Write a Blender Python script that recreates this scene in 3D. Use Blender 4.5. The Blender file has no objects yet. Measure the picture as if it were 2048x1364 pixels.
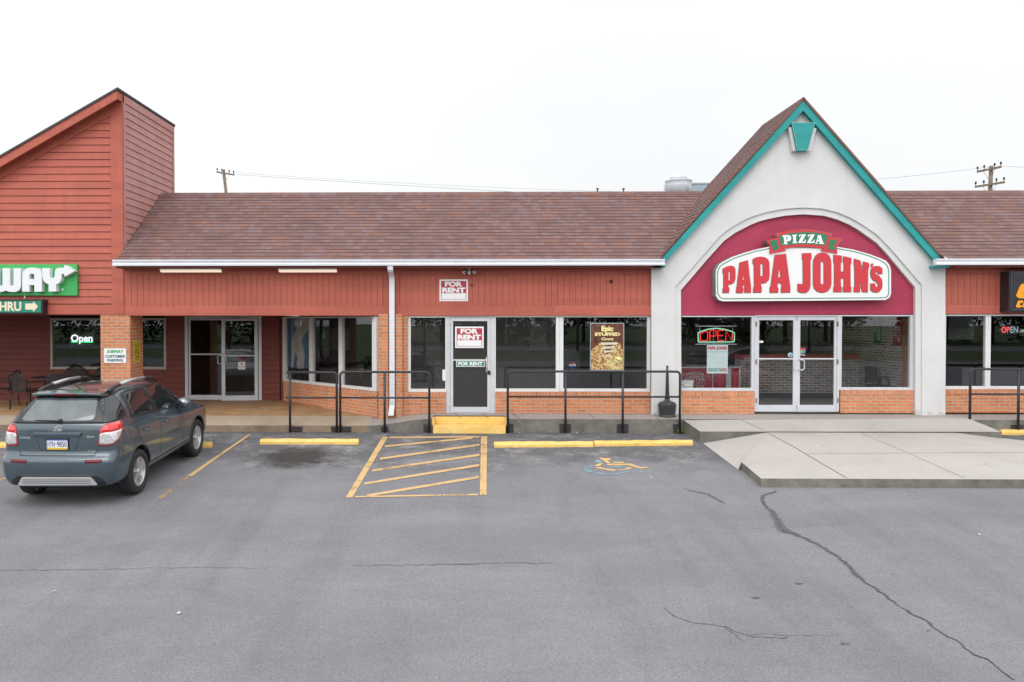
import bpy, bmesh, math, random
from mathutils import Vector, Matrix
from mathutils.bvhtree import BVHTree
from mathutils.geometry import tessellate_polygon
random.seed(7)
scene = bpy.context.scene
COL = scene.collection
PI = math.pi
# ------------------------------------------------------------------ camera model
F = 1550.0; TH = math.radians(1.0); PH = math.radians(1.0)
CX = 924.0; CY = 641.0 + F*math.tan(PH)
CZ = 2.388                      # camera height over the lot at the kerb
SL = 0.060; YK = 16.53          # the lot rises towards the shops; kerb line depth
def ray(px, py):
    a = (px-CX)/F; c = (CY-py)/F
    y1 = math.cos(PH) + c*math.sin(PH); z1 = -math.sin(PH) + c*math.cos(PH)
    return Vector((a*math.cos(TH)-y1*math.sin(TH), a*math.sin(TH)+y1*math.cos(TH), z1))
def P(px, py, Y):
    d = ray(px, py); t = Y/d.y
    return Vector((d.x*t, Y, CZ+d.z*t))
def PX(px, py, X):              # the point of the sight line on the plane x = X
    d = ray(px, py); t = X/d.x
    return Vector((X, d.y*t, CZ+d.z*t))
def gz(Y):
    if Y > YK: return 0.0
    if Y < -5: Y = -5
    return SL*(Y-YK)
def G(px, py, dz=0.0):
    d = ray(px, py)
    t = (CZ + SL*YK)/(SL*d.y-d.z)
    p = Vector((d.x*t, d.y*t, 0)); p.z = SL*(p.y-YK)+dz
    return p
def pp(pts, Y): return [(P(x, y, Y).x, P(x, y, Y).z) for x, y in pts]
def zo(pts, s, ox, oy): return [(ox+x/s, oy+y/s) for x, y in pts]
# ------------------------------------------------------------------ mesh builder
def curve_mesh(cu):
    o = bpy.data.objects.new('tmp', cu); COL.objects.link(o)
    dg = bpy.context.evaluated_depsgraph_get()
    me = bpy.data.meshes.new_from_object(o.evaluated_get(dg))
    COL.objects.unlink(o); bpy.data.objects.remove(o); bpy.data.curves.remove(cu)
    return me
class MB:
    def __init__(s): s.v = []; s.f = []; s.m = []; s.uv = {}; s.sm = set()
    def add(s, vs, fs, mi=0, smooth=False):
        b = len(s.v); s.v += [Vector(v) for v in vs]
        for f in fs:
            if smooth: s.sm.add(len(s.f))
            s.f.append([b+i for i in f]); s.m.append(mi)
    def box(s, x0, x1, y0, y1, z0, z1, mi=0):
        if x0 > x1: x0, x1 = x1, x0
        if y0 > y1: y0, y1 = y1, y0
        if z0 > z1: z0, z1 = z1, z0
        s.add([(x0,y0,z0),(x1,y0,z0),(x1,y1,z0),(x0,y1,z0),(x0,y0,z1),(x1,y0,z1),(x1,y1,z1),(x0,y1,z1)],
              [(0,3,2,1),(4,5,6,7),(0,1,5,4),(1,2,6,5),(2,3,7,6),(3,0,4,7)], mi)
    def obox(s, c, ax, ay, az, mi=0):    # centre and three half axes
        c = Vector(c); ax = Vector(ax); ay = Vector(ay); az = Vector(az); v = []
        for k in (-1, 1):
            for i, j in ((-1,-1),(1,-1),(1,1),(-1,1)): v.append(c+ax*i+ay*j+az*k)
        s.add(v, [(0,3,2,1),(4,5,6,7),(0,1,5,4),(1,2,6,5),(2,3,7,6),(3,0,4,7)], mi)
    def pbox(s, x0, y0, x1, y1, Y, d, mi=0):   # box whose face at depth Y fills these sight lines; d = thickness behind
        a = P(x0, y0, Y); b = P(x1, y1, Y); s.box(a.x, b.x, Y, Y+d, a.z, b.z, mi)
    def quad(s, a, b, c, d, mi=0): s.add([a, b, c, d], [(0,1,2,3)], mi)
    def poly(s, pts, mi=0): s.add(pts, [list(range(len(pts)))], mi)
    def flat(s, polys, Y, d=0.0, mi=0, M=None):
        """outlines (x, z) with holes, filled at depth Y and going back by d"""
        cu = bpy.data.curves.new('c', 'CURVE'); cu.dimensions = '2D'; cu.fill_mode = 'BOTH' if d else 'BOTH'
        cu.extrude = d/2
        for p in polys:
            sp = cu.splines.new('POLY'); sp.points.add(len(p)-1); sp.use_cyclic_u = True
            for i, (x, z) in enumerate(p): sp.points[i].co = (x, z, 0, 1)
        me = curve_mesh(cu)
        s.mesh(me, lambda c: Vector((c.x, Y+d/2-c.z, c.y)), mi, M)
    def mesh(s, me, fn, mi=0, M=None):
        vs = [fn(v.co) for v in me.vertices]
        if M is not None: vs = [M(v) for v in vs]
        s.add(vs, [list(p.vertices) for p in me.polygons], mi); bpy.data.meshes.remove(me)
    def text(s, body, x0, z0, x1, z1, Y, mi=0, bold=0.0, shear=0.0, M=None, d=0.0, arc=0.0):
        cu = bpy.data.curves.new('t', 'FONT'); cu.body = body; cu.offset = bold; cu.shear = shear
        cu.resolution_u = 3; cu.extrude = 0.0
        me = curve_mesh(cu)
        xs = [v.co.x for v in me.vertices]; ys = [v.co.y for v in me.vertices]
        a, b, c, e = min(xs), max(xs), min(ys), max(ys)
        def fn(v):
            u = (v.x-a)/(b-a); w = (v.y-c)/(e-c)
            return Vector((x0+(x1-x0)*u, Y, z0+(z1-z0)*w + arc*(1-(2*u-1)**2)))
        s.mesh(me, fn, mi, M)
    def ptext(s, body, x0, y0, x1, y1, Y, mi=0, **k):
        a = P(x0, y1, Y); b = P(x1, y0, Y); s.text(body, a.x, a.z, b.x, b.z, Y, mi, **k)
    def tube(s, pts, r, n=8, mi=0, caps=True, smooth=True):
        pts = [Vector(p) for p in pts]; rs = r if isinstance(r, (list, tuple)) else [r]*len(pts)
        rings = []; up = None
        for i, p in enumerate(pts):
            t = ((pts[min(i+1, len(pts)-1)]-p).normalized() + (p-pts[max(i-1, 0)]).normalized()).normalized()
            if up is None: up = t.orthogonal().normalized()
            u = (up - t*up.dot(t)).normalized(); w = t.cross(u); up = u
            rings.append([p+(u*math.cos(2*PI*k/n)+w*math.sin(2*PI*k/n))*rs[i] for k in range(n)])
        vs = [v for rg in rings for v in rg]; fs = []
        for i in range(len(pts)-1):
            for k in range(n):
                fs.append((i*n+k, i*n+(k+1)%n, (i+1)*n+(k+1)%n, (i+1)*n+k))
        s.add(vs, fs, mi, smooth)
        if caps: s.add(rings[0], [list(range(n))[::-1]], mi); s.add(rings[-1], [list(range(n))], mi)
    def lathe(s, prof, c, n=24, mi=0, axis='z', smooth=True):
        c = Vector(c); vs = []; fs = []
        for r, h in prof:
            for k in range(n):
                a = 2*PI*(k+.5)/n
                if axis == 'z': vs.append(c+Vector((r*math.cos(a), r*math.sin(a), h)))
                elif axis == 'x': vs.append(c+Vector((h, r*math.cos(a), r*math.sin(a))))
                else: vs.append(c+Vector((r*math.cos(a), h, r*math.sin(a))))
        for i in range(len(prof)-1):
            for k in range(n): fs.append((i*n+k, i*n+(k+1)%n, (i+1)*n+(k+1)%n, (i+1)*n+k))
        s.add(vs, fs, mi, smooth)
        if prof[0][0] > 1e-4: s.add(vs[:n], [list(range(n))[::-1]], mi)
        if prof[-1][0] > 1e-4: s.add(vs[-n:], [list(range(n))], mi)
    def build(s, name, mats, parent=None, base=None, bevel=0, local=False):
        if not isinstance(mats, (list, tuple)): mats = [mats]
        off = Vector((0, 0, 0))
        if parent is not None:
            if not local:
                q = parent
                while q is not None: off += q.location; q = q.parent
        elif base is not None: off = Vector(base)
        elif s.v:
            off = Vector(((min(v.x for v in s.v)+max(v.x for v in s.v))/2, (min(v.y for v in s.v)+max(v.y for v in s.v))/2, min(v.z for v in s.v)))
        me = bpy.data.meshes.new(name)
        me.from_pydata([v-off for v in s.v], [], s.f)
        for m in mats: me.materials.append(m)
        for i, p in enumerate(me.polygons):
            p.material_index = s.m[i]; p.use_smooth = i in s.sm
        if s.uv:
            ul = me.uv_layers.new(name='UVMap')
            for i, p in enumerate(me.polygons):
                if i in s.uv:
                    for k, li in enumerate(p.loop_indices): ul.data[li].uv = s.uv[i][k]
        bm = bmesh.new(); bm.from_mesh(me)
        if not s.uv: bmesh.ops.remove_doubles(bm, verts=bm.verts, dist=1e-5)
        if not s.uv: bmesh.ops.recalc_face_normals(bm, faces=bm.faces)
        if bevel:
            es = [e for e in bm.edges if len(e.link_faces) == 2 and e.calc_face_angle(0) > .6]
            bmesh.ops.bevel(bm, geom=es, offset=bevel, segments=2, affect='EDGES', profile=.7)
        bm.to_mesh(me); bm.free()
        o = bpy.data.objects.new(name, me); COL.objects.link(o)
        if parent is not None: o.parent = parent
        else: o.location = off
        return o
def empty(name, loc, label=None, cat=None, group=None):
    o = bpy.data.objects.new(name, None); COL.objects.link(o); o.location = loc; o.empty_display_size = .1
    return tag(o, label, cat, group)
def tag(o, label=None, cat=None, group=None, kind=None):
    if label: o['label'] = label
    if cat: o['category'] = cat
    if group: o['group'] = group
    if kind: o['kind'] = kind
    return o
def copy_tree(o, parent=None):
    c = o.copy(); COL.objects.link(c); c.parent = parent
    for ch in list(o.children): copy_tree(ch, c)
    return c
def rpoly(pts, r, n=5):
    out = []
    N = len(pts)
    for i in range(N):
        p = Vector(pts[i]).to_2d(); a = (Vector(pts[i-1]).to_2d()-p); b = (Vector(pts[(i+1) % N]).to_2d()-p)
        rr = r[i] if isinstance(r, (list, tuple)) else r
        rr = min(rr, a.length*.45, b.length*.45)
        s0 = p+a.normalized()*rr; s1 = p+b.normalized()*rr
        for k in range(n+1):
            t = k/n; q = s0*(1-t)**2+p*2*t*(1-t)+s1*t*t; out.append((q.x, q.y))
    return out
# ------------------------------------------------------------------ materials
def lin(r, g, b):
    f = lambda c: (c/255/12.92) if c/255 <= .04045 else ((c/255+.055)/1.055)**2.4
    return (f(r), f(g), f(b))
class N:
    def __init__(s, name):
        s.mat = bpy.data.materials.new(name); s.mat.use_nodes = True
        s.t = s.mat.node_tree; s.t.nodes.clear()
        s.out = s.t.nodes.new('ShaderNodeOutputMaterial')
    def n(s, typ, props=None, **ins):
        nd = s.t.nodes.new(typ)
        for k, v in (props or {}).items(): setattr(nd, k, v)
        for k, v in ins.items():
            key = int(k[1:]) if k[0] == 'i' and k[1:].isdigit() else k.replace('_', ' ')
            sock = nd.inputs[key]
            if isinstance(v, bpy.types.NodeSocket): s.t.links.new(v, sock)
            else:
                if hasattr(sock.default_value, '__len__') and isinstance(v, (tuple, list)) and len(v) == 3 and len(sock.default_value) == 4: v = (*v, 1)
                sock.default_value = v
        return nd
    def pos(s): return s.n('ShaderNodeNewGeometry').outputs['Position']
    def noise(s, vec, scale, detail=4, rough=.55, out='Fac'):
        return s.n('ShaderNodeTexNoise', Vector=vec, Scale=scale, Detail=detail, Roughness=rough).outputs[out]
    def math(s, op, a, b=0.0, c=None):
        kw = dict(i0=a, i1=b)
        if c is not None: kw['i2'] = c
        return s.n('ShaderNodeMath', {'operation': op}, **kw).outputs[0]
    def ramp(s, fac, stops, interp='LINEAR'):
        nd = s.n('ShaderNodeValToRGB', Fac=fac); cr = nd.color_ramp; cr.interpolation = interp
        while len(cr.elements) < len(stops): cr.elements.new(.5)
        for e, (p, c) in zip(cr.elements, stops):
            e.position = p; e.color = (*(c if isinstance(c, (tuple, list)) else (c, c, c)), 1)
        return nd.outputs[0]
    def mix(s, fac, a, b, blend='MIX'):
        nd = s.t.nodes.new('ShaderNodeMix'); nd.data_type = 'RGBA'; nd.blend_type = blend
        for sock, v in ((nd.inputs[0], fac), (nd.inputs[6], a), (nd.inputs[7], b)):
            if isinstance(v, bpy.types.NodeSocket): s.t.links.new(v, sock)
            else: sock.default_value = (*v, 1) if isinstance(v, (tuple, list)) and len(v) == 3 else v
        return nd.outputs[2]
    def bump(s, h, strength=.3, dist=.01, normal=None):
        kw = dict(Height=h, Strength=strength, Distance=dist)
        if normal is not None: kw['Normal'] = normal
        return s.n('ShaderNodeBump', **kw).outputs[0]
    def finish(s, col, rough=.6, metal=0.0, normal=None, **k):
        kw = dict(Base_Color=col, Roughness=rough, Metallic=metal); kw.update(k)
        if normal is not None: kw['Normal'] = normal
        b = s.n('ShaderNodeBsdfPrincipled', **kw)
        s.t.links.new(b.outputs[0], s.out.inputs[0]); return s.mat
def mul(c, k): return tuple(min(1, x*k) for x in c)
def mat(name, col, rough=.6, metal=0.0, var=.12, vs=2.5, bump=.15, bs=60, dist=.004, dirt=0.0, **k):
    m = N(name); p = m.pos()
    n1 = m.noise(p, vs, 5, .6); n2 = m.noise(p, bs, 3, .6)
    c = m.mix(m.ramp(n1, [(.3, 0.0), (.7, 1.0)]), mul(col, 1-var), mul(col, 1+var))
    if dirt: c = m.mix(m.math('MULTIPLY', m.ramp(m.noise(p, 1.3, 8, .7), [(.5, 0.0), (.75, 1.0)]), dirt), c, (.09, .08, .07))
    nm = m.bump(n2, bump, dist) if bump else None
    return m.finish(c, rough, metal, nm, **k)
def emat(name, col, strength):
    m = N(name); e = m.n('ShaderNodeEmission', Color=col, Strength=strength)
    m.t.links.new(e.outputs[0], m.out.inputs[0]); return m.mat
# ================================================================== materials of the place
def siding_mat(name, col, dark, streak=.5, faded=0.0):
    m = N(name); p = m.pos()
    sc = m.n('ShaderNodeMapping', Vector=p, Scale=(2.2, 2.2, 14)).outputs[0]
    g = m.noise(sc, 1.2, 6, .6); g2 = m.noise(p, 1.1, 5, .65); g3 = m.noise(m.n('ShaderNodeMapping', Vector=p, Scale=(30, 30, 240)).outputs[0], 1, 3, .6)
    c = m.mix(m.ramp(g2, [(.3, 0.0), (.7, 1.0)]), dark, col)
    s3 = m.n('ShaderNodeSeparateXYZ', Vector=p).outputs; rw = m.math('FLOOR', m.math('DIVIDE', s3[2], .1598)); al = m.math('ADD', s3[0], s3[1])
    ro = m.n('ShaderNodeTexWhiteNoise', {'noise_dimensions': '1D'}, W=rw).outputs[0]; cl = m.math('FLOOR', m.math('ADD', m.math('DIVIDE', al, 2.4), m.math('MULTIPLY', ro, 5.0)))
    bn = m.n('ShaderNodeTexWhiteNoise', {'noise_dimensions': '3D'}, Vector=m.n('ShaderNodeCombineXYZ', X=cl, Y=rw).outputs[0]).outputs[0]
    c = m.mix(1.0, c, m.ramp(bn, [(0, .90), (1, 1.08)]), 'MULTIPLY')
    drip = m.noise(m.n('ShaderNodeMapping', Vector=p, Scale=(9, 9, .7)).outputs[0], 1, 5, .7); c = m.mix(m.math('MULTIPLY', m.ramp(drip, [(.52, 0.0), (.72, 1.0)]), .30), c, mul(dark, .62))
    c = m.mix(m.math('MULTIPLY', m.ramp(g, [(.35, 0.0), (.75, 1.0)]), .28), c, mul(dark, .75))
    chips = m.ramp(m.noise(p, 23, 2, .5), [(.735, 0.0), (.75, 1.0)])
    c = m.mix(m.math('MULTIPLY', chips, .5), c, (.55, .45, .40))
    if faded:
        c = m.mix(m.math('MULTIPLY', m.ramp(m.noise(p, 2.3, 7, .7), [(.3, .35), (.7, 1.0)]), faded), c, (.52, .36, .36))
        c = m.mix(m.math('MULTIPLY', m.ramp(m.noise(p, 3.1, 8, .75), [(.55, 0.0), (.72, 1.0)]), .45), c, (.20, .12, .12))
    return m.finish(c, .62, 0, m.bump(g3, .25, .003))
M_red = siding_mat('red_siding_paint', (.50, .125, .080), (.43, .10, .066))
M_redfade = siding_mat('weathered_red_siding', (.50, .155, .115), (.42, .13, .10), faded=.55)
M_redshade = siding_mat('shaded_red_siding', (.21, .045, .033), (.175, .038, .028))  # same red paint as the tower, with the porch shade put into its colour
def stucco():
    m = N('stucco'); p = m.pos()
    c = m.mix(m.ramp(m.noise(p, 1.4, 6, .65), [(.3, 0.0), (.7, 1.0)]), (.61, .605, .605), (.68, .677, .675))
    z = m.n('ShaderNodeSeparateXYZ', Vector=p).outputs[2]
    low = m.math('SUBTRACT', 1.0, m.math('MULTIPLY', m.math('SUBTRACT', z, .30), 2.6))
    st = m.ramp(m.math('ADD', m.math('MULTIPLY', low, .35), m.noise(p, 5, 5, .6)), [(.80, 0.0), (.84, 1.0)])
    c = m.mix(m.math('MULTIPLY', st, .55), c, (.42, .41, .38))
    dr = m.noise(m.n('ShaderNodeMapping', Vector=p, Scale=(5, 5, .45)).outputs[0], 1, 6, .7); c = m.mix(m.math('MULTIPLY', m.ramp(dr, [(.50, 0.0), (.72, 1.0)]), .12), c, (.46, .455, .44))
    h = m.noise(p, 90, 4, .7)
    return m.finish(c, .85, 0, m.bump(h, .45, .006))
M_stucco = stucco()
M_crim = siding_mat('crimson_panel', (.42, .032, .085), (.37, .028, .074))
M_teal = siding_mat('teal_trim_paint', (.020, .33, .32), (.016, .27, .27))
def brick_mat(name, c1, c2, mort, w=.225, h=.072, mo=.012, rot=False, ax=(1, 1)):
    m = N(name); p = m.pos(); s = m.n('ShaderNodeSeparateXYZ', Vector=p).outputs
    a = m.math('ADD', m.math('MULTIPLY', s[0], ax[0]), m.math('MULTIPLY', s[1], ax[1]))
    v = m.n('ShaderNodeCombineXYZ', X=(s[2] if rot else a), Y=(a if rot else s[2])).outputs[0]
    bt = m.n('ShaderNodeTexBrick', {'offset': .5}, Vector=v, Color1=c1, Color2=c2, Mortar=mort, Scale=1.0, Mortar_Size=mo, Mortar_Smooth=.15, Bias=0.0, Brick_Width=w, Row_Height=h)
    bt.inputs['Scale'].default_value = 1.0
    n1 = m.noise(p, 3, 6, .7); n2 = m.noise(p, 120, 3, .6)
    c = m.mix(.5, bt.outputs['Color'], m.ramp(n1, [(.25, .55), (.75, 1.0)]), 'MULTIPLY')
    c = m.mix(m.math('MULTIPLY', m.ramp(m.noise(p, 1.7, 8, .75), [(.60, 0.0), (.78, 1.0)]), .35), c, (.10, .085, .075))
    inv = m.math('SUBTRACT', 1.0, bt.outputs['Fac'])
    return m.finish(c, .85, 0, m.bump(m.math('ADD', inv, m.math('MULTIPLY', n2, .25)), .6, .006))
M_brick = brick_mat('orange_brick', (.76, .26, .10), (.60, .19, .07), (.50, .39, .30))
M_brickrow = brick_mat('orange_brick_rowlock', (.76, .26, .10), (.60, .19, .07), (.50, .39, .30), w=.11, h=.072, mo=.009, rot=True)
M_brick45 = None
M_greybrick = brick_mat('grey_interior_brick', (.50, .45, .41), (.24, .21, .19), (.80, .76, .70), w=.21, h=.07, mo=.011)
def shingle():
    m = N('asphalt_shingles'); uv = m.n('ShaderNodeUVMap').outputs[0]
    s = m.n('ShaderNodeSeparateXYZ', Vector=uv).outputs
    row = m.math('FLOOR', m.math('DIVIDE', s[1], .142))
    rr = m.n('ShaderNodeTexWhiteNoise', {'noise_dimensions': '1D'}, W=row).outputs[0]
    def cell(w, k):
        u = m.math('FLOOR', m.math('ADD', m.math('DIVIDE', s[0], w), m.math('MULTIPLY', rr, k)))
        v = m.n('ShaderNodeCombineXYZ', X=u, Y=row, Z=k).outputs[0]
        return m.n('ShaderNodeTexWhiteNoise', {'noise_dimensions': '3D'}, Vector=v).outputs[0]
    h = m.math('ADD', m.math('MULTIPLY', cell(.17, 7.3), .6), m.math('MULTIPLY', cell(.43, 3.1), .4))
    c = m.ramp(h, [(0.0, (0.155, 0.088, 0.080)), (.30, (0.173, 0.102, 0.098)), (.45, (0.189, 0.118, 0.117)), (.58, (0.165, 0.090, 0.082)), (.70, (0.194, 0.100, 0.082)), (.82, (0.215, 0.106, 0.080)), (.9, (0.199, 0.124, 0.124))], 'CONSTANT')
    p = m.pos(); g = m.noise(p, 160, 2, .8); b = m.noise(p, .9, 4, .6)
    c = m.mix(1.0, c, m.ramp(g, [(.25, .72), (.75, 1.28)]), 'MULTIPLY')
    c = m.mix(1.0, c, m.ramp(b, [(.3, .92), (.7, 1.1)]), 'MULTIPLY')
    sk_ = m.noise(m.n('ShaderNodeMapping', Vector=uv, Scale=(1.6, .35, 1)).outputs[0], 1, 6, .7); c = m.mix(m.math('MULTIPLY', m.ramp(sk_, [(.5, 0.0), (.75, 1.0)]), .30), c, (.10, .08, .078))
    fu = m.math('FRACT', m.math('ADD', m.math('DIVIDE', s[0], .17), m.math('MULTIPLY', rr, 7.3)))
    edge = m.ramp(fu, [(0.0, 0.0), (.05, 1.0)])
    hh = m.math('ADD', m.math('MULTIPLY', cell(.17, 7.3), 1.0), m.math('MULTIPLY', edge, .3))
    return m.finish(c, .95, 0, m.bump(g, .5, .004, m.bump(hh, .5, .006)))
M_roof = shingle()
M_alu = mat('painted_aluminium', (.60, .62, .65), .38, .15, var=.06, bump=.04)
M_gutter = mat('white_gutter', (.70, .72, .76), .35, 0, var=.05, bump=.03, dirt=.15)
M_white = mat('white_paint', (.74, .74, .74), .45, 0, var=.05, bump=.05, dirt=.12)
M_tan = mat('beige_window_trim', (.42, .37, .32), .5, 0, var=.06, bump=.05)
M_black = mat('black_gloss_metal', (.022, .022, .026), .34, .2, var=.25, vs=6, bump=.12, bs=40)
def railpaint():
    m = N('black_rail_paint'); p = m.pos(); z = m.n('ShaderNodeSeparateXYZ', Vector=p).outputs[2]
    rust = m.ramp(m.math('ADD', m.noise(p, 14, 5, .7), m.math('MULTIPLY', m.math('SUBTRACT', .25, z), .5)), [(.60, 0.0), (.68, 1.0)])
    c = m.mix(m.math('MULTIPLY', rust, .7), (.028, .028, .033), (.10, .035, .02))
    return m.finish(c, m.ramp(rust, [(0, .42), (1, .9)]), 0, m.bump(m.noise(p, 70, 3), .25, .002))
M_rail = railpaint()
M_dark = mat('dark_plastic', (.02, .02, .022), .55, 0, var=.2, bump=.1)
def concrete(name, c1, c2, stain, sc=1.6):
    m = N(name); p = m.pos()
    c = m.mix(m.ramp(m.noise(p, sc, 6, .65), [(.3, 0.0), (.7, 1.0)]), c1, c2)
    c = m.mix(m.math('MULTIPLY', m.ramp(m.noise(p, .8, 8, .75), [(.48, 0.0), (.70, 1.0)]), .65), c, stain)
    g = m.noise(p, 140, 3, .75)
    c = m.mix(1.0, c, m.ramp(g, [(.25, .80), (.75, 1.18)]), 'MULTIPLY')
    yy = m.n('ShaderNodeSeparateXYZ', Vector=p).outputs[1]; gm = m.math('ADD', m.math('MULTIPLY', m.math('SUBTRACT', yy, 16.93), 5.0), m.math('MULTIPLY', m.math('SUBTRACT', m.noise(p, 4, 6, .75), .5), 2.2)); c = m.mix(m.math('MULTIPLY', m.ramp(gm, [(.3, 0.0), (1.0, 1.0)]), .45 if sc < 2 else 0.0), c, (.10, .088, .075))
    gum = m.ramp(m.noise(p, 9, 2, .4), [(.715, 0.0), (.73, 1.0)]); c = m.mix(m.math('MULTIPLY', gum, .35), c, (.12, .11, .10))
    sp = m.ramp(m.noise(p, 33, 2, .5), [(.70, 0.0), (.73, 1.0)])
    c = m.mix(m.math('MULTIPLY', sp, .35), c, mul(stain, .5))
    return m.finish(c, .9, 0, m.bump(g, .5, .004))
M_conc = concrete('pale_concrete', (.415, .385, .36), (.485, .455, .425), (.29, .265, .245))
M_walk = concrete('sidewalk_concrete', (.33, .30, .28), (.40, .36, .33), (.24, .21, .19))
M_kerb = concrete('kerb_concrete', (.13, .122, .108), (.25, .232, .20), (.055, .05, .044), 4)
M_walktan = concrete('stained_tan_sidewalk', (.38, .30, .22), (.42, .35, .27), (.26, .19, .12), 3)
M_kerbtan = concrete('stained_brown_kerb', (.22, .16, .11), (.30, .23, .16), (.10, .07, .05), 5)
M_porch = concrete('worn_tan_porch_coating', (.30, .165, .072), (.50, .30, .14), (.44, .36, .28), 2.6)
def lot():
    m = N('asphalt'); p = m.pos(); s = m.n('ShaderNodeSeparateXYZ', Vector=p).outputs
    st = m.n('ShaderNodeMapping', Vector=p, Scale=(1, 2.0, 1)).outputs[0]
    big = m.noise(st, .22, 6, .6); mid = m.noise(st, 1.1, 7, .7)
    c = m.mix(m.ramp(big, [(.3, 0.0), (.7, 1.0)]), (.196, .196, .212), (.262, .261, .278))
    c = m.mix(m.ramp(mid, [(.35, 0.0), (.75, .6)]), c, (.165, .165, .178))
    # darker newer asphalt close to the kerb with pale scuffs in it
    nk = m.math('ADD', m.math('MULTIPLY', m.math('SUBTRACT', s[1], 13.0), .45), m.math('MULTIPLY', m.math('SUBTRACT', m.noise(p, .7, 5, .65), .5), 2.4))
    c = m.mix(m.math('MULTIPLY', m.ramp(nk, [(.10, 0.0), (.75, 1.0)]), .80), c, (.105, .105, .113))
    sc = m.math('MULTIPLY', m.ramp(m.noise(p, 1.9, 9, .82), [(.49, 0.0), (.64, 1.0)]), m.ramp(nk, [(.0, .04), (.5, .75)]))
    c = m.mix(sc, c, (.36, .355, .35))
    gr = m.math('ADD', m.math('MULTIPLY', m.math('SUBTRACT', s[1], 16.0), 1.6), m.math('MULTIPLY', m.math('SUBTRACT', m.noise(p, 2.6, 6, .7), .5), 1.6)); c = m.mix(m.math('MULTIPLY', m.ramp(gr, [(.25, 0.0), (.9, 1.0)]), .6), c, (.075, .068, .06))  # kerb-foot dirt band, doubling as a contact shadow painted into the asphalt colour
    tr = m.noise(m.n('ShaderNodeMapping', Vector=p, Scale=(1.6, .16, 1)).outputs[0], 1.0, 5, .6); c = m.mix(m.math('MULTIPLY', m.ramp(tr, [(.5, 0.0), (.72, 1.0)]), .30), c, (.115, .113, .12))
    pt = m.ramp(m.noise(st, .55, 2, .4), [(.57, 0.0), (.60, 1.0)]); c = m.mix(m.math('MULTIPLY', pt, .16), c, (.30, .295, .30))
    def spot(x, y, rx, ry, dark, strength):
        nonlocal c
        dx = m.math('DIVIDE', m.math('SUBTRACT', s[0], x), rx); dy = m.math('DIVIDE', m.math('SUBTRACT', s[1], y), ry)
        d = m.math('SQRT', m.math('ADD', m.math('MULTIPLY', dx, dx), m.math('MULTIPLY', dy, dy)))
        d = m.math('ADD', d, m.math('MULTIPLY', m.math('SUBTRACT', m.noise(p, 3.2, 7, .75), .5), 1.7))
        c = m.mix(m.math('MULTIPLY', m.ramp(d, [(.45, 1.0), (1.0, 0.0)]), strength), c, dark)
    a = G(592, 915); spot(a.x, a.y, .95, 1.0, (.05, .045, .043), 1.0)
    a = G(120, 1000); spot(a.x, a.y, 1.0, .5, (.11, .11, .115), .5)
    a = G(1500, 920); spot(a.x, a.y, .9, .9, (.11, .11, .118), .6)
    g0 = m.noise(p, 38, 3, .7); c = m.mix(1.0, c, m.ramp(g0, [(.3, .86), (.7, 1.13)]), 'MULTIPLY')
    g1 = m.noise(p, 95, 2, .8); g2 = m.n('ShaderNodeTexVoronoi', Vector=p, Scale=110.0).outputs['Distance']
    c = m.mix(1.0, c, m.ramp(g1, [(.25, .62), (.5, 1.0), (.75, 1.42)]), 'MULTIPLY')
    c = m.mix(1.0, c, m.ramp(g2, [(0.0, 1.15), (.7, .78)]), 'MULTIPLY')
    return m.finish(c, .92, 0, m.bump(m.math('ADD', g1, g2), .5, .004, m.bump(mid, .3, .02)))
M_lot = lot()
def marking(name, col, wear, wear2=.5):
    m = N(name); p = m.pos()
    n1 = m.noise(p, 28, 5, .75); n2 = m.noise(p, 2.0, 4, .6)
    f = m.ramp(m.math('ADD', m.math('MULTIPLY', n1, .7), m.math('MULTIPLY', n2, .5)), [(wear, 0.0), (wear+.09, 1.0)])
    b = m.n('ShaderNodeBsdfPrincipled', Base_Color=m.mix(n1, mul(col, .8), mul(col, 1.15)), Roughness=.85)
    t = m.n('ShaderNodeBsdfTransparent')
    mx = m.n('ShaderNodeMixShader', Fac=f); m.t.links.new(t.outputs[0], mx.inputs[1]); m.t.links.new(b.outputs[0], mx.inputs[2])
    m.t.links.new(mx.outputs[0], m.out.inputs[0]); return m.mat
M_mark = marking('worn_yellow_marking', (.62, .41, .19), .455)
M_markthin = marking('faded_yellow_marking', (.58, .37, .15), .56)
M_markblue = marking('worn_blue_marking', (.22, .42, .47), .555)
M_crack = marking('tar_crack', (.08, .08, .083), .48)
M_tar = marking('crack_sealer', (.12, .12, .126), .50)
M_joint = mat('dark_joint_groove', (.13, .115, .10), .95, var=.3, vs=9)  # dark colour of the slab joints, varied by noise
def yellowpaint():
    m = N('chipped_yellow_paint'); p = m.pos()
    n = m.noise(p, 6, 8, .75)
    ch = m.ramp(n, [(.575, 0.0), (.60, 1.0)])
    c = m.mix(m.ramp(m.noise(p, 2, 4), [(.3, 0.0), (.7, 1.0)]), (.80, .50, .12), (.88, .62, .22))
    c = m.mix(m.math('MULTIPLY', m.ramp(m.noise(p, 11, 6, .7), [(.5, 0.0), (.7, 1.0)]), .4), c, (.55, .33, .09))
    c = m.mix(m.math('MULTIPLY', ch, .55), c, (.45, .36, .24))
    return m.finish(c, .7, 0, m.bump(m.math('ADD', n, m.noise(p, 80, 3)), .35, .006))
M_yellow = yellowpaint()
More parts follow.
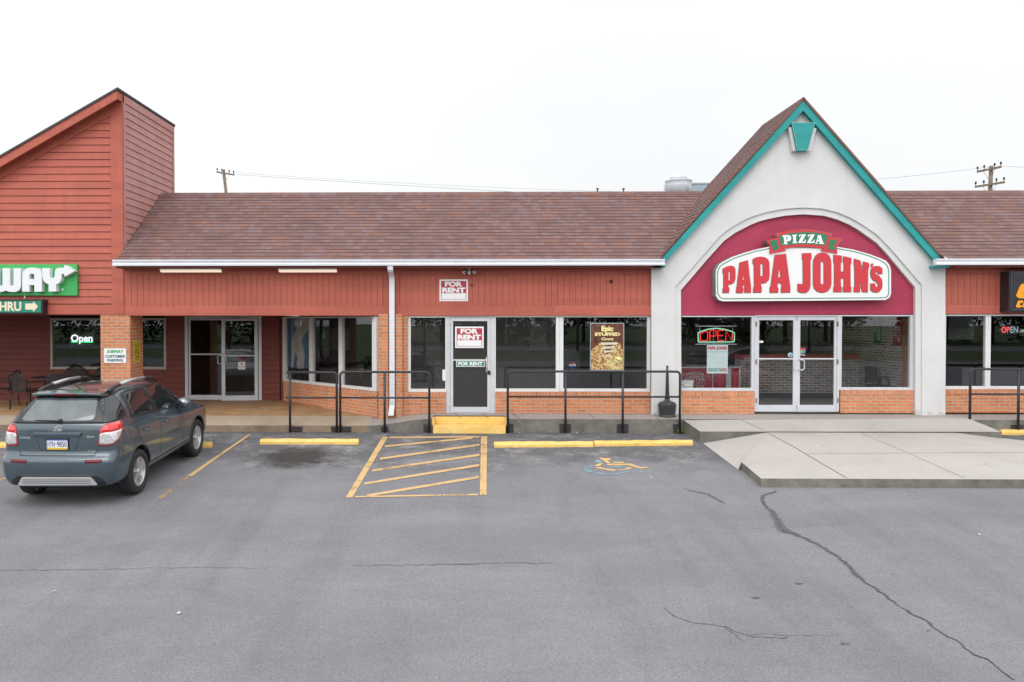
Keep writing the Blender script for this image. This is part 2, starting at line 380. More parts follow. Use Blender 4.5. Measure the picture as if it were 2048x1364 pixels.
def glass_mat(name, tint=(.945, .955, .955), refl=1.0, haze=0.0, rough=0.0):
    m = N(name)
    lw = m.n('ShaderNodeLayerWeight', Blend=.5).outputs['Facing']      # same from both sides of the pane
    fac = m.math('ADD', m.math('MULTIPLY', m.math('POWER', lw, 5.0), .9), .042*refl)
    t = m.n('ShaderNodeBsdfTransparent', Color=tint)
    g = m.n('ShaderNodeBsdfGlossy', Color=(.95, .97, 1.0), Roughness=rough)
    a = m.n('ShaderNodeMixShader', Fac=fac); m.t.links.new(t.outputs[0], a.inputs[1]); m.t.links.new(g.outputs[0], a.inputs[2])
    o = a
    if haze:
        d = m.n('ShaderNodeBsdfDiffuse', Color=(.5, .49, .47))
        o = m.n('ShaderNodeMixShader', Fac=haze); m.t.links.new(a.outputs[0], o.inputs[1]); m.t.links.new(d.outputs[0], o.inputs[2])
    m.t.links.new(o.outputs[0], m.out.inputs[0]); return m.mat
M_glass = glass_mat('shop_glass')
M_glassh = glass_mat('dusty_shop_glass', haze=.022)
M_glassdoor = glass_mat('smoked_door_glass', tint=(.35, .33, .32), haze=.07)
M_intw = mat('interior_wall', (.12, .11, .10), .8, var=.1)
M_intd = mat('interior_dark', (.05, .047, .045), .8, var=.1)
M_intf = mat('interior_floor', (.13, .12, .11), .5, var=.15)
M_intr = mat('interior_red_counter', (.55, .03, .06), .35, var=.08, bump=.02)
M_galv = mat('galvanised_metal', (.62, .65, .69), .42, .30, var=.12, vs=6, bump=.08)
M_wood = mat('weathered_pole_wood', (.19, .145, .115), .9, var=.25, vs=5, bump=.4, bs=30)
M_signw = mat('sign_white', (.80, .82, .84), .4, var=.02, bump=0)
M_signred = mat('sign_red', (.46, .028, .045), .45, var=.04, bump=0)
M_signgreen = mat('sign_green', (.015, .20, .105), .45, var=.04, bump=0)
M_grass = mat('grass_field', (.06, .10, .025), .9, var=.35, vs=.6, bump=.6, bs=18, dist=.05)
M_leafr = mat('tree_leaves', (.032, .05, .018), .75, var=.4, vs=.5, bump=0)
M_bark = mat('tree_bark', (.11, .085, .065), .95, var=.3, bump=.5, bs=25)
# ================================================================== ground
def sheet(mb, xs, ys, zf, mi=0):
    b = [(x, y, zf(x, y)) for y in ys for x in xs]; n = len(xs)
    mb.add(b, [(j*n+i, j*n+i+1, (j+1)*n+i+1, (j+1)*n+i) for j in range(len(ys)-1) for i in range(n-1)], mi)
mb = MB(); sheet(mb, [-500, -60, 60, 500], [-500, -100, -36, -5, 16.4, 17, 500], lambda x, y: gz(y)-.09)
tag(mb.build('ground', M_grass), kind='structure')
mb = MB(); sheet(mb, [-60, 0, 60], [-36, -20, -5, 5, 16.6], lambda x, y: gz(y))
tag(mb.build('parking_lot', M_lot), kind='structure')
mb = MB(); sheet(mb, [-300, 300], [-78, -60], lambda x, y: gz(y)-.04)
tag(mb.build('road', mat('road_asphalt', (.17, .17, .175), .9, bs=40, bump=.3)), kind='structure')
def X(px, Y): return P(px, 640, Y).x
zL = P(600, 851, YK).z; zR = P(1100, 838, YK).z; zW = P(1100, 825, 17.2).z
zPL = P(757, 835, 17.05).z; zPB = P(450, 800, 20.0).z
Xs0, Xs1 = X(866, 16.5), X(1012, 16.5)
xl, xm, xr = X(735, YK), X(865, YK), X(1367, YK)
def lerp(a, b, t): return a+(b-a)*max(0, min(1, t))
def zf(x, y):
    t = (x-xl)/(xm-xl); t = max(0, min(1, t)); t = t*t*(3-2*t)
    f = lerp(zL, zR, t); w = lerp(zPL, zW, t)
    if y <= 17.15: return lerp(f, w, (y-YK)/.62)
    return lerp(w, lerp(zPB, zW, t), (y-17.15)/2.8)
mb = MB()
xsl = [-30, -12, xl] + [xl+(xm-xl)*k/8 for k in range(1, 9)] + [Xs0] if xm < Xs0 else [-30, -12, xl]+[xl+(xm-xl)*k/8 for k in range(1, 8)]+[Xs0]
xsl = sorted(set(xsl))
sheet(mb, [x for x in xsl if x <= xl], [YK, 16.84], zf, 1); sheet(mb, [x for x in xsl if x >= xl], [YK, 16.84], zf); sheet(mb, [Xs1, xr, X(2400, YK)], [YK, 16.84], zf)
sheet(mb, [x for x in xsl if x <= xl], [16.84, 17.3], zf, 1); sheet(mb, [x for x in xsl if x >= xl]+[Xs1, xr, X(2400, YK)], [16.84, 17.3], zf)
tag(mb.build('sidewalk', [M_walk, M_walktan]), kind='structure')
mb = MB()
for a, b in zip(xsl[:-1], xsl[1:]): mb.quad((a, YK, -.12), (b, YK, -.12), (b, YK, zf(b, YK)-.001), (a, YK, zf(a, YK)-.001), 1 if b <= xl+.05 else 0)
mb.quad((Xs1, YK, -.12), (xr+.1, YK, -.12), (xr+.1, YK, zf(xr, YK)-.001), (Xs1, YK, zf(Xs1, YK)-.001))
xq = X(1935, YK)
mb.quad((xq-.1, YK, -.12), (X(2400, YK), YK, -.12), (X(2400, YK), YK, zR-.001), (xq-.1, YK, zR-.001))
tag(mb.build('kerb', [M_kerb, M_kerbtan]), kind='structure')
mb = MB(); sheet(mb, [-30, -12, xl-.1, X(757, 17.05), X(757, 17.05)+.01], [17.3, 18.0, 20.1], lambda x, y: zf(x, y)+.002)
tag(mb.build('porch_floor', M_porch), kind='structure')
mb = MB(); sheet(mb, [-30, -12, X(640, 16.8)], [16.6, 17.3], lambda x, y: zf(x, y)+.004)
# concrete apron before the pizza shop
A = P(1367, 840, YK); YB = 15.69
B = P(1400, 865.4, YB); C = P(1536, 867, YB); Cr = P(1912, 863, YB); Br = P(2003, 858, YB); Ar = P(1935, 836, YK)
zC = (C.z+Cr.z)/2
C.z = Cr.z = zC; B.z = zC+.012; Br.z = zC+.02
f0 = G(1522, 974); YF2 = f0.y; zF = P(1540, 957, YF2).z
Fl = P(1522, 957, YF2); Fl.z = zF
Fr = Vector((X(2260, YF2), YF2, zF))
Cm = P(1694, 957, YF2); Cm.z = zF
D = G(1406, 887, .004); Fg = G(1476.5, 940, .004); E = P(1483, 924, Fg.y+.03)
Dr = G(2052, 882, .004)
mb = MB()
mb.poly([A, B, Br, Ar])
mb.quad(C, Cr, Fr, Cm) if False else mb.poly([C, Cm, Fr, Cr]); mb.poly([Cr, Fr, Dr])
mb.poly([C, D, Fg, E]) ; mb.poly([C, E, Fl, Cm])
ap = mb.build('concrete_apron', M_conc); tag(ap, kind='structure')
mb = MB()
lo = lambda v, dz=-.1: Vector((v.x, v.y, gz(v.y)+dz))
mb.quad(A, B, lo(B), lo(A)); mb.poly([B, C, lo(C), lo(B)]); mb.poly([Br, Cr, lo(Cr), lo(Br)]); mb.quad(Ar, Br, lo(Br), lo(Ar))
mb.quad(E, Fl, lo(Fl), lo(E)); mb.quad(Fl, Fr, lo(Fr), lo(Fl)); mb.quad(Fg, E, lo(E), lo(Fg))
tag(mb.build('apron_kerb', M_kerb), kind='structure')
tag(MB().build('unused', M_conc), kind='structure') if False else None
# control joints: narrow grooves lying on the slabs
def ribbon(mb, pts, w, dz=.0025):
    pts = [Vector(p) for p in pts]; n = len(pts); ws = w if isinstance(w, (list, tuple)) else [w]*n
    L, R = [], []
    for i, p in enumerate(pts):
        t = pts[min(i+1, n-1)]-pts[max(i-1, 0)]; s = Vector((t.y, -t.x, 0)).normalized()*ws[i]/2
        L.append(p-s+Vector((0, 0, dz))); R.append(p+s+Vector((0, 0, dz)))
    mb.add(L+R, [(i, i+1, n+i+1, n+i) for i in range(n-1)])
def on_apron(px, py):      # depth by bisection on the sloping slab
    a, b = YF2-.2, 17.2
    def z(Y): return lerp(zF, zC, (Y-YF2)/(YB-YF2)) if Y < YB else lerp(zC+.012, zR, (Y-YB)/(YK-YB)) if Y < YK else lerp(zR, zW, (Y-YK)/.62)
    for _ in range(40):
        m_ = (a+b)/2
        if P(px, py, m_).z > z(m_): a = m_
        else: b = m_
    return P(px, py, a)
mb = MB()
for q, w in (([(1483, 840), (1510, 852), (1538, 866.5)], .012), ([(1538, 867.5), (1590, 895), (1640, 925), (1693, 956)], .020), ([(1648, 834), (1720, 864)], .012),
             ([(1722, 866.8), (1800, 899), (1929, 956)], .010), ([(1540, 866.4), (1700, 865.6), (1910, 864.4)], .007), ([(1608, 907), (1750, 906.6), (2047, 905)], .012), ([(1370, 839.2), (1500, 838.4), (1935, 836.6)], .010),
             ([(1820, 826), (1912, 863)], .012)):
    ribbon(mb, [on_apron(*a) for a in q], w)
for x in (1020, 1172, 1300, 905, 960): ribbon(mb, [Vector((X(x, YK)+.2-(0 if x > 1000 else .0), YK+.01, zR)), Vector((X(x, 17.2)+.05, 17.12, zW-.002))], .014)
tag(mb.build('concrete_joints', M_joint), kind='structure')
# painted markings
def gp(pts, dz=.004): return [G(x, y, dz) for x, y in pts]
def gpoly(mb, pts): mb.poly(gp(pts))
mb = MB()
gpoly(mb, [(765, 873.8), (776, 873.8), (705, 995), (691, 995.6)])
gpoly(mb, [(962, 872.5), (974.5, 872.5), (973, 990.5), (959.5, 991)])
gpoly(mb, [(779, 873.8), (958.5, 872.5), (958.5, 875.3), (777.5, 876.8)])
gpoly(mb, [(710, 992.6), (956.4, 987.8), (956.4, 991.2), (709.6, 995.2)])
for a, b, w in (((769.5, 893), (945, 876.2), 3.4), ((759.5, 918), (959, 889.8), 4), ((744.5, 941.5), (959, 910), 4.2), ((729, 967.5), (958.5, 930.5), 4.4), ((733, 991.8), (957.5, 954.5), 4.8)):
    gpoly(mb, [(a[0], a[1]-w/2), (b[0], b[1]-w/2), (b[0], b[1]+w/2), (a[0], a[1]+w/2)])
tag(mb.build('hatched_aisle_marking', M_mark), kind='structure')
mb = MB(); gpoly(mb, [(497, 869), (502, 869), (428, 921), (384, 953), (373, 953), (420, 921)])
tag(mb.build('stall_line_marking', M_mark), kind='structure')
mb = MB(); gpoly(mb, [(384, 954), (372, 954), (312, 998), (323, 998)]); gpoly(mb, [(0, 956), (14, 956), (-50, 985), (-62, 985)])
tag(mb.build('faded_stall_line', M_markthin), kind='structure')
mb = MB(); z4 = lambda pts: zo(pts, 12.8, 1160, 890)
for q in ([(505, 330), (790, 345), (790, 385), (700, 400), (785, 460), (680, 470), (580, 395), (510, 360)], [(840, 435), (1120, 435), (1130, 470), (850, 470)],
          [(690, 480), (1300, 480), (1460, 540), (1540, 570), (1740, 565), (1760, 585), (1600, 608), (1500, 600), (1240, 525), (700, 530)],
          [(355, 545), (480, 475), (600, 470), (530, 520), (500, 548)], [(395, 570), (530, 568), (600, 600), (910, 635), (905, 668), (760, 660), (420, 598)],
          [(985, 640), (1120, 630), (1220, 570), (1340, 590), (1340, 605), (1180, 632), (1020, 660), (985, 655)]): gpoly(mb, z4(q))
tag(mb.build('wheelchair_symbol_marking', M_mark), kind='structure')
mb = MB()
for q in ([(375, 400), (470, 390), (590, 440), (560, 456), (400, 455)], [(80, 570), (160, 540), (300, 515), (345, 545), (262, 590), (270, 620), (350, 690), (290, 716), (130, 680), (75, 630)],
          [(380, 728), (440, 705), (620, 725), (900, 730), (1120, 690), (1200, 655), (1295, 655), (1290, 690), (1120, 740), (900, 765), (650, 765)],
          [(1380, 590), (1440, 600), (1440, 650), (1600, 660), (1740, 672), (1740, 685), (1500, 705), (1420, 670)], [(740, 545), (1180, 545), (1160, 570), (800, 572)]): gpoly(mb, z4(q))
tag(mb.build('blue_symbol_paint', M_markblue), kind='structure')
# cracks
def crack(name, pts, ws, m, s=2.418, ox=1340, oy=800, jit=.02, dz=.003):
    q = [G(a, b) for a, b in zo(pts, s, ox, oy)]; out = []; wo = []
    rnd = random.Random(len(pts)*7+int(pts[0][0]))
    for i in range(len(q)-1):
        k = max(2, int((q[i+1]-q[i]).length/.06))
        for j in range(k):
            t = j/k; out.append(q[i].lerp(q[i+1], t)+Vector((rnd.uniform(-jit, jit), rnd.uniform(-jit, jit), 0)))
            wo.append((ws[i]*(1-t)+ws[i+1]*t)*rnd.uniform(.6, 1.35))
    mb = MB(); ribbon(mb, out, wo, dz); tag(mb.build(name, m), kind='structure')
main = [(512, 440), (455, 458), (440, 480), (462, 510), (500, 550), (530, 600), (560, 640), (640, 665), (720, 700), (790, 745), (850, 790), (890, 840), (960, 890), (1030, 940), (1100, 990), (1170, 1030), (1240, 1070), (1290, 1115), (1350, 1145), (1420, 1185), (1440, 1215), (1520, 1250), (1570, 1290), (1640, 1340), (1700, 1380)]
crack('asphalt_crack_sealed', main, [.03, .05, .06, .07, .09, .14, .10, .08, .07, .05, .06, .06, .045, .04, .035, .03, .035, .03, .02, .02, .02, .02, .02, .018, .015], M_tar)
crack('asphalt_crack', main, [.008, .01, .012, .012, .012, .014, .014, .014, .012, .012, .016, .018, .018, .018, .018, .016, .018, .016, .014, .014, .014, .014, .014, .014, .012], M_crack, dz=.006)
crack('asphalt_crack', [(560, 620), (640, 660), (700, 690), (740, 715)], [.02, .05, .06, .02], M_tar, dz=.005)
crack('asphalt_crack', [(60, 427), (110, 440), (180, 455), (230, 480), (275, 503)], [.01, .03, .06, .06, .01], M_tar)
crack('asphalt_crack', [(-25, 1000), (0, 1030), (50, 1060), (130, 1080), (270, 1095), (330, 1125), (400, 1145), (540, 1155), (590, 1135)], [.005]+[.010]*7+[.006], M_crack)
crack('asphalt_crack', [(360, 1140), (450, 1130), (600, 1140), (860, 1135)], [.008, .006, .006, .003], M_crack)
crack('asphalt_crack', [(270, 1095), (300, 1130), (345, 1160), (350, 1172)], [.01, .008, .006, .004], M_crack)
crack('asphalt_crack', [(1240, 1118), (1290, 1112)], [.01, .012], M_crack)
crack('asphalt_crack', [(700, 1131), (800, 1131), (1000, 1126), (1125, 1127)], [.006, .02, .02, .005], M_tar, 1, 0, 0)
crack('asphalt_crack', [(-10, 1141), (200, 1139), (380, 1135), (550, 1136)], [.012, .008, .008, .004], M_crack, 1, 0, 0)
crack('asphalt_crack', [(1390, 1050), (1480, 1058), (1700, 1048)], [.004, .006, .003], M_crack, 1, 0, 0)
for k, (a, b) in enumerate([(415, 958), (622, 889), (843, 1180)]):
    c_ = zo([(a, b)], 2.418, 1340, 800)[0]
    mb = MB(); c0 = G(c_[0], c_[1], .003); mb.poly([c0+Vector((.04*math.cos(t)*(1+.3*math.sin(3*t+k)), .022*math.sin(t), SL*.022*math.sin(t))) for t in [2*PI*i/11 for i in range(11)]])
    tag(mb.build('tar_spot', M_crack), kind='structure')
# ================================================================== shop buildings
YF, YW = 17.10, 17.20
def siding(mb, x0, x1, z0, z1, Y, pitch, mi=0, axis='x', sgn=1, depth=.02, groove=False):
    if groove: mb.quad((x0, Y, z0), (x1, Y, z0), (x1, Y, z1), (x0, Y, z1), mi)
    n = int(math.ceil((z1-z0)/pitch))
    for i in range(n):
        if groove:
            a = max(z0, z1-(i+1)*pitch)+.013; b = z1-i*pitch; mb.box(x0, x1, Y-depth, Y+.004, a, b, mi); continue
        a = z1-(i+1)*pitch; b = z1-i*pitch; a = max(a, z0)
        if axis == 'x':
            a += .009; mb.quad((x0, Y-depth, a), (x1, Y-depth, a), (x1, Y-.004, b), (x0, Y-.004, b), mi); mb.quad((x0, Y+.03, a), (x1, Y+.03, a), (x1, Y-depth, a), (x0, Y-depth, a), mi); mb.quad((x0, Y-.004, b), (x1, Y-.004, b), (x1, Y+.03, b), (x0, Y+.03, b), mi); mb.quad((x0, Y+.012, a-.009), (x1, Y+.012, a-.009), (x1, Y+.012, a), (x0, Y+.012, a), mi)
        else:       # wall in a plane x = Y, running in y from x0 to x1, facing +x
            a += .009; mb.quad((Y+depth, x0, a), (Y+depth, x1, a), (Y+.004, x1, b), (Y+.004, x0, b), mi); mb.quad((Y, x0, a), (Y, x1, a), (Y+depth, x1, a), (Y+depth, x0, a), mi); mb.quad((Y, x0, b), (Y, x1, b), (Y+.004, x1, b), (Y+.004, x0, b), mi)
def clip(o, co, no, fill=False):
    bm = bmesh.new(); bm.from_mesh(o.data); off = o.matrix_basis.translation.copy(); q = o.parent
    while q is not None: off += q.location; q = q.parent
    bmesh.ops.bisect_plane(bm, geom=bm.verts[:]+bm.edges[:]+bm.faces[:], plane_co=Vector(co)-off, plane_no=no, clear_outer=True)
    bm.to_mesh(o.data); bm.free()
def boards(mb, x0, x1, z0, z1, Y, w=.1335, g=.007, d=.016, back=.03):
    mb.box(x0, x1, Y, Y+back, z0, z1); x = x0; rnd = random.Random(int(x0*100))
    while x < x1-.02:
        e = min(x+w, x1); dd = d+rnd.uniform(-.0015, .0015); mb.box(x+g/2, e-g/2, Y-dd, Y+.004, z0+.001, z1-.001); x = e
def frame(mb, x0, y0, x1, y1, Y, l, t, r, b, d0=.03, d1=.06, mi=0):
    """frame bars round the glass rectangle given by sight lines"""
    mb.pbox(x0-l, y0-t, x1+r, y0, Y-d0, d0+d1, mi) if t else None
    mb.pbox(x0-l, y1, x1+r, y1+b, Y-d0-.012, d0+d1, mi) if b else None
    if l: mb.pbox(x0-l, y0, x0, y1, Y-d0+.003, d0+d1-.003, mi)
    if r: mb.pbox(x1, y0, x1+r, y1, Y-d0+.003, d0+d1-.003, mi)
def window(parent, x0, y0, x1, y1, Y, l, t, r, b, fm, gm=None, label=None):
    mb = MB(); frame(mb, x0, y0, x1, y1, Y, l, t, r, b); w = mb.build('window', fm, parent, bevel=.004)
    mb = MB(); mb.pbox(x0-.5, y0-.5, x1+.5, y1+.5, Y+.015, .006); mb.build('pane', gm or M_glass, w)
    if label: w['label'] = label
    return w
def leaf(parent, x0, y0, x1, y1, gl, Y, bar=None, fm=None, gm=None, name='door'):
    gx0, gy0, gx1, gy1 = gl; mb = MB(); frame(mb, gx0, gy0, gx1, gy1, Y, gx0-x0, gy0-y0, x1-gx1, y1-gy1, .022, .022)
    if bar: mb.pbox(gx0, bar-1.4, gx1, bar+1.4, Y-.018, .036)
    d = mb.build(name, fm or M_alu, parent, bevel=.003)
    mb = MB(); mb.pbox(gx0-.5, gy0-.5, gx1+.5, gy1+.5, Y+.004, .006); mb.build('pane', gm or M_glass, d)
    return d
def pull(parent, x, y0, y1, Y, dx, m=None):
    """D shaped door pull"""
    a = P(x, y0, Y); b = P(x, y1, Y); w = P(x+dx, y0, Y).x
    mb = MB(); pts = [a, Vector((a.x, Y-.05, a.z)), Vector((lerp(a.x, w, .5) if dx > 0 else (a.x+w)/2, Y-.06, a.z)), Vector((w, Y-.06, a.z-.02)), Vector((w, Y-.06, b.z+.02)), Vector(((a.x+w)/2, Y-.06, b.z)), Vector((a.x, Y-.05, b.z)), b]
    mb.tube(pts, .012, 8); return mb.build('handle', m or M_alu, parent)
def room(parent, x0, x1, y0, y1, z0, z1, wall=None, floor=None, name='interior'):
    mb = MB(); mb.quad((x0, y1, z0), (x1, y1, z0), (x1, y1, z1), (x0, y1, z1)); mb.quad((x0, y0, z0), (x0, y1, z0), (x0, y1, z1), (x0, y0, z1)); mb.quad((x1, y0, z0), (x1, y1, z0), (x1, y1, z1), (x1, y0, z1))
    mb.quad((x0, y0, z1), (x1, y0, z1), (x1, y1, z1), (x0, y1, z1), 2); mb.quad((x0, y0, z0), (x1, y0, z0), (x1, y1, z0), (x0, y1, z0), 1)
    return mb.build(name, [wall or M_intw, floor or M_intf, M_signw if wall is not M_intd else M_intd], parent)
# ---- tower building with the sandwich shop
XT = PX(247, 400, P(247, 400, 17.1).x).x
bA = empty('sandwich_shop_building', (XT-2, 17.1, zPL), 'tall red lap-sided building with slanting roof and recessed porch at the left', 'building')
zTop = P(247, 187, 17.1).z; zFb = P(100, 629, 17.1).z
xcb = P(223.5, 400, 17.1).x
mb = MB(); siding(mb, -16, xcb, zFb+.22, zTop+.3, 17.1, .1598, depth=.024)
w = mb.build('front_wall', M_red, bA)
# cut the siding along the rake
ra, rb = P(0, 310.8, 16.8), P(234.3, 175.5, 16.8); rs = (rb.z-ra.z)/(rb.x-ra.x)
n_up = Vector((-rs, 0, 1)).normalized()
t2 = P(222, 232, 17.1); clip(w, t2, n_up)
mb = MB(); mb.box(-16, XT, 17.135, 17.18, zFb, zTop+.3)
o = mb.build('sheathing', M_red, bA); clip(o, rb-Vector((0, 0, .06)), n_up)
mb = MB(); mb.box(-16, xcb, 17.065, 17.1, zFb, zFb+.22)
mb.box(xcb, XT+.004, 17.06, 17.104, zFb, zTop+.1)
o = mb.build('trim_board', M_red, bA, bevel=.004); clip(o, rb-Vector((0, 0, .14)), n_up)
mb = MB(); tl = (t2.x-16); e = lambda x, dz: (t2.x+x, 0, t2.z+rs*x+dz)
p0 = [Vector((-16, 17.065, t2.z+rs*(-16-t2.x))), Vector((XT-.01, 17.065, t2.z+rs*(XT-.01-t2.x)))]
mb.add([p0[0], p0[1], p0[1]+Vector((0, 0, .34)), p0[0]+Vector((0, 0, .34)), p0[0]+Vector((0, .035, 0)), p0[1]+Vector((0, .035, 0)), p0[1]+Vector((0, .035, .34)), p0[0]+Vector((0, .035, .34))], [(0,1,2,3),(0,4,5,1),(1,5,6,2),(2,6,7,3),(4,7,6,5)])
mb.build('rake_trim', M_red, bA)
# rake fascia, its soffit and the shingle edge
YR = 16.80; r0 = P(0, 315, YR); r1 = P(233, 180, YR); h_ = P(0, 315, YR).z-P(0, 333.5, YR).z; r0 = r1+(r0-r1)*2.6
mb = MB(); d_ = Vector((0, .28, 0)); hv = Vector((0, 0, -h_))
mb.add([r0, r1, r1+hv, r0+hv, r0+Vector((0, .04, 0)), r1+Vector((0, .04, 0)), r1+hv+Vector((0, .04, 0)), r0+hv+Vector((0, .04, 0))], [(0,1,2,3),(4,7,6,5),(0,4,5,1),(1,5,6,2),(2,6,7,3)])
s0, s1 = r0+hv*.55+Vector((0, .04, 0)), r1+hv*.55+Vector((0, .04, 0))
mb.quad(s0, s1, s1+Vector((0, .30, 0)), s0+Vector((0, .30, 0)))
b1 = r1+Vector((0, .042, 0)); mb.add([b1, b1+Vector((0, .27, 0)), b1+hv*.9+Vector((0, .27, 0)), b1+hv*.9], [(0,1,2,3)])
mb.build('rake_board', M_red, bA)
mb = MB(); up = Vector((0, 0, .045)); a0, a1 = r0+Vector((0, -.03, .005)), r1+Vector((.035, -.03, .012)); bk = Vector((0, 3.25, 0))
mb.add([a0, a1, a1+bk, a0+bk, a0+up, a1+up, a1+bk+up, a0+bk+up], [(0,3,2,1),(4,5,6,7),(0,1,5,4),(1,2,6,5),(2,3,7,6)])
mb.build('roof', mat('dark_shingle_edge', (.085, .08, .088), .95, bump=.4, bs=40), bA)
yb_ = PX(347, 300, XT).y; ztb = P(347, 253, yb_).z; ztf = r1.z-.02
mb = MB(); siding(mb, 17.14, yb_-.08, zFb+1.0, ztf-.16, XT, .1598, axis='y')
mb.build('side_wall', M_redfade, bA)
mb = MB(); mb.box(XT-.05, XT+.025, 17.1, 17.17, zFb+.6, ztf); mb.box(XT-.05, XT+.025, yb_-.09, yb_, zFb+.6, ztf); mb.box(XT-.05, XT+.028, 17.1, yb_, ztf-.16, ztf-.001)
mb.box(XT-.1, XT-.002, 17.17, yb_-.01, zFb+.2, ztf-.02)
mb.build('corner_board', M_redfade, bA)
mb = MB(); mb.box(-16, XT-.1, yb_-.06, yb_, zFb, zTop); o = mb.build('back_wall', M_red, bA); clip(o, rb-Vector((0, 0, .06)), n_up)
# porch: back wall, ceiling, window, pillar
Yp = 20.0; zCe = P(400, 630, 17.15).z; xPe = P(566, 700, Yp).x
w0, w1 = P(100, 636, Yp), P(332.5, 738.7, Yp)
mb = MB(); zt = zCe+.05; xd0 = P(369, 700, Yp).x; xd1 = P(523, 700, Yp).x; wx0 = w0.x+.03; wx1 = w1.x-.03; wz = w1.z+.03
siding(mb, -16, wx0, zPB-.02, zt, Yp, .150, depth=.03, groove=True); siding(mb, wx1, xd0, zPB-.02, zt, Yp, .150, depth=.03, groove=True)
siding(mb, wx0, wx1, zPB-.02, wz, Yp, .150, depth=.03, groove=True); siding(mb, xd1, xPe-.05, zPB-.02, zt, Yp, .150, depth=.03, groove=True)
mb.box(xPe-.08, xPe, Yp-.03, Yp+.03, zPB, zt)
mb.build('porch_wall', M_redshade, bA)
mb = MB(); mb.quad((-16, 17.11, zCe), (P(757, 600, 17.1).x, 17.11, zCe), (xPe+.4, Yp+.05, zCe), (-16, Yp+.05, zCe)); mb.build('porch_ceiling', M_redshade, bA)
window(bA, 105.5, 640.5, 216, 733.5, Yp-.02, 5.5, 4.5, 2, 5.2, M_tan, label='beige framed porch window with a lit open sign')
window(bA, 220, 640.5, 327, 733.5, Yp-.02, 2, 4.5, 5.5, 5.2, M_tan)
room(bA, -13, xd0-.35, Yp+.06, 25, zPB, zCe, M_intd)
q0, q1 = P(200.7, 628, 17.08), P(260, 628, 17.08)
mb = MB(); mb.box(q0.x, q1.x, 17.08, 17.08+.66, zPL-.1, q0.z+.012); mb.build('brick_pillar', M_brick, bA)
# ---- vacant shop in the middle
bB = empty('vacant_shop_building', (0, 17.3, zW), 'long low vacant shop with brown shingle roof, red board fascia and white framed windows', 'building')
xa, xb = XT+.005, P(1301.5, 600, YF).x
zf0, zf1, zf2, zf3 = [P(700, y, YF).z for y in (631.2, 612.3, 549.5, 528)]
mb = MB(); boards(mb, xa+.16, P(766, 600, YF).x, zf1, zf2, YF); boards(mb, P(800, 600, YF).x, xb, zf1, zf2, YF)
mb.build('fascia_panel', M_red, bB)
mb = MB(); mb.box(xa, xb, YF-.022, YF+.05, zf0, zf1-.002); mb.box(xa, xb, YF-.022, YF+.05, zf2+.002, zf3+.1); mb.box(xa, xa+.155, YF-.018, YF+.05, zf1, zf2)
mb.box(P(766.5, 600, YF).x, P(799.5, 600, YF).x, YF-.018, YF+.05, zf1, zf2); mb.build('fascia_board', M_red, bB, bevel=.003)
YG = 16.62; gx0, gx1 = P(224, 520, YG).x, P(1330, 523, YG).x
zg0, zg1 = P(777, 531.0, YG).z, P(777, 518.6, YG).z
def gutter(parent, x0, x1):
    prof = [(0, -.0), (0, .018), (-.004, .022), (-.004, .03), (.02, .055), (.024, .062), (0.004, .10), (0, .104), (0, .132), (.012, .134), (.012, .126)]
    prof = [(.05, 0)]+[(a+.0, b*(zg1-zg0)/.134) for a, b in prof]+[(.115, zg1-zg0-.01), (.115, 0)]
    n = len(prof); vs = [(x, YG+a, zg0+b) for x in (x0, x1) for a, b in prof]
    mb = MB(); mb.add(vs, [(i, (i+1) % n, n+(i+1) % n, n+i) for i in range(n)]+[list(range(n)), list(range(2*n-1, n-1, -1))]); return mb.build('gutter', M_gutter, parent)
gutter(bB, gx0, gx1)
mb = MB(); mb.box(xa, gx1-.05, YG+.10, YF+.0, zg0-.045, zg0+.02); mb.build('soffit', M_redshade, bB)
YE = YG+.06; zE = zg1-.005; YD = 19.14; zD = P(870, 385.6, YD).z
sl = math.hypot(YD-YE, zD-zE); dy, dz = (YD-YE)/sl, (zD-zE)/sl
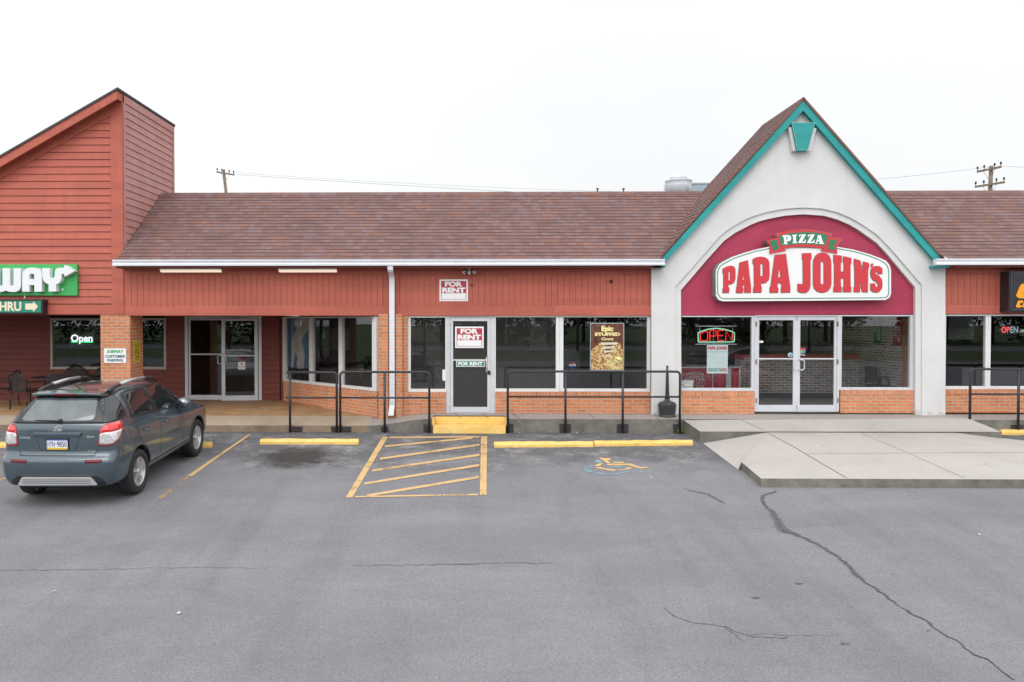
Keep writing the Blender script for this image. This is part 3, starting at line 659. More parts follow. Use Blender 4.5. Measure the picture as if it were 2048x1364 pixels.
def main_roof(parent, x0, x1):
    mb = MB(); n = int(sl/.142)+1
    for i in range(n):
        s0_, s1_ = i*.142, min((i+1)*.142, sl+.03)
        lift = .013
        A_ = (YE+dy*s0_-dz*lift, zE+dz*s0_+dy*lift); B_ = (YE+dy*s1_, zE+dz*s1_); C_ = (YE+dy*s0_, zE+dz*s0_)
        k = max(1, int((x1-x0)/.35)); xs = [x0+(x1-x0)*j/k for j in range(k+1)]
        rnd = random.Random(i)
        for a, b in zip(xs[:-1], xs[1:]):
            wob = rnd.choice([0, 0, 0, -.006]); A2 = (A_[0]-dy*wob, A_[1]-dz*wob)
            f = len(mb.f); mb.quad((a, A2[0], A2[1]), (b, A2[0], A2[1]), (b, *B_), (a, *B_)); mb.uv[f] = [(a, s0_+.001), (b, s0_+.001), (b, s1_-.001), (a, s1_-.001)]
            f = len(mb.f); mb.quad((a, *C_), (b, *C_), (b, A2[0], A2[1]), (a, A2[0], A2[1])); mb.uv[f] = [(a, s0_+.001)]*4
    f = len(mb.f); mb.quad((x0, YD, zD-.005), (x1, YD, zD-.005), (x1, YD+1.2, zD-.5), (x0, YD+1.2, zD-.5)); mb.uv[f] = [(x0, 0), (x1, 0), (x1, 1), (x0, 1)]
    f = len(mb.f); mb.quad((x0, YD+1.2, zD-.5), (x1, YD+1.2, zD-.5), (x1, 34, zD-.5), (x0, 34, zD-.5)); mb.uv[f] = [(x0, 0), (x1, 0), (x1, 9), (x0, 9)]
    f = len(mb.f); mb.quad((x0, 34, zD-.5), (x1, 34, zD-.5), (x1, 34, 0), (x0, 34, 0)); mb.uv[f] = [(x0, 0), (x1, 0), (x1, 9), (x0, 9)]
    # ridge cap
    for a, b, c_ in ((YD-.13, zD-.13*dz/dy+.016, 0), ):
        f = len(mb.f); mb.quad((x0, a, b), (x1, a, b), (x1, YD, zD+.02), (x0, YD, zD+.02)); mb.uv[f] = [(x0, sl-.1), (x1, sl-.1), (x1, sl), (x0, sl)]
    return mb.build('roof', M_roof, parent)
YGa = 16.84; gap = P(1607, 195, YGa); gel = P(1311, 522, YGa); ger = P(1888.5, 517.5, YGa)
xC = P(1607, 300, 17).x
rf = main_roof(bB, XT+.03, gap.x-.3)
nl = Vector((-(gap.z-gel.z), 0, gap.x-gel.x)).normalized(); nr = Vector(((gap.z-ger.z), 0, ger.x-gap.x)).normalized()
clip(rf, gel-Vector((0, 0, .03)), -nl)
# downspout
mb = MB(); sx0, sx1 = P(778.6, 600, 16.98).x, P(789.2, 600, 16.98).x; sc_ = (sx0+sx1)/2; sw = (sx1-sx0)/2
def rect_tube(mb, pts, w, d):
    vs = []
    for p in pts: vs += [Vector((p[0]-w, p[1]-d, p[2])), Vector((p[0]+w, p[1]-d, p[2])), Vector((p[0]+w, p[1]+d, p[2])), Vector((p[0]-w, p[1]+d, p[2]))]
    n = len(pts); mb.add(vs, [(i*4+k, i*4+(k+1) % 4, i*4+4+(k+1) % 4, i*4+4+k) for i in range(n-1) for k in range(4)]+[(0, 3, 2, 1), (n*4-4, n*4-3, n*4-2, n*4-1)])
zz = lambda y: P(784, y, 16.98).z
rect_tube(mb, [(sc_, 16.68, zg0+.01), (sc_, 16.68, zz(541)), (sc_, 16.72, zz(545)), (sc_, 16.97, zz(552)), (sc_, 16.99, zz(556)), (sc_, 16.99, zz(811)), (sc_-.01, 16.93, zz(822)), (sc_-.012, 16.86, zz(829.5))], sw, .035)
for y in (548.5, 640, 805): mb.box(sc_-sw-.004, sc_+sw+.004, 16.95, 17.03, zz(y), zz(y-1.6)) if y > 600 else None
dsp = mb.build('downspout', M_gutter, bB, bevel=.004)
# brick piers
mb = MB(); zt = P(770, 628.5, 17.0).z
mb.box(P(757, 700, 16.99).x, P(776.5, 700, 16.99).x, 16.99, 17.3, zPL-.1, zt); mb.box(P(776.5, 700, 17.06).x, P(792, 700, 17.06).x, 17.06, 17.3, zPL-.1, zt-.01)
mb.box(P(791.5, 700, 16.99).x, P(804.5, 700, 16.99).x, 16.99, 17.3, zPL-.1, zt); mb.box(P(804.5, 700, 17.09).x, P(815.6, 700, 17.09).x, 17.09, 17.3, zPL-.1, P(770, 629.5, 17.09).z)
mb.build('brick_pier', M_brick, bB)
def knee(parent, x0, x1, ytop, ybot, Y, rows=.11):
    a, b = P(x0, ytop, Y), P(x1, ytop, Y); zb = P(x0, ybot, Y).z
    mb = MB(); mb.box(a.x, b.x, Y, Y+.12, zb-.05, a.z-rows-.002); w = mb.build('brick_base', M_brick, parent)
    mb = MB(); mb.box(a.x, b.x, Y-.008, Y+.12, a.z-rows, a.z); mb.build('rowlock_sill', M_brickrow, w); return w
knee(bB, 815.6, 892, 784, 828.5, 17.12); knee(bB, 990.5, 1301.8, 783.5, 825, 17.12)
window(bB, 821.4, 635.4, 890.5, 778, YW-.03, 5.8, 4.2, 1.5, 6, M_white, M_glassh, 'narrow white framed window left of the single door')
window(bB, 991.5, 634.5, 1112, 777.3, YW-.03, 1.5, 3.6, 7, 6.2, M_white, M_glassh)
window(bB, 1126.6, 634.5, 1294.7, 777.3, YW-.03, 7, 3.6, 6, 6.2, M_white)
mb = MB(); mb.pbox(892, 631, 900, 827, YW-.05, .1); mb.pbox(981, 631, 990.5, 827, YW-.05, .1); mb.pbox(900, 631, 981, 635.3, YW-.05, .1); mb.pbox(900, 825, 981, 828, YW-.07, .12)
rnd = random.Random(3)
for px_ in (895, 986):
    for k in range(9): c0 = P(px_+rnd.uniform(-1, 1), 650+k*20+rnd.uniform(-3, 3), YW-.052); mb.lathe([(.004, 0), (.006, .002), (.0, .004)], (c0.x, YW-.056, c0.z), 6, 1, 'y')
fr = mb.build('door_frame', [M_alu, mat('rusty_screw', (.25, .16, .10), .8)], bB)
d1_ = leaf(bB, 900.6, 635.8, 980.6, 824.6, (906.3, 642.3, 974.8, 814), YW-.035, 720, M_alu, M_glassdoor)
mb = MB(); a_, b_ = P(972.8, 715, YW-.11), P(972.8, 744, YW-.11); mb.tube([a_+Vector((0, .06, 0)), a_, b_, b_+Vector((0, .06, 0))], .012, 8); mb.build('handle', M_alu, d1_)
mb = MB(); c0 = P(978.3, 745.3, YW-.06); mb.lathe([(.022, 0), (.034, .012), (.034, .035), (.02, .05)], (c0.x, YW-.105, c0.z), 12, axis='y'); mb.box(c0.x-.03, c0.x+.03, YW-.065, YW-.05, c0.z-.045, c0.z+.045); mb.build('lock', M_black, d1_)
for y in (641, 728, 806): mb = MB(); mb.pbox(899, y, 901.8, y+7, YW-.075, .03); mb.build('hinge', M_alu, d1_)
mb = MB(); a_, b_ = P(885, 738.6, YW), P(892, 761, YW); mb.flat([rpoly([(a_.x, a_.z), (b_.x, a_.z), (b_.x, b_.z), (a_.x, b_.z)], .03)], YW-.075, .02); mb.build('door_stop_plate', M_white, fr)
room(bB, P(768, 700, 17.3).x, P(1303, 700, 17.3).x, 17.32, 23.2, zW-.02, P(900, 622, 17.3).z, M_intw)
mb = MB(); yy = 20.2; mb.box(P(640, 700, yy).x, P(1240, 700, yy).x, yy, yy+.6, zW, P(900, 741, yy).z); mb.box(P(640, 700, yy).x-.05, P(1240, 700, yy).x+.05, yy-.05, yy+.65, P(900, 741, yy).z, P(900, 737, yy).z)
mb.build('counter', mat('counter_grey', (.16, .15, .135), .5), bB)
mb = MB(); yy = 21.5; M_gp = mat('grey_panel', (.26, .26, .27), .6)
for q_ in ((640, 655, 700, 700), (1060, 642, 1095, 700), (850, 648, 880, 730)): mb = MB(); mb.pbox(*q_, yy, .07); mb.build('wall_panel', M_gp, bB)
# angled shop window by the porch
wl, wr = P(568, 640, Yp-.02), P(757, 640, 17.13)
av = (wr-wl); av.z = 0; L_ = av.length; au = av/L_; an = Vector((au.y, -au.x, 0))
zs = P(755, 782.5, 17.13).z; ztp = P(755, 633, 17.13).z
def ang(u0, u1, n0, n1, z0, z1, mb, mi=0):
    c = wl+au*(u0+u1)/2+an*(n0+n1)/2; c.z = (z0+z1)/2; mb.obox(c, au*(u1-u0)/2, an*(n1-n0)/2, Vector((0, 0, (z1-z0)/2)), mi)
def uat(px):      # where a sight line meets the angled wall
    d = ray(px, 700); o3 = Vector((0, 0, 0)); den = d.x*an.x+d.y*an.y; t = (wl.x*an.x+wl.y*an.y)/den; p = Vector((d.x*t, d.y*t, 0)); return (p-Vector((wl.x, wl.y, 0))).dot(au)
us = [uat(x) for x in (568.5, 574, 621.5, 628.5, 680.5, 687.5, 747.5, 756.5)]
for k in range(3):
    mb = MB(); u0, u1 = us[2*k+1], us[2*k+2]; l0 = us[2*k] if k == 0 else (us[2*k]+us[2*k+1])/2+.001; r1_ = us[2*k+3] if k == 2 else (us[2*k+2]+us[2*k+3])/2-.001
    ang(l0, u0, -.03, .05, zs, ztp, mb); ang(u1, r1_, -.03, .05, zs, ztp, mb); ang(u0, u1, -.03, .045, ztp-.03, ztp, mb); ang(u0, u1, -.03, .06, zs, zs+.065, mb)
    w = mb.build('window', M_white, bB); mb = MB(); ang(u0-.01, u1+.01, -.005, .001, zs+.06, ztp-.02, mb); mb.build('pane', M_glass, w)
    if k == 0:
        w['label'] = 'narrow angled porch window with a blue poster of a white figure'
Mba = brick_mat('orange_brick_angled', (.84, .30, .115), (.70, .225, .08), (.58, .47, .38), ax=(au.x, au.y)); Mbb = brick_mat('orange_brick_rowlock_angled', (.84, .30, .115), (.70, .225, .08), (.58, .47, .38), w=.11, h=.072, mo=.009, rot=True, ax=(au.x, au.y))
mb = MB(); ang(0, L_-.02, -.12, .03, zPL-.15, zs-.115, mb); w = mb.build('angled_brick_base', Mba, bB)
mb = MB(); ang(0, L_-.02, -.12, .04, zs-.113, zs-.001, mb); mb.build('rowlock_sill', Mbb, w)
mb = MB(); yy = 22; mb.quad((xPe, Yp+.03, zPB), (xPe, 23.2, zPB), (xPe, 23.2, zCe), (xPe, Yp+.03, zCe)); mb.quad((xPe, 23.2, zPB), (P(770, 700, 17.3).x, 23.2, zPB), (P(770, 700, 17.3).x, 23.2, zCe), (xPe, 23.2, zCe)); mb.quad((xPe, Yp+.1, zPB-.01), (P(760, 700, 17.3).x, 17.4, zPB-.01), (P(770, 700, 17.3).x, 23.2, zPB-.01), (xPe, 23.2, zPB-.01))
mb.quad((xPe, Yp+.1, zCe+.01), (P(760, 700, 17.3).x, 17.2, zCe+.01), (P(770, 700, 17.3).x, 23.2, zCe+.01), (xPe, 23.2, zCe+.01))
mb.build('interior', M_intw, bB)
# porch double door
mb = MB(); mb.pbox(369, 632.5, 376.3, 800.5, Yp-.06, .14); mb.pbox(516.8, 632.5, 523.5, 800.5, Yp-.06, .14); mb.pbox(376.3, 632.5, 516.8, 636.5, Yp-.06, .14)
mb.build('door_frame', M_alu, bB, bevel=.003)
dl = leaf(bB, 376.8, 637, 446.3, 799.5, (381.4, 640.5, 442.4, 790), Yp-.02, 708.5); pull(dl, 443.8, 711, 727, Yp-.04, -7)
# right leaf stands a little open: hinged at its right edge
xh = P(516.5, 700, Yp).x; wd = xh-P(447, 700, Yp).x; zt_, zb_ = P(480, 637, Yp).z, P(480, 800, Yp).z
dr = bpy.data.objects.new('door', None)
mb = MB(); W = wd; st = .085
mb.box(-W, -W+st, -.02, .02, zb_, zt_); mb.box(-st, 0, -.02, .02, zb_, zt_); mb.box(-W+st, -st, -.0201, .0201, zt_-.06, zt_); mb.box(-W+st, -st, -.0201, .0201, zb_, zb_+.13); mb.box(-W+st, -st, -.016, .016, zb_+1.14, zb_+1.17)
mb2 = MB(); mb2.v = [Vector((v.x, v.y, v.z-zb_)) for v in mb.v]; mb2.f = mb.f; mb2.m = mb.m
dr = mb2.build('door', M_alu, bB, local=True); dr.location = Vector((xh, Yp-.03, zb_))-bB.location; dr.rotation_euler = (0, 0, math.radians(9)); dr['label'] = 'right door leaf standing slightly open'
H_ = zt_-zb_
mb = MB(); mb.box(-W+st-.005, -st+.005, .0, .006, .12, H_-.055); mb.build('pane', M_glass, dr, local=True)
mb = MB(); mb.tube([(-W+.04, -.02, 1.0), (-W+.04, -.07, 1.0), (-W+.13, -.08, 1.02), (-W+.13, -.08, 1.18), (-W+.04, -.07, 1.2), (-W+.04, -.02, 1.2)], .012); mb.build('handle', M_alu, dr, local=True)
mb = MB(); mb.box(-W+st+.32, -W+st+.50, -.004, -.001, .80, 1.0); m2 = MB(); m2.box(-W+st+.32, -W+st+.50, -.004, -.001, 1.06, 1.16, 0); m2.box(-W+st+.325, -W+st+.41, -.0045, -.003, 1.065, 1.11, 1); m2.build('sticker', [M_dark, M_signred], dr, local=True); m2 = MB(); m2.box(-W+st+.1, -W+st+.19, -.004, -.001, 1.1, 1.17); m2.build('sticker', mat('blue_door_sticker', (.05, .15, .40), .5), dr, local=True)
mb.box(-W+st+.38, -W+st+.44, -.006, -.003, .93, .97, 4); [mb.box(-W+st+.34, -W+st+.48, -.006, -.003, .83+.02*k, .836+.02*k, 5) for k in range(4)]
mb.build('notice', [M_signw, M_dark, M_signred, mat('blue_sticker', (.05, .15, .40), .5), mat('amber_sticker', (.5, .33, .05), .5), mat('grey_print', (.35, .35, .36), .6)], dr, local=True)
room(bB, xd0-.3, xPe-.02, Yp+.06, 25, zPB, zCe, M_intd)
mb = MB(); yy = 22.4; mb.box(xd0+.3, xd1-.1, yy, yy+.5, zPB, zPB+1.0); mb.build('reception_desk', mat('brown_laminate', (.15, .085, .055), .4), bB)
# ---- pizza shop with the steep gable
bC = empty('pizza_shop_building', (xC, 17.2, zW), 'white stucco pizza shop with a steep teal-edged gable over a crimson arch', 'building')
z7 = lambda pts: zo(pts, 2.965, 1300, 180)
outer = [(1350.6, 826)]+z7([(150, 1165), (250, 1055), (341, 950), (411, 870), (455, 833), (515, 795), (570, 765), (620, 745), (700, 722), (800, 704), (910, 697), (1020, 703), (1110, 724), (1195, 760), (1263, 800), (1346, 857), (1400, 912), (1451, 967), (1530, 1060), (1613, 1155)])+[(1844, 826)]
inner = z7([(183, 1187), (260, 1097), (341, 1002), (438, 895), (501, 849), (595, 800), (650, 778), (700, 765), (800, 745), (910, 737), (1030, 745), (1110, 767), (1183, 798), (1242, 833), (1347, 908), (1399, 964), (1451, 1026), (1500, 1085), (1573, 1170)])
Y0 = 17.0
ol = pp([(1303, 827), (1303, 529), (1607, 203), (1891, 524), (1891, 822)], Y0); oi = pp(outer, Y0)
ol[0] = (ol[0][0], zW-.03); ol[-1] = (ol[-1][0], zW-.03); oi[0] = (oi[0][0], zW-.031); oi[-1] = (oi[-1][0], zW-.031)
# outline that runs round the opening so that it is open at the bottom
mb = MB(); mb.flat([[ol[0], ol[1], ol[2], ol[3], ol[4], oi[-1]]+oi[::-1][1:-1]+[oi[0]]], Y0, .07)
mb.build('stucco_wall', M_stucco, bC)
o2 = pp([(1346, 826)]+[(x-3 if x < 1607 else x+3, y-3) for x, y in outer[1:-1]]+[(1848, 826)], Y0+.045)
i2 = pp([(1363, 826)]+inner+[(1830.6, 826)], Y0+.045)
for q in (o2, i2): q[0] = (q[0][0], zW-.03); q[-1] = (q[-1][0], zW-.03)
mb = MB(); mb.flat([o2+i2[::-1]], Y0+.04, .16)
mb.build('arch_band', M_stucco, bC)
pn = pp([(1361, 631)]+[(x-2 if x < 1607 else x+2, y-2) for x, y in inner]+[(1833, 628.5)], 17.12)
mb = MB(); mb.flat([pn], 17.12, .05); mb.build('arch_panel', M_crim, bC)
# side returns of the gable block above the main roof
mb = MB()
for q0, q1, xx in ((gel, gap, 1), (ger, gap, -1)):
    pass
mb.add([Vector((gel.x, 19.1, gel.z-.3)), Vector((gap.x, 19.1, gap.z-.1)), Vector((ger.x, 19.1, ger.z-.3))], [(0, 1, 2)]); mb.build('gable_back', M_stucco, bC)
def gable_roof(e0, e1, name):
    mb = MB(); v = e1-e0; v.y = 0; Ls = v.length; u = v/Ls; nn = Vector((-u.z, 0, u.x)) if u.x > 0 else Vector((u.z, 0, -u.x))
    n = int(Ls/.142)+1; ys = (16.83, 19.17)
    for i in range(n):
        a_, b_ = i*.142, min((i+1)*.142, Ls+.01)
        A_ = e0+u*a_+nn*.013; B_ = e0+u*b_; C_ = e0+u*a_
        k = 8; rnd = random.Random(i*3)
        for j in range(k):
            y0 = ys[0]+(ys[1]-ys[0])*j/k; y1 = ys[0]+(ys[1]-ys[0])*(j+1)/k; g = lambda p, y: (p.x, y, p.z)
            A2 = A_-u*rnd.choice([0, 0, .006])
            f = len(mb.f); mb.quad(g(A2, y0), g(A2, y1), g(B_, y1), g(B_, y0)); mb.uv[f] = [(y0, a_+.001), (y1, a_+.001), (y1, b_-.001), (y0, b_-.001)]
            f = len(mb.f); mb.quad(g(C_, y0), g(C_, y1), g(A2, y1), g(A2, y0)); mb.uv[f] = [(y0, a_+.001)]*4
    # exposed edges at both ends
    for y in ys:
        f = len(mb.f); q = [e0+nn*.014, e1+nn*.014, e1-nn*.028, e0-nn*.028]; mb.quad(*[(p.x, y, p.z) for p in q]); mb.uv[f] = [(0, .3)]*4
    f = len(mb.f); q = [(p.x, y, p.z) for p, y in ((e0-nn*.028, ys[0]), (e1-nn*.028, ys[0]), (e1-nn*.028, ys[1]), (e0-nn*.028, ys[1]))]; mb.quad(*q); mb.uv[f] = [(0, .3)]*4
    return mb.build(name, M_roof, bC)
gable_roof(gel, gap, 'roof'); gable_roof(ger, gap, 'roof')
mb = MB(); c7 = z7([(60, 1010), (910, 57), (1733, 997)]); i7 = z7([(98, 1014), (910, 121), (1690, 1012)])
YB2 = 16.86; po = pp(c7, YB2); pi_ = pp(i7, YB2)
xap = po[1][0]
mb.flat([[po[0], po[1], (xap, pi_[1][1]), pi_[0]]], YB2, .045); mb.flat([[po[1], po[2], pi_[2], (xap, pi_[1][1])]], YB2+.0, .045)
# soffit boards behind the rake, same paint
for a_, b_ in ((pi_[0], pi_[1]), (pi_[1], pi_[2])):
    mb.add([Vector((a_[0], YB2+.045, a_[1]+.03)), Vector((b_[0], YB2+.045, b_[1]+.03)), Vector((b_[0], Y0, b_[1]+.03)), Vector((a_[0], Y0, a_[1]+.03))], [(0, 1, 2, 3)])
rb_ = mb.build('rake_board', M_teal, bC, bevel=.003)
def eave_box(x0, x1):
    mb = MB(); mb.pbox(x0, 531, x1, 535, 16.72, .3); return mb.build('eave_return', M_teal, bC)
eave_box(1304, 1331); eave_box(1873, 1898)
# keystone ornament
z6 = lambda pts: zo(pts, 9.74, 1560, 180)
mb = MB(); mb.flat([pp(z6([(165, 722), (710, 742), (600, 1182), (250, 1182)]), 16.88)], 16.88, .12, 0); mb.flat([pp(z6([(232, 630), (690, 632), (545, 1172), (342, 1172)]), 16.80)], 16.80, .19, 1)
mb.build('keystone', [M_stucco, M_teal], bC, bevel=.004)
knee(bC, 1363.5, 1509.5, 782.2, 823.5, 17.10); knee(bC, 1681, 1830.4, 780, 821.5, 17.10)
Yw = 17.16
window(bC, 1363.6, 634, 1503.5, 776, Yw, 0, 2.4, 7, 6, M_alu); window(bC, 1683, 632.5, 1820.7, 774.6, Yw, 5, 2.4, 7.2, 5.6, M_alu)
mb = MB(); mb.pbox(1510.7, 630.8, 1512.6, 822.5, Yw-.05, .1); mb.pbox(1675.6, 630.5, 1677.9, 822, Yw-.05, .1); mb.pbox(1512.6, 630.5, 1675.6, 633, Yw-.05, .1); mb.pbox(1511, 821.5, 1677, 823.6, Yw-.06, .12); mb.build('door_frame', M_alu, bC, bevel=.002)
d2 = leaf(bC, 1513, 633.4, 1593, 821.3, (1517.4, 640.3, 1587, 810), Yw, 717.6)
d3 = leaf(bC, 1594.2, 633.4, 1675.2, 821.3, (1599.5, 640.3, 1669, 810), Yw, 717.6)
pull(d2, 1589.5, 719.5, 739.5, Yw-.02, -4); pull(d3, 1597.5, 719.5, 739.5, Yw-.02, 9)
rust = mat('rusty_hinge', (.20, .11, .075), .8)
for dd, x in ((d2, 1511.3), (d3, 1674.6)):
    for y in (643, 719, 796):
        mb = MB(); mb.pbox(x, y, x+2.6, y+10, Yw-.055, .02); mb.build('hinge', rust, dd)
mb = MB()
mb.ptext('PULL', 1600.3, 707.3, 1611, 711.5, Yw-.003, 1); mb.pbox(1600.3, 695.5, 1611, 700, Yw-.0, .002, 2); mb.pbox(1601, 700, 1605, 706, Yw, .002, 3); mb.pbox(1605.6, 700, 1610.5, 706, Yw, .002, 4)
mb.build('sticker', [M_signw, M_signw, M_signred, mat('sticker_lime', (.3, .5, .1), .5), mat('sticker_blue', (.1, .25, .6), .5)], d3)
mb = MB(); c0 = P(1580.8, 710, Yw); mb.lathe([(0, 0), (.052, 0), (.052, .002), (0, .002)], (c0.x, Yw-.001, c0.z), 20, 0, 'y'); mb.lathe([(0, 0), (.04, 0), (.04, .001), (0, .001)], (c0.x, Yw-.0025, c0.z+.006), 20, 1, 'y')
mb_ = MB(); mb_.pbox(1518.5, 681.5, 1526.5, 685.5, Yw-.0, .002, 0); mb_.build('sticker', M_signw, d2)
mb.build('sticker', [M_signw, mat('sticker_sky', (.12, .40, .65), .5)], d2)
# interior
zi = zW-.01; cy0 = P(1500, 620, 17.3).z
room(bC, P(1330, 700, 17.3).x, P(1870, 700, 17.3).x, 17.34, 25.5, zi, cy0, mat('interior_warm_wall', (.34, .31, .28), .8), mat('interior_grey_floor', (.34, .31, .28), .4))
Yc = 20.6; zc = P(1500, 717, Yc).z
mb = MB(); mb.box(P(1470, 700, Yc).x, P(1747, 700, Yc).x, Yc, Yc+.6, zi, zc); mb.build('brick_counter', M_greybrick, bC)
mb = MB(); mb.box(P(1470, 700, Yc).x-.03, P(1747, 700, Yc).x+.04, Yc-.04, Yc+.65, zc, P(1500, 709, Yc).z); mb.build('counter_top', M_intr, bC)
mb = MB(); mb.box(P(1515, 700, Yc).x, P(1745, 700, Yc).x, Yc-.02, Yc, zi, zi+.13); mb.build('skirting', M_dark, bC)
Yd = 19.6; mb = MB(); zd = P(1400, 736, Yd).z
mb.box(P(1340, 700, Yd).x, P(1479, 700, Yd).x, Yd, Yd+.5, zi, zd, 0); mb.box(P(1340, 700, Yd).x, P(1479, 700, Yd).x, Yd-.03, Yd+.52, zd, zd+.035, 1)
mb.pbox(1452, 737, 1462, 790, Yd-.012, .02, 1); mb.pbox(1424.6, 737, 1426, 790, Yd-.006, .01, 1); mb.pbox(1478, 737, 1480.4, 790, Yd-.012, .02, 1)
cab = mb.build('red_front_counter', [M_intr, M_galv], bC)
mb = MB(); silver = 0
a5 = lambda pts: zo(pts, 9.093, 1350, 640)
arc_o = a5([(210, 1030), (212, 975), (290, 952), (370, 946), (450, 952), (522, 975), (524, 1030)]); arc_i = a5([(222, 1020), (224, 984), (295, 962), (370, 957), (445, 962), (510, 984), (512, 1020)])
mb.flat([pp(arc_o, Yd-.012), pp(arc_i, Yd-.012)[::-1]], Yd-.012, .004)
mb.ptext('PAPA JOHNS', 1375.5, 746.5, 1405.5, 751.5, Yd-.014, bold=.03); mb.ptext('BETTER', 1370, 755.5, 1410.5, 763, Yd-.014, bold=.02); mb.ptext('INGREDIENTS', 1370, 764.5, 1410.5, 769.2, Yd-.014, bold=.01); mb.ptext('BETTER', 1370, 770.5, 1410.5, 776, Yd-.014, bold=.02)
mb.build('counter_lettering', mat('silver_lettering', (.62, .60, .60), .45), cab)
Yk = 22.6
mb = MB(); mb.ptext('BETTER', 1562, 674, 1590, 680.5, Yk, bold=.02); mb.ptext('FRESH', 1565, 683, 1590, 689, Yk, bold=.02); mb.ptext('DOUGH', 1563, 691, 1590, 697, Yk, bold=.02); Mgl = mat('grey_lettering', (.55, .54, .52), .5); mb.build('wall_lettering', Mgl, bC); mb = MB(); mb.ptext('PAPA JOHN', 1621, 682, 1657, 694, Yk, bold=.03)
mb.build('wall_lettering', Mgl, bC); mb = MB()
mb.ptext('BETTER', 1690, 674, 1720, 680.5, Yk, bold=.02); mb.ptext('FRESH', 1693, 683, 1720, 689, Yk, bold=.02); mb.ptext('DOUGH', 1692, 691, 1720, 697, Yk, bold=.02)
mb.build('wall_lettering', Mgl, bC)
mb = MB(); mb.pbox(1545, 640, 1725, 716, Yk+.02, .05); mb.build('menu_wall', mat('dark_menu_wall', (.085, .08, .078), .7), bC)
XW = P(1868, 700, 17.3).x-.03; yq = PX(1806, 700, XW).y
mb = MB(); mb.box(XW, XW+.02, yq, 25.4, zi, cy0); mb.build('brick_side_wall', M_greybrick, bC)
mb = MB(); mb.box(XW-.01, XW+.02, 17.36, yq, zi, cy0); mb.build('brick_end_wall', M_brick, bC)
def banner(x0, y0, x1, y1, txts, m):
    xb_ = XW-.04; a, b = PX(x0, y1, xb_), PX(x1, y0, xb_); zl0, zl1 = a.z, PX((x0+x1)/2, y0, xb_).z
    mb = MB(); mb.box(xb_, xb_+.008, a.y, b.y, zl0, zl1)
    o = mb.build('banner', [m, M_signw]); mb = MB()
    for k, (t, f0, f1, g0, g1) in enumerate(txts):      # turned text reading downwards
        cx_ = lerp(a.y, b.y, f0) if a.y < b.y else a.y+(b.y-a.y)*f0; cxe = a.y+(b.y-a.y)*f1; cx_ = a.y+(b.y-a.y)*f0; zt_ = lerp(zl0, zl1, g1); zb_ = lerp(zl0, zl1, g0)
        mb.text(t, 0, 0, 1, 1, 0, 0, bold=.02, M=lambda v: Vector((xb_-.004, cx_+(cxe-cx_)*v.z, zt_+(zb_-zt_)*v.x)))
    l = mb.build('lettering', M_signw, o); return o
t = banner(1747, 631, 1762, 686, [('BETTER', .1, .48, .4, .95), ('PIZZA', .55, .92, .1, .6)], M_signgreen); tag(t, 'green cloth banner with vertical white letters on the grey brick wall inside the pizza shop', 'banner')
t = banner(1786, 631, 1803, 690, [('INGREDI', .1, .48, .3, .95), ('BETTER', .55, .92, .1, .65)], M_signred); tag(t, 'red cloth banner with vertical white letters inside the pizza shop, near the right window edge', 'banner')
# waiting chairs
def wchair(px0, px1, flip):
    yy = 19.3; a, b = P(px0, 745, yy), P(px1, 745, yy); r = empty('waiting_chair', ((a.x+b.x)/2, yy, zi)); m = M_dark
    mb = MB(); h = P(px0, 737 if flip else 740, yy).z; zs_ = zi+.45
    mb.obox(((a.x+b.x)/2, yy+.2, (h+zs_)/2+.05), ((b.x-a.x)/2, 0, 0), (0, .03, .0), (0.0, .06, (h-zs_)/2-.02)); mb.build('backrest', m, r, bevel=.02)
    mb = MB(); mb.box(a.x, b.x, yy-.25, yy+.2, zs_-.05, zs_+.02); mb.build('seat', m, r, bevel=.02)
    for xx in (a.x-.02, b.x+.02):
        mb = MB(); mb.tube([(xx, yy+.18, zi), (xx, yy+.16, zs_+.2), (xx, yy-.2, zs_+.22), (xx, yy-.26, zs_+.05), (xx, yy-.26, zi)], .014); mb.build('leg_frame', m, r)
    return r
tag(wchair(1740, 1764, 1), 'black padded waiting chair, left of the two inside the right window', 'chair', 'waiting chairs in the pizza shop'); tag(wchair(1769, 1795, 0), 'black padded waiting chair, right of the two inside the right window', 'chair', 'waiting chairs in the pizza shop')
# white tub on the sill
mb = MB(); a, b = P(1362, 776, 17.35), P(1387, 762, 17.35)
mb.box(a.x, b.x-.02, 17.3, 17.5, a.z-.02, b.z-.02); mb.box(a.x, b.x, 17.29, 17.51, b.z-.02, b.z+.012); mb.box(a.x+.06, b.x-.09, 17.285, 17.3, a.z+.03, b.z-.06, 1)
tag(mb.build('plastic_tub', [mat('tub_white', (.6, .62, .6), .35), mat('tub_label', (.72, .70, .60), .5)], bevel=.01), 'white lidded plastic tub standing inside the pizza shop window', 'tub')
# ---- shop at the right edge
bD = empty('right_shop_building', (P(2048, 700, 17.2).x, 17.3, zW), 'low shop at the right edge with red board fascia, brown shingle roof and brick base', 'building')
xe = P(2500, 600, YF).x; xs_ = P(1890.6, 600, YF).x
zq0, zq1, zq2 = [P(1950, y, YF).z for y in (627.6, 612, 547)]
mb = MB(); boards(mb, xs_+.13, xe, zq1, zq2, YF); mb.build('fascia_panel', M_red, bD)
mb = MB(); mb.box(xs_, xe, YF-.016, YF+.05, zq0, zq1-.002); mb.box(xs_, xe, YF-.016, YF+.05, zq2+.002, zf3+.1); mb.box(xs_, xs_+.128, YF-.014, YF+.05, zq1, zq2); mb.build('fascia_board', M_red, bD, bevel=.003)
gutter(bD, P(1872.5, 523, YG).x, xe); mb = MB(); mb.box(xs_, xe, YG+.1, YF, zg0-.045, zg0+.02); mb.build('soffit', M_redshade, bD)
rf = main_roof(bD, gap.x+.3, xe); clip(rf, ger-Vector((0, 0, .03)), -nr)
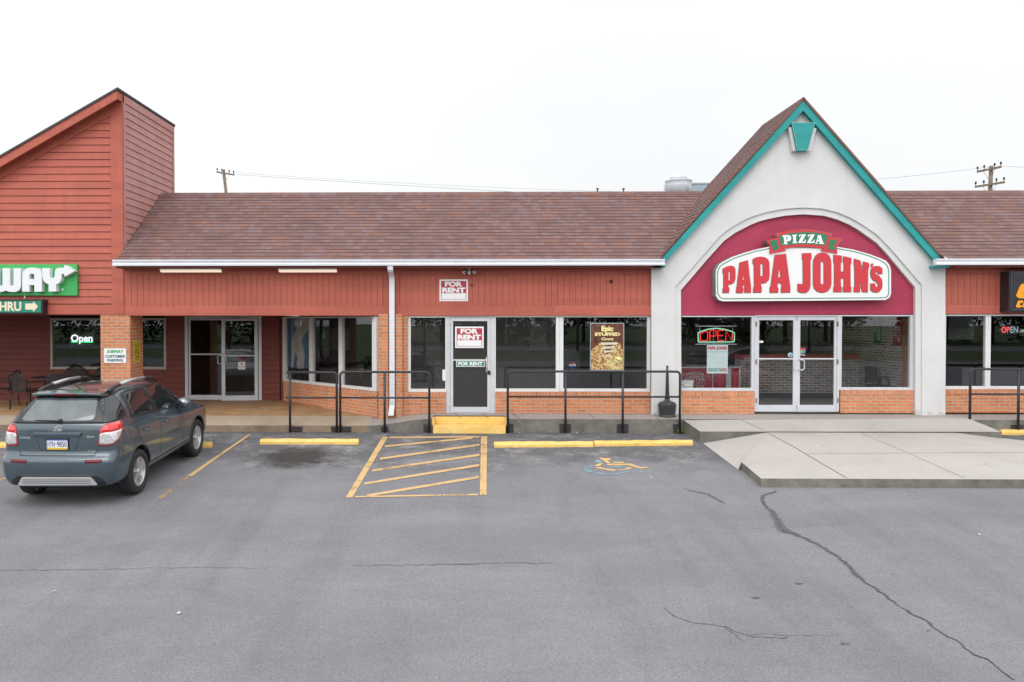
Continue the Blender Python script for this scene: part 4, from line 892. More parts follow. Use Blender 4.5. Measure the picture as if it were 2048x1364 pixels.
knee(bD, 1889, 2400, 778, 820.5, 17.12)
window(bD, 1891, 632, 1972, 772.5, YW-.03, 1, 3.5, 4, 5.6, M_white); window(bD, 1980.5, 632, 2105, 772.5, YW-.03, 4, 3.5, 4, 5.6, M_white); window(bD, 2113, 632, 2240, 772.5, YW-.03, 4, 3.5, 4, 5.6, M_white)
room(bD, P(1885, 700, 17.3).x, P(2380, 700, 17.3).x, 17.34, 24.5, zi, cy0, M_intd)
mb = MB(); mb.pbox(1897, 634, 1948, 679, 20.5, .05); mb.pbox(2040, 657, 2080, 672, 20.0, .05, 0); mb.build('wall_board', mat('pale_board', (.30, .34, .33), .5), bD)
mb = MB(); mb.box(P(1925, 700, 19).x, P(2240, 700, 19).x, 19, 19.5, zi, zi+.9); mb.build('display_counter', mat('dark_counter', (.10, .10, .11), .3), bD)
mb = MB(); a = P(2039, 661, 17.6); mb.box(a.x, a.x+.6, 17.6, 17.62, a.z-.04, a.z+.02); mb.build('shelf_edge', M_signw, bD)
# ================================================================== signs
za = lambda pts: zo(pts, 8.525, 1415, 450)
zb = lambda pts: [(1590+x/8.525, 450+y/8.525) for x, y in pts]
def inset(poly, d):
    out = []; n = len(poly); area = sum(poly[i-1][0]*poly[i][1]-poly[i][0]*poly[i-1][1] for i in range(n)); sg = 1 if area > 0 else -1
    for i in range(n):
        a = Vector(poly[i-1]); b = Vector(poly[i]); c = Vector(poly[(i+1) % n]); t1 = (b-a).normalized(); t2 = (c-b).normalized()
        n1 = Vector((-t1.y, t1.x))*sg; n2 = Vector((-t2.y, t2.x))*sg; m_ = (n1+n2); m_ = m_/max(.5, m_.length_squared)*2 if m_.length > .1 else n1
        out.append(tuple(b+m_*d))
    return out
M_pjred = mat('letter_red', (.56, .03, .045), .4, var=.03, bump=0); M_pjgreen = mat('letter_green', (.02, .19, .09), .45, var=.03, bump=0)
M_pjside = mat('sign_can_green', (.16, .30, .24), .5, var=.08, bump=0); M_face = mat('sign_face', (.78, .79, .79), .3, var=.02, bump=0)
YS = 16.86
sg = empty('pizza_shop_sign', P(1604, 601, 17.0), 'big white and green pizza shop sign in red slab letters on the crimson arch', 'sign')
body = za([(140, 850), (150, 760), (200, 670), (260, 630), (420, 545), (640, 470), (850, 410), (1060, 370), (1492, 350), (1742, 352)])+zb([(715, 370), (1000, 420), (1250, 490), (1450, 565), (1550, 610), (1610, 680), (1638, 780), (1638, 1170), (1610, 1240), (1540, 1278), (0, 1292)])+za([(260, 1300), (190, 1275), (145, 1210)])
bw = pp(body, YS)
mb = MB(); mb.flat([bw], YS+.006, .245); mb.build('sign_can', M_pjside, sg)
mb = MB(); mb.flat([inset(bw, .0)], YS, .006); mb.build('sign_face', M_face, sg)
line = za([(163, 850), (173, 770), (218, 690), (280, 650), (440, 565), (650, 493), (850, 433), (1060, 393), (1492, 372), (1742, 374)])+zb([(715, 393), (1000, 443), (1250, 513), (1440, 588), (1530, 638), (1585, 700), (1607, 790), (1607, 1165), (1582, 1227), (1520, 1248), (0, 1258)])+za([(260, 1263), (203, 1230), (168, 1165)])
lw = pp(line, YS-.004)
mb = MB(); mb.flat([lw, inset(lw, .018)], YS-.004, .003); mb.build('border_line', M_pjgreen, sg)
LET = {'P': [za([(262, 740), (340, 702), (400, 692), (450, 705), (475, 740), (480, 800), (477, 920), (455, 980), (410, 1008), (358, 1012), (358, 1050), (375, 1075), (370, 1155), (262, 1157), (262, 1075), (275, 1050), (272, 830), (258, 800)]), za([(360, 792), (378, 790), (387, 805), (387, 930), (375, 945), (358, 945)])],
       'A': [za([(548, 638), (690, 598), (742, 1050), (745, 1152), (628, 1152), (628, 1075), (635, 1048), (622, 1018), (602, 1018), (600, 1055), (612, 1075), (606, 1155), (490, 1157), (492, 1065), (502, 1045)]), za([(615, 825), (629, 932), (599, 932)])],
       'P2': [za([(772, 578), (830, 550), (910, 538), (990, 552), (1040, 592), (1058, 660), (1060, 870), (1042, 945), (1000, 983), (960, 992), (915, 992), (915, 1040), (928, 1065), (922, 1150), (782, 1152), (782, 1065), (797, 1040), (792, 680), (775, 650)]), za([(903, 668), (925, 655), (946, 680), (946, 850), (936, 868), (903, 868)])],
       'A2': [za([(1148, 510), (1340, 488), (1385, 850), (1412, 1045), (1414, 1148), (1256, 1152), (1256, 1070), (1270, 1020), (1243, 988), (1215, 988), (1192, 1020), (1198, 1060), (1212, 1080), (1206, 1152), (1064, 1152), (1064, 1060), (1078, 1035)]), za([(1229, 700), (1249, 887), (1204, 887)])],
       'J': [zb([(122, 482), (280, 474), (283, 575), (266, 605), (266, 1040), (245, 1112), (200, 1152), (140, 1157), (85, 1148), (46, 1128), (46, 1002), (62, 998), (100, 1008), (132, 1003), (138, 960), (134, 605), (122, 575)])],
       'O': [zb([(313, 600), (348, 520), (402, 480), (465, 468), (530, 480), (585, 520), (615, 590), (622, 700), (622, 1000), (605, 1078), (560, 1128), (500, 1150), (440, 1150), (374, 1126), (326, 1076), (311, 1005), (309, 700)]), zb([(438, 642), (450, 625), (465, 620), (482, 625), (492, 645), (492, 990), (480, 1008), (465, 1013), (448, 1006), (438, 990)])],
       'H': [zb([(658, 508), (800, 520), (800, 620), (783, 650), (783, 792), (832, 792), (832, 650), (820, 620), (824, 530), (964, 560), (962, 655), (947, 690), (950, 1040), (964, 1065), (961, 1142), (822, 1142), (820, 1065), (832, 1035), (832, 908), (783, 908), (783, 1035), (800, 1065), (796, 1142), (658, 1142), (658, 1055), (670, 1030), (668, 650), (656, 620)])],
       'N': [zb([(1008, 570), (1115, 603), (1172, 820), (1170, 735), (1156, 700), (1162, 618), (1264, 648), (1264, 722), (1249, 758), (1244, 1143), (1150, 1143), (1100, 955), (1098, 1030), (1112, 1062), (1110, 1143), (1004, 1143), (1004, 1062), (1018, 1030), (1014, 700), (1004, 665)])],
       'q': [zb([(1292, 690), (1302, 655), (1330, 653), (1337, 680), (1320, 710), (1296, 722), (1307, 700)])],
       'S': [zb([(1286, 800), (1298, 740), (1335, 705), (1400, 695), (1450, 705), (1492, 740), (1492, 832), (1412, 838), (1410, 808), (1390, 793), (1374, 805), (1376, 828), (1395, 848), (1440, 868), (1485, 930), (1494, 1020), (1482, 1088), (1440, 1138), (1385, 1150), (1335, 1140), (1290, 1105), (1286, 998), (1368, 990), (1370, 1038), (1390, 1058), (1412, 1045), (1414, 1003), (1396, 973), (1335, 940), (1296, 885)])]}
for k, q in LET.items():
    mb = MB(); mb.flat([pp(a, YS-.01) for a in q], YS-.012, .010); mb.flat([[(x-.011, z-.011) for x, z in pp(a, YS-.004)] for a in q], YS-.0065, .004, 1)
    mb.build('letter', [M_pjred, M_pjgreen], sg)
rib = za([(1168, 165), (1240, 125), (1400, 90), (1580, 75), (1742, 80), (1942, 110), (2102, 150), (2097, 212), (2285, 245), (2205, 360), (2214, 487), (1932, 438), (1975, 400), (1742, 378), (1495, 376), (1300, 402), (1335, 437), (1060, 492), (1068, 350), (990, 262), (1190, 215)])
Yr_ = YS-.03
mb = MB(); mb.flat([pp(rib, Yr_)], Yr_, .02, 0); mb.flat([pp(rib[:10]+rib[12:18]+rib[18:], YS+.02)], YS-.009, .20, 1)
rb2 = mb.build('ribbon', [M_pjred, M_pjside], sg)
mb = MB(); mb.flat([pp(za(q), Yr_-.004) for q in ([(1215, 185), (1400, 140), (1600, 122), (1800, 125), (1930, 140), (2055, 180), (2005, 352), (1800, 330), (1600, 325), (1430, 335), (1265, 355)], [(1050, 270), (1185, 250), (1222, 405), (1105, 440), (1108, 370)], [(2087, 243), (2222, 268), (2162, 345), (2177, 435), (2052, 405)])], Yr_-.004, .003)
mb.build('ribbon_field', M_pjgreen, rb2)
Z1 = [(1560, 165), (1675, 155), (1672, 175), (1610, 285), (1650, 280), (1665, 245), (1677, 250), (1672, 303), (1550, 307), (1553, 287), (1612, 178), (1584, 180), (1572, 207), (1562, 202)]
sh = lambda q, dx, dy: [(x+dx, y+dy) for x, y in q]
mb = MB(); mb.flat([pp(za(q), Yr_-.008) for q in ([(1278, 180), (1370, 168), (1415, 185), (1432, 225), (1415, 268), (1352, 282), (1354, 308), (1372, 314), (1368, 325), (1298, 328), (1296, 314), (1311, 304), (1298, 205), (1280, 198)], [(1345, 190), (1362, 195), (1368, 240), (1350, 260)],
      [(1440, 168), (1525, 162), (1526, 178), (1508, 188), (1512, 287), (1531, 293), (1531, 308), (1452, 312), (1450, 298), (1463, 288), (1460, 192), (1440, 182)], Z1, sh(Z1, 150, 2),
      [(1867, 178), (1932, 170), (1972, 303), (1988, 313), (1988, 325), (1902, 322), (1898, 310), (1912, 302), (1906, 284), (1873, 281), (1865, 299), (1878, 307), (1875, 318), (1836, 315), (1837, 303), (1850, 297), (1880, 200)], [(1893, 215), (1902, 262), (1879, 259)])], Yr_-.008, .004)
mb.build('ribbon_letters', M_signw, rb2)
# ---- sandwich shop sign
zs3 = lambda pts: zo(pts, 10.912, 0, 515)
YS3 = 17.02; M_sgreen = mat('bright_sign_green', (.045, .40, .10), .35, var=.05, bump=0)
s2 = empty('sandwich_shop_sign', P(40, 591, 17.05), 'bright green board sign with raised white letters and arrow on the red tower wall', 'sign')
a, b = P(-300, 591.3, YS3), P(154, 528.3, YS3)
mb = MB(); mb.box(a.x, b.x, YS3, 17.09, a.z, b.z); mb.build('sign_board', M_sgreen, s2, bevel=.005)
M_swhite = mat('raised_letter_white', (.76, .79, .82), .35, var=.02, bump=0)
W_ = [(295, 232), (450, 232), (452, 600), (440, 665), (410, 715), (355, 745), (300, 752), (230, 750), (170, 738), (130, 715), (90, 738), (30, 752), (-60, 752), (-140, 740), (-190, 700), (-205, 640), (-205, 232), (-50, 232), (-50, 590), (-30, 615), (0, 622), (35, 615), (55, 590), (55, 232), (215, 232), (215, 590), (230, 612), (255, 620), (280, 612), (295, 590)]
A_ = [(485, 745), (485, 380), (500, 310), (540, 258), (600, 230), (700, 215), (800, 228), (860, 255), (900, 305), (912, 380), (912, 745), (750, 745), (750, 600), (640, 600), (640, 745)]; Ah = [(640, 470), (640, 385), (655, 358), (690, 348), (730, 358), (746, 385), (746, 470)]
Y_ = [(922, 232), (1085, 232), (1085, 410), (1100, 440), (1140, 455), (1178, 440), (1192, 410), (1195, 310), (1215, 255), (1260, 226), (1300, 222), (1400, 222), (1400, 165), (1450, 172), (1630, 295), (1410, 418), (1400, 360), (1340, 360), (1340, 460), (1315, 525), (1275, 565), (1225, 585), (1225, 742), (1060, 742), (1060, 585), (1000, 560), (950, 510), (925, 440)]
for q in ([W_], [A_, Ah], [Y_]):
    mb = MB(); mb.flat([pp(zs3(k), YS3-.14) for k in q], YS3-.14, .138); mb.build('letter', M_swhite, s2)
mb = MB(); c0 = P(125.1, 579.2, YS3); mb.lathe([(0, 0), (.026, 0), (.026, .002), (0, .002)], (c0.x, YS3-.003, c0.z), 14, 0, 'y'); mb.build('dot', M_swhite, s2)
# ---- drive through sign
s3 = empty('drive_through_sign', P(20, 628, 17.0), 'small black box sign with cream lettering and arrow on green below the bright green board', 'sign')
YT = 16.88; a, b = P(-300, 627.3, YT), P(85.7, 598.8, YT)
mb = MB(); mb.box(a.x, b.x, YT, 17.09, a.z, b.z); mb.build('sign_box', M_black, s3, bevel=.006)
mb = MB(); mb.pbox(-290, 602, 82, 624.7, YT-.004, .006); mb.build('sign_face', mat('deep_sign_green', (.01, .215, .135), .4, bump=0, var=.04), s3)
M_cream = mat('cream_vinyl', (.80, .68, .52), .45, bump=0, var=.03)
mb = MB(); mb.ptext('THRU', -15.5, 603.5, 42.4, 622.2, YT-.006, bold=.035); mb.build('lettering', M_cream, s3)
mb = MB(); mb.flat([pp(zs3([(550, 1005), (720, 1002), (722, 957), (828, 1070), (722, 1190), (720, 1136), (550, 1136)]), YT-.008)], YT-.008, .003); mb.build('arrow', M_cream, s3)
mb = MB(); a, b = P(50, 592, 16.98), P(48.5, 599, 16.98); mb.tube([a, b], .014, 6); mb.build('bracket', M_galv, s3)
# ---- parking and no smoking signs on the pillar
s4 = empty('customer_parking_sign', P(230, 726, 17.07), 'white customer parking sign with green and dark lettering on the brick pillar', 'sign')
mb = MB(); a, b = P(208.4, 725.8, 17.068), P(252, 697, 17.068); mb.flat([rpoly([(a.x, a.z), (b.x, a.z), (b.x, b.z), (a.x, b.z)], .02)], 17.066, .010); mb.build('plate', M_signw, s4)
mb = MB(); mb.ptext('SUBWAY', 213, 700, 247.5, 706.3, 17.063, 0, bold=.045, shear=.25); mb.ptext('CUSTOMER', 210, 709.8, 250.4, 715.4, 17.063, 1, bold=.035); mb.ptext('PARKING', 214.2, 717.6, 246.2, 723.2, 17.063, 1, bold=.035)
mb.build('lettering', [M_sgreen, mat('dark_green_print', (.02, .10, .09), .5, bump=0)], s4)
XP = P(260, 628, 17.08).x
s5 = empty('no_smoking_sign', PX(273, 724, XP), 'narrow yellow no smoking notice on the shaded side of the brick pillar', 'sign')
pa, pb = PX(267.2, 724, XP), PX(279.8, 681.5, XP); py0, py1 = pa.y, pb.y; z0_, z1_ = PX(273, 724, XP).z, PX(273, 681.5, XP).z
mb = MB(); mb.box(XP+.001, XP+.006, py0, py1, z0_, z1_); mb.build('plate', mat('notice_yellow', (.62, .52, .04), .5, bump=0), s5)
mb = MB(); side = lambda v: Vector((XP+.008+v.y, lerp(py0, py1, v.x), lerp(z0_, z1_, v.z)))
n_ = 20
for k in range(n_):
    t0, t1 = 2*PI*k/n_, 2*PI*(k+1)/n_; mb.add([side(Vector((.5+rx*math.cos(t), 0, .44+rz*math.sin(t)))) for t, rx, rz in ((t0, .36, .19), (t1, .36, .19), (t1, .27, .15), (t0, .27, .15))], [(0, 1, 2, 3)])
mb.add([side(Vector(v)) for v in ((.24, 0, .55), (.30, 0, .58), (.76, 0, .33), (.70, 0, .30))], [(0, 1, 2, 3)])
mb.add([side(Vector(v)) for v in ((.3, .0005, .43), (.7, .0005, .43), (.7, .0005, .46), (.3, .0005, .46))], [(0, 1, 2, 3)], 1)
for t, a, b, c, d in (('THIS STORE', .08, .92, .88, .93), ('FOR YOUR', .12, .88, .78, .83), ('COMFORT', .08, .92, .69, .74), ('NO SMOKING', .08, .92, .19, .24), ('PLEASE', .2, .8, .09, .14)):
    mb.text(t, a, b*0+c, b, d, 0, 1, bold=.03, M=side)
mb.build('print', [mat('notice_red', (.28, .03, .02), .5, bump=0), mat('notice_dark', (.10, .11, .06), .5, bump=0)], s5)
# ---- for rent signs
def rent(x0, y0, x1, y1, Y, label):
    s = empty('for_rent_sign', P((x0+x1)/2, y1, Y), label, 'sign', 'for rent signs'); mb = MB(); mb.pbox(x0, y0, x1, y1, Y, .006); mb.build('plate', M_signw, s)
    w_, h_ = x1-x0, y1-y0; fx = lambda u: x0+u*w_; fy = lambda v: y0+v*h_
    mb = MB(); mb.pbox(fx(.055), fy(.075), fx(.945), fy(.635), Y-.002, .0019)
    for a, b, c, d in ((.055, .64, .075, .925), (.925, .64, .945, .925), (.055, .905, .945, .925)): mb.pbox(fx(a), fy(b), fx(c), fy(d), Y-.002, .0019)
    mb.build('red_field', M_signred, s)
    mb = MB(); mb.ptext('FOR', fx(.19), fy(.10), fx(.81), fy(.335), Y-.004, bold=.06); mb.ptext('RENT', fx(.09), fy(.375), fx(.91), fy(.61), Y-.004, bold=.06); mb.build('lettering', M_signw, s); return s
rent(878.9, 558.8, 935.8, 602.2, YF-.02, 'red and white for rent sign on the red fascia above the single door')
rent(910.2, 653.2, 967.4, 696, YW-.075, 'red and white for rent sign taped to the single door glass')
s = empty('for_rent_strip', P(940, 733, YW-.07), 'small green for rent strip with white letters on the single door', 'sign')
mb = MB(); mb.pbox(912.4, 721.6, 969.2, 733.6, YW-.062, .004); mb.build('plate', M_signw, s)
mb = MB(); mb.pbox(913.6, 722.4, 968, 732.2, YW-.064, .0019); mb.build('green_field', M_signgreen, s)
mb = MB(); mb.ptext('FOR RENT', 916.5, 723.7, 965.3, 731, YW-.066, bold=.045); mb.build('lettering', M_signw, s)
# ---- pizza poster
def poster_mat():
    m = N('melted_cheese_print'); p = m.pos()
    v = m.n('ShaderNodeTexVoronoi', Vector=p, Scale=22.0, Randomness=1.0); n1 = m.noise(p, 30, 5, .8); n2 = m.noise(p, 9, 3, .6)
    c = m.ramp(m.math('ADD', m.math('MULTIPLY', n1, .8), m.math('MULTIPLY', v.outputs['Distance'], .55)), [(.42, (.13, .025, .008)), (.54, (.36, .09, .02)), (.66, (.55, .27, .06)), (.80, (.74, .60, .32))])
    return m.finish(c, .35)
YPo = YW+.012
s = empty('pizza_poster', P(1214, 740.7, YPo), 'large brown pizza poster with yellow lettering in the window right of the single door', 'poster')
mb = MB(); mb.pbox(1180.3, 645.7, 1248, 740.7, YPo-.019, .003); mb.build('border', mat('poster_pale_edge', (.52, .60, .60), .4, bump=0), s)
YPo -= .023
mb = MB(); mb.pbox(1181.8, 647.3, 1246.5, 739.2, YPo, .003); mb.build('poster_ground', mat('poster_brown', (.15, .05, .03), .35, var=.35, vs=14, bump=0), s)
zp6 = lambda pts: zo(pts, 4.7025, 980, 600)
YQ = YPo-.003
mb = MB(); mb.flat([pp(zp6([(950, 470), (1000, 430), (1040, 395), (1075, 405), (1085, 480), (1100, 520), (1130, 490), (1150, 430), (1215, 395), (1235, 430), (1250, 470), (1250, 655), (950, 655)]), YQ)], YQ, .0019); mb.build('cheese_picture', poster_mat(), s)
mb = MB()
for k in range(4): mb.flat([pp(zp6([(1045+12*k, 400+38*k), (1200-22*k, 398+38*k), (1195-24*k, 418+36*k), (1052+12*k, 424+36*k)]), YQ-.002)], YQ-.002, .0015)
mb.build('cheese_strings', mat('pale_cheese', (.70, .68, .52), .4, bump=0), s)
mb = MB(); rnd = random.Random(5)
for k in range(9):
    x = (955+k*9) if k < 5 else (1215+(k-5)*9); mb.flat([pp(zp6([(x, 260+k*7), (x+14, 300), (x+20+(-30 if k > 4 else 12), 400), (x+6+(-30 if k > 4 else 12), 405)]), YQ-.0005)], YQ-.0005, .0004)
mb.build('finger_shapes', mat('dark_skin_print', (.20, .065, .04), .4, bump=0), s)
Mc = mat('poster_yellow', (.80, .70, .30), .4, bump=0); Md = mat('poster_dark', (.13, .03, .015), .4, bump=0)
mb = MB()
for body_, bx in (('Epic', (1048, 243, 1160, 300)), ('Crust', (1048, 352, 1160, 380))):
    (x0, y0), (x1, y1) = zp6([bx[:2], bx[2:]]); mb.pbox(x0-1.4, y0-1.2, x1+1.4, y1+1.2, YQ-.0025, .001, 1); mb.ptext(body_, x0, y0, x1, y1+(2 if body_ == 'Epic' else 0), YQ-.0045, 0, bold=.06)
(x0, y0), (x1, y1) = zp6([(985, 305), (1225, 338)]); mb.pbox(x0-.8, y0-.8, x1+.8, y1+.8, YQ-.0025, .001, 1); mb.ptext('STUFFED', x0, y0, x1, y1, YQ-.0045, 0, bold=.07)
c0 = P(1235.7, 720.5, YQ); mb.lathe([(0, 0), (.085, 0), (.085, .001), (0, .001)], (c0.x, YQ-.0035, c0.z), 20, 0, 'y')
for t, bx in (('LEVEL UP', (1100, 565, 1180, 590)), ('YOUR CRUST', (1100, 596, 1215, 622))):
    (x0, y0), (x1, y1) = zp6([bx[:2], bx[2:]]); a = P(x0, y1, YQ); b = P(x1, y0, YQ); mb.text(t, a.x, a.z, b.x, b.z, YQ-.0045, 0, bold=.05, M=lambda v: Vector((v.x, v.y, v.z-(v.x-a.x)*.33)))
mb.text('$7.99', c0.x-.055, c0.z-.02, c0.x+.055, c0.z+.02, YQ-.0045, 1, bold=.04, M=lambda v: Vector((v.x, v.y-.001, v.z-(v.x-c0.x)*.5)))
mb.build('lettering', [Mc, Md], s)
# ---- menu sheet (its square code left out)
YM = 17.19
s = empty('menu_sheet', P(1434.5, 746.7, YM), 'white menu sheet with red and green lettering under the neon open sign', 'sign')
mb = MB(); mb.pbox(1414, 690, 1455.5, 746.8, YM, .003); mb.build('sheet', mat('sheet_pale_blue', (.62, .72, .74), .4, bump=0, var=.03), s)
mb = MB(); mb.ptext('PAPA JOHNS', 1416, 692.8, 1454, 701.2, YM-.003, 0, bold=.05); mb.ptext('Better Ingredients. Better Pizza.', 1416, 702.8, 1454, 704.4, YM-.003, 1, bold=.0)
mb.ptext('SCAN FOR THE', 1415.8, 736, 1442.6, 743.2, YM-.003, 1, bold=.02); mb.ptext('MENU', 1443.4, 736, 1454.3, 743.2, YM-.003, 2, bold=.04); mb.build('lettering', [M_signred, M_signgreen, mat('soft_red', (.6, .15, .14), .5, bump=0)], s)
# ---- neon open sign
M_nr = emat('neon_red', (1.0, .03, .03), 1.25); M_ng = emat('neon_green', (.42, .95, .62), .8)
s = empty('neon_open_sign', P(1432, 686, 17.3), 'lit red and green neon open sign in the left pizza shop window', 'neon sign')
YN = 17.28; a5p = lambda pts: [P(*q, YN) for q in a5(pts)]
mb = MB(); mb.tube(a5p([(432, 400), (422, 385), (420, 235), (480, 205), (600, 168), (750, 150), (900, 170), (1010, 200), (1080, 232), (1078, 380), (1060, 398), (750, 400), (432, 400)]), .013, 6); mb.build('green_tube', M_ng, s)
for q in ([(462, 372), (460, 250), (550, 205), (588, 213), (595, 230), (592, 360), (580, 374), (470, 374)], [(632, 376), (635, 205), (648, 190), (735, 190), (748, 205), (746, 280), (732, 292), (642, 292)], [(888, 190), (792, 190), (780, 205), (780, 362), (792, 376), (886, 376)], [(784, 283), (870, 283)], [(922, 376), (925, 195), (1036, 372), (1042, 240)]):
    mb = MB(); mb.tube(a5p(q), .011, 6); mb.build('red_tube', M_nr, s)
mb = MB()
for y in (112, 440): mb.tube(a5p([(372, y), (1125, y)]), .009, 6)
for x in (450, 700, 1050): mb.tube([P(*a5([(x, 112)])[0], YN+.02), P(*a5([(x, 440)])[0], YN+.02)], .004, 5)
mb.build('holder_frame', M_galv, s)
# ---- lit open sign left, window sign right
s = empty('lit_open_sign', P(164, 690, 20.1), 'small lit white open sign with green underline behind the porch window', 'sign')
YO = Yp+.10; mb = MB(); mb.ptext('Open', 142, 668.8, 185, 688.2, YO, bold=.025); mb.build('lettering', emat('lit_white', (.85, .93, 1), 1.25), s)
mb = MB(); mb.pbox(142.3, 682.9, 154.8, 685, YO, .02); mb.pbox(161, 682.9, 185, 685, YO, .02); mb.build('underline', emat('lit_green', (.0, 1, .25), 1.4), s)
mb = MB(); mb.pbox(139, 664, 189, 691, YO+.05, .03); mb.build('back_plate', M_dark, s)
s = empty('oval_open_sign', P(2020, 668, 17.4), 'red and white lit open sign in the right edge shop window', 'sign')
mb = MB(); mb.ptext('OP', 2002.6, 653.2, 2019.6, 665.6, 17.38, bold=.03); mb.build('red_letters', emat('lit_red', (1, .10, .10), 1.1), s)
mb = MB(); mb.ptext('EN', 2020.6, 653.2, 2036.2, 665.6, 17.38, bold=.015); mb.build('pale_letters', emat('dim_pale', (.55, .72, .75), .55), s)
mb = MB(); c0 = P(2019.5, 659.5, 17.4); mb.lathe([(0, 0), (1, 0), (1, .02), (0, .02)], (0, 0, 0), 28, 0, 'y'); mb.v = [Vector((c0.x+v.x*.24, 17.4+v.y, c0.z+v.z*.115)) for v in mb.v]; mb.build('oval_back', mat('sign_navy', (.03, .04, .06), .4, bump=0), s)
# ---- black sign at the right edge
YX = 16.80; s = empty('black_shop_sign', P(2048, 625, 17), 'black framed box sign with orange lettering cut by the right picture edge', 'sign')
a, b = P(2017.3, 623.5, YX), P(2420, 542, YX); mb = MB(); mb.box(a.x, b.x, YX, 17.09, a.z, b.z); mb.build('sign_box', M_black, s, bevel=.012)
mb = MB(); fz0, fz1 = P(2030, 620, YX-.01).z, P(2030, 546, YX-.01).z; fx0 = P(2021.5, 600, YX-.01).x
for q in ((fx0, b.x-.03, fz1-.015, fz1), (fx0, b.x-.03, fz0, fz0+.015), (fx0, fx0+.015, fz0, fz1)): mb.box(q[0], q[1], YX-.012, YX-.001, q[2], q[3])
mb.build('face_rim', mat('navy_rim', (.05, .055, .075), .35, bump=0), s)
z9 = lambda pts: zo(pts, 11.364, 1960, 520)
mb = MB(); mb.flat([pp(z9([(818, 812), (905, 600), (930, 560), (980, 535), (1300, 535), (1270, 640), (1040, 640), (985, 770), (1240, 780), (1215, 870), (880, 870)]), YX-.006)], YX-.006, .004)
mb.flat([pp(z9([(818, 1050), (860, 940), (885, 920), (980, 920), (985, 960), (975, 975), (920, 975), (895, 1030), (935, 1030), (960, 1020), (940, 1065), (920, 1078), (830, 1078)]), YX-.006), pp(z9([(962, 1050), (985, 990), (1010, 970), (1100, 970), (1060, 1078), (975, 1078)]), YX-.006)], YX-.006, .004)
mb.build('orange_lettering', mat('sign_orange', (.86, .33, .0), .4, bump=0, var=.02), s)
# ================================================================== hand rails
def arcpts(a, c, b, n=5): return [a*(1-t)**2+c*2*t*(1-t)+b*t*t for t in [k/n for k in range(n+1)]]
def railing(label, posts, ytop, ymid, ybase, Y=16.47, left='bend', right='bend', plates=None, base_y=None):
    ps = [P(x, 800, Y).x for x in posts]; zt, zm = P(posts[0], ytop, Y).z+.0, P(posts[0], ymid, Y).z
    zb_ = [base_y[i] if base_y else gz(Y) for i in range(len(ps))]
    r = empty('handrail', ((ps[0]+ps[-1])/2, Y, 0), label, 'railing', 'black pipe handrails along the sidewalk'); rr = .026; R = .09
    l0, l1 = ps[0], ps[-1]; mb = MB(); pts = []
    pts += [Vector((l0, Y, zb_[0])), Vector((l0, Y, zt-R))]+arcpts(Vector((l0, Y, zt-R)), Vector((l0, Y, zt)), Vector((l0+R, Y, zt)))[1:] if left == 'bend' else [Vector((l0-.07, Y, zt))]
    pts += arcpts(Vector((l1-R, Y, zt)), Vector((l1, Y, zt)), Vector((l1, Y, zt-R)))+[Vector((l1, Y, zb_[-1]))]
    mb.tube(pts, rr, 10); mb.build('top_rail', M_rail, r)
    for i, x in enumerate(ps):
        if (i == 0 and left == 'bend') or i == len(ps)-1: continue
        mb = MB(); mb.tube([(x, Y, zb_[i]), (x, Y, zt)], rr, 10); mb.build('post', M_rail, r)
    mb = MB(); mb.tube([(l0-(.09 if left != 'bend' else 0), Y, zm), (l1, Y, zm)], .020, 8); mb.build('mid_rail', M_rail, r)
    for i, (x0, x1, ok) in enumerate(plates or []):
        a, b = P(x0, 860, Y+.03), P(x1, 860, Y+.03); zc_ = zR if x0 > 800 else zL
        mb = MB(); mb.box(a.x, b.x, Y+.035, Y+.06, .015, .015+ok); mb.box(a.x+.02, b.x-.02, Y+.01, Y+.036, .02, .035); mb.build('anchor_plate', M_rail, r, bevel=.003)
    return r
railing('black pipe handrail nearest the car, before the angled window', [580, 673.5], 744.6, 795.3, 866, left='end', plates=[(584, 604, .10), (662, 675, .10)])
railing('black pipe handrail crossing in front of the white downspout', [680.5, 769.3, 858.6], 743.8, 795.3, 866, plates=[(683, 702, .10), (762, 776, .10), (847, 861, .15)])
railing('long black pipe handrail with four posts right of the yellow step', [1015.5, 1131, 1245.5, 1359.8], 742.8, 793.2, 864, plates=[(1013.5, 1027, .17), (1119.5, 1142, .17), (1234, 1257, .17), (1347, 1361, .17)])
railing('black pipe handrail at the right picture edge beside the pale apron', [1940, 2037, 2135, 2235], 738.2, 788.2, 850, plates=[(2023, 2048, .17)], base_y=[zR-.02, 0.05, .0, .0])
# ---- yellow step
st = empty('yellow_step', (X(939, 16.5), 16.5, 0), 'chipped yellow painted concrete step before the single door', 'step')
x0, x1 = X(866, 16.42), X(1011.5, 16.42); mb = MB(); zl_ = P(940, 852, 16.43).z
mb.box(x0, x1, 16.42, 16.86, gz(16.42)-.05, zl_); mb.build('lower_tread', M_yellow, st, bevel=.014)
mb = MB(); mb.box(Xs0+.02, Xs1-.02, 16.78, 16.86, zl_, zR+.012); mb.build('upper_riser', M_yellow, st, bevel=.012)
for s_, xx in ((1, Xs0), (-1, Xs1)):
    mb = MB(); mb.add([(xx-.025, 16.52, zl_), (xx+.025, 16.52, zl_), (xx+.025, 16.79, zl_), (xx-.025, 16.79, zl_), (xx-.025, 16.52, zR+.006), (xx+.025, 16.52, zR+.006), (xx+.025, 16.79, zR+.014), (xx-.025, 16.79, zR+.014)], [(0,3,2,1),(4,5,6,7),(0,1,5,4),(1,2,6,5),(2,3,7,6),(3,0,4,7)]); mb.build('cheek', M_yellow, st, bevel=.006)
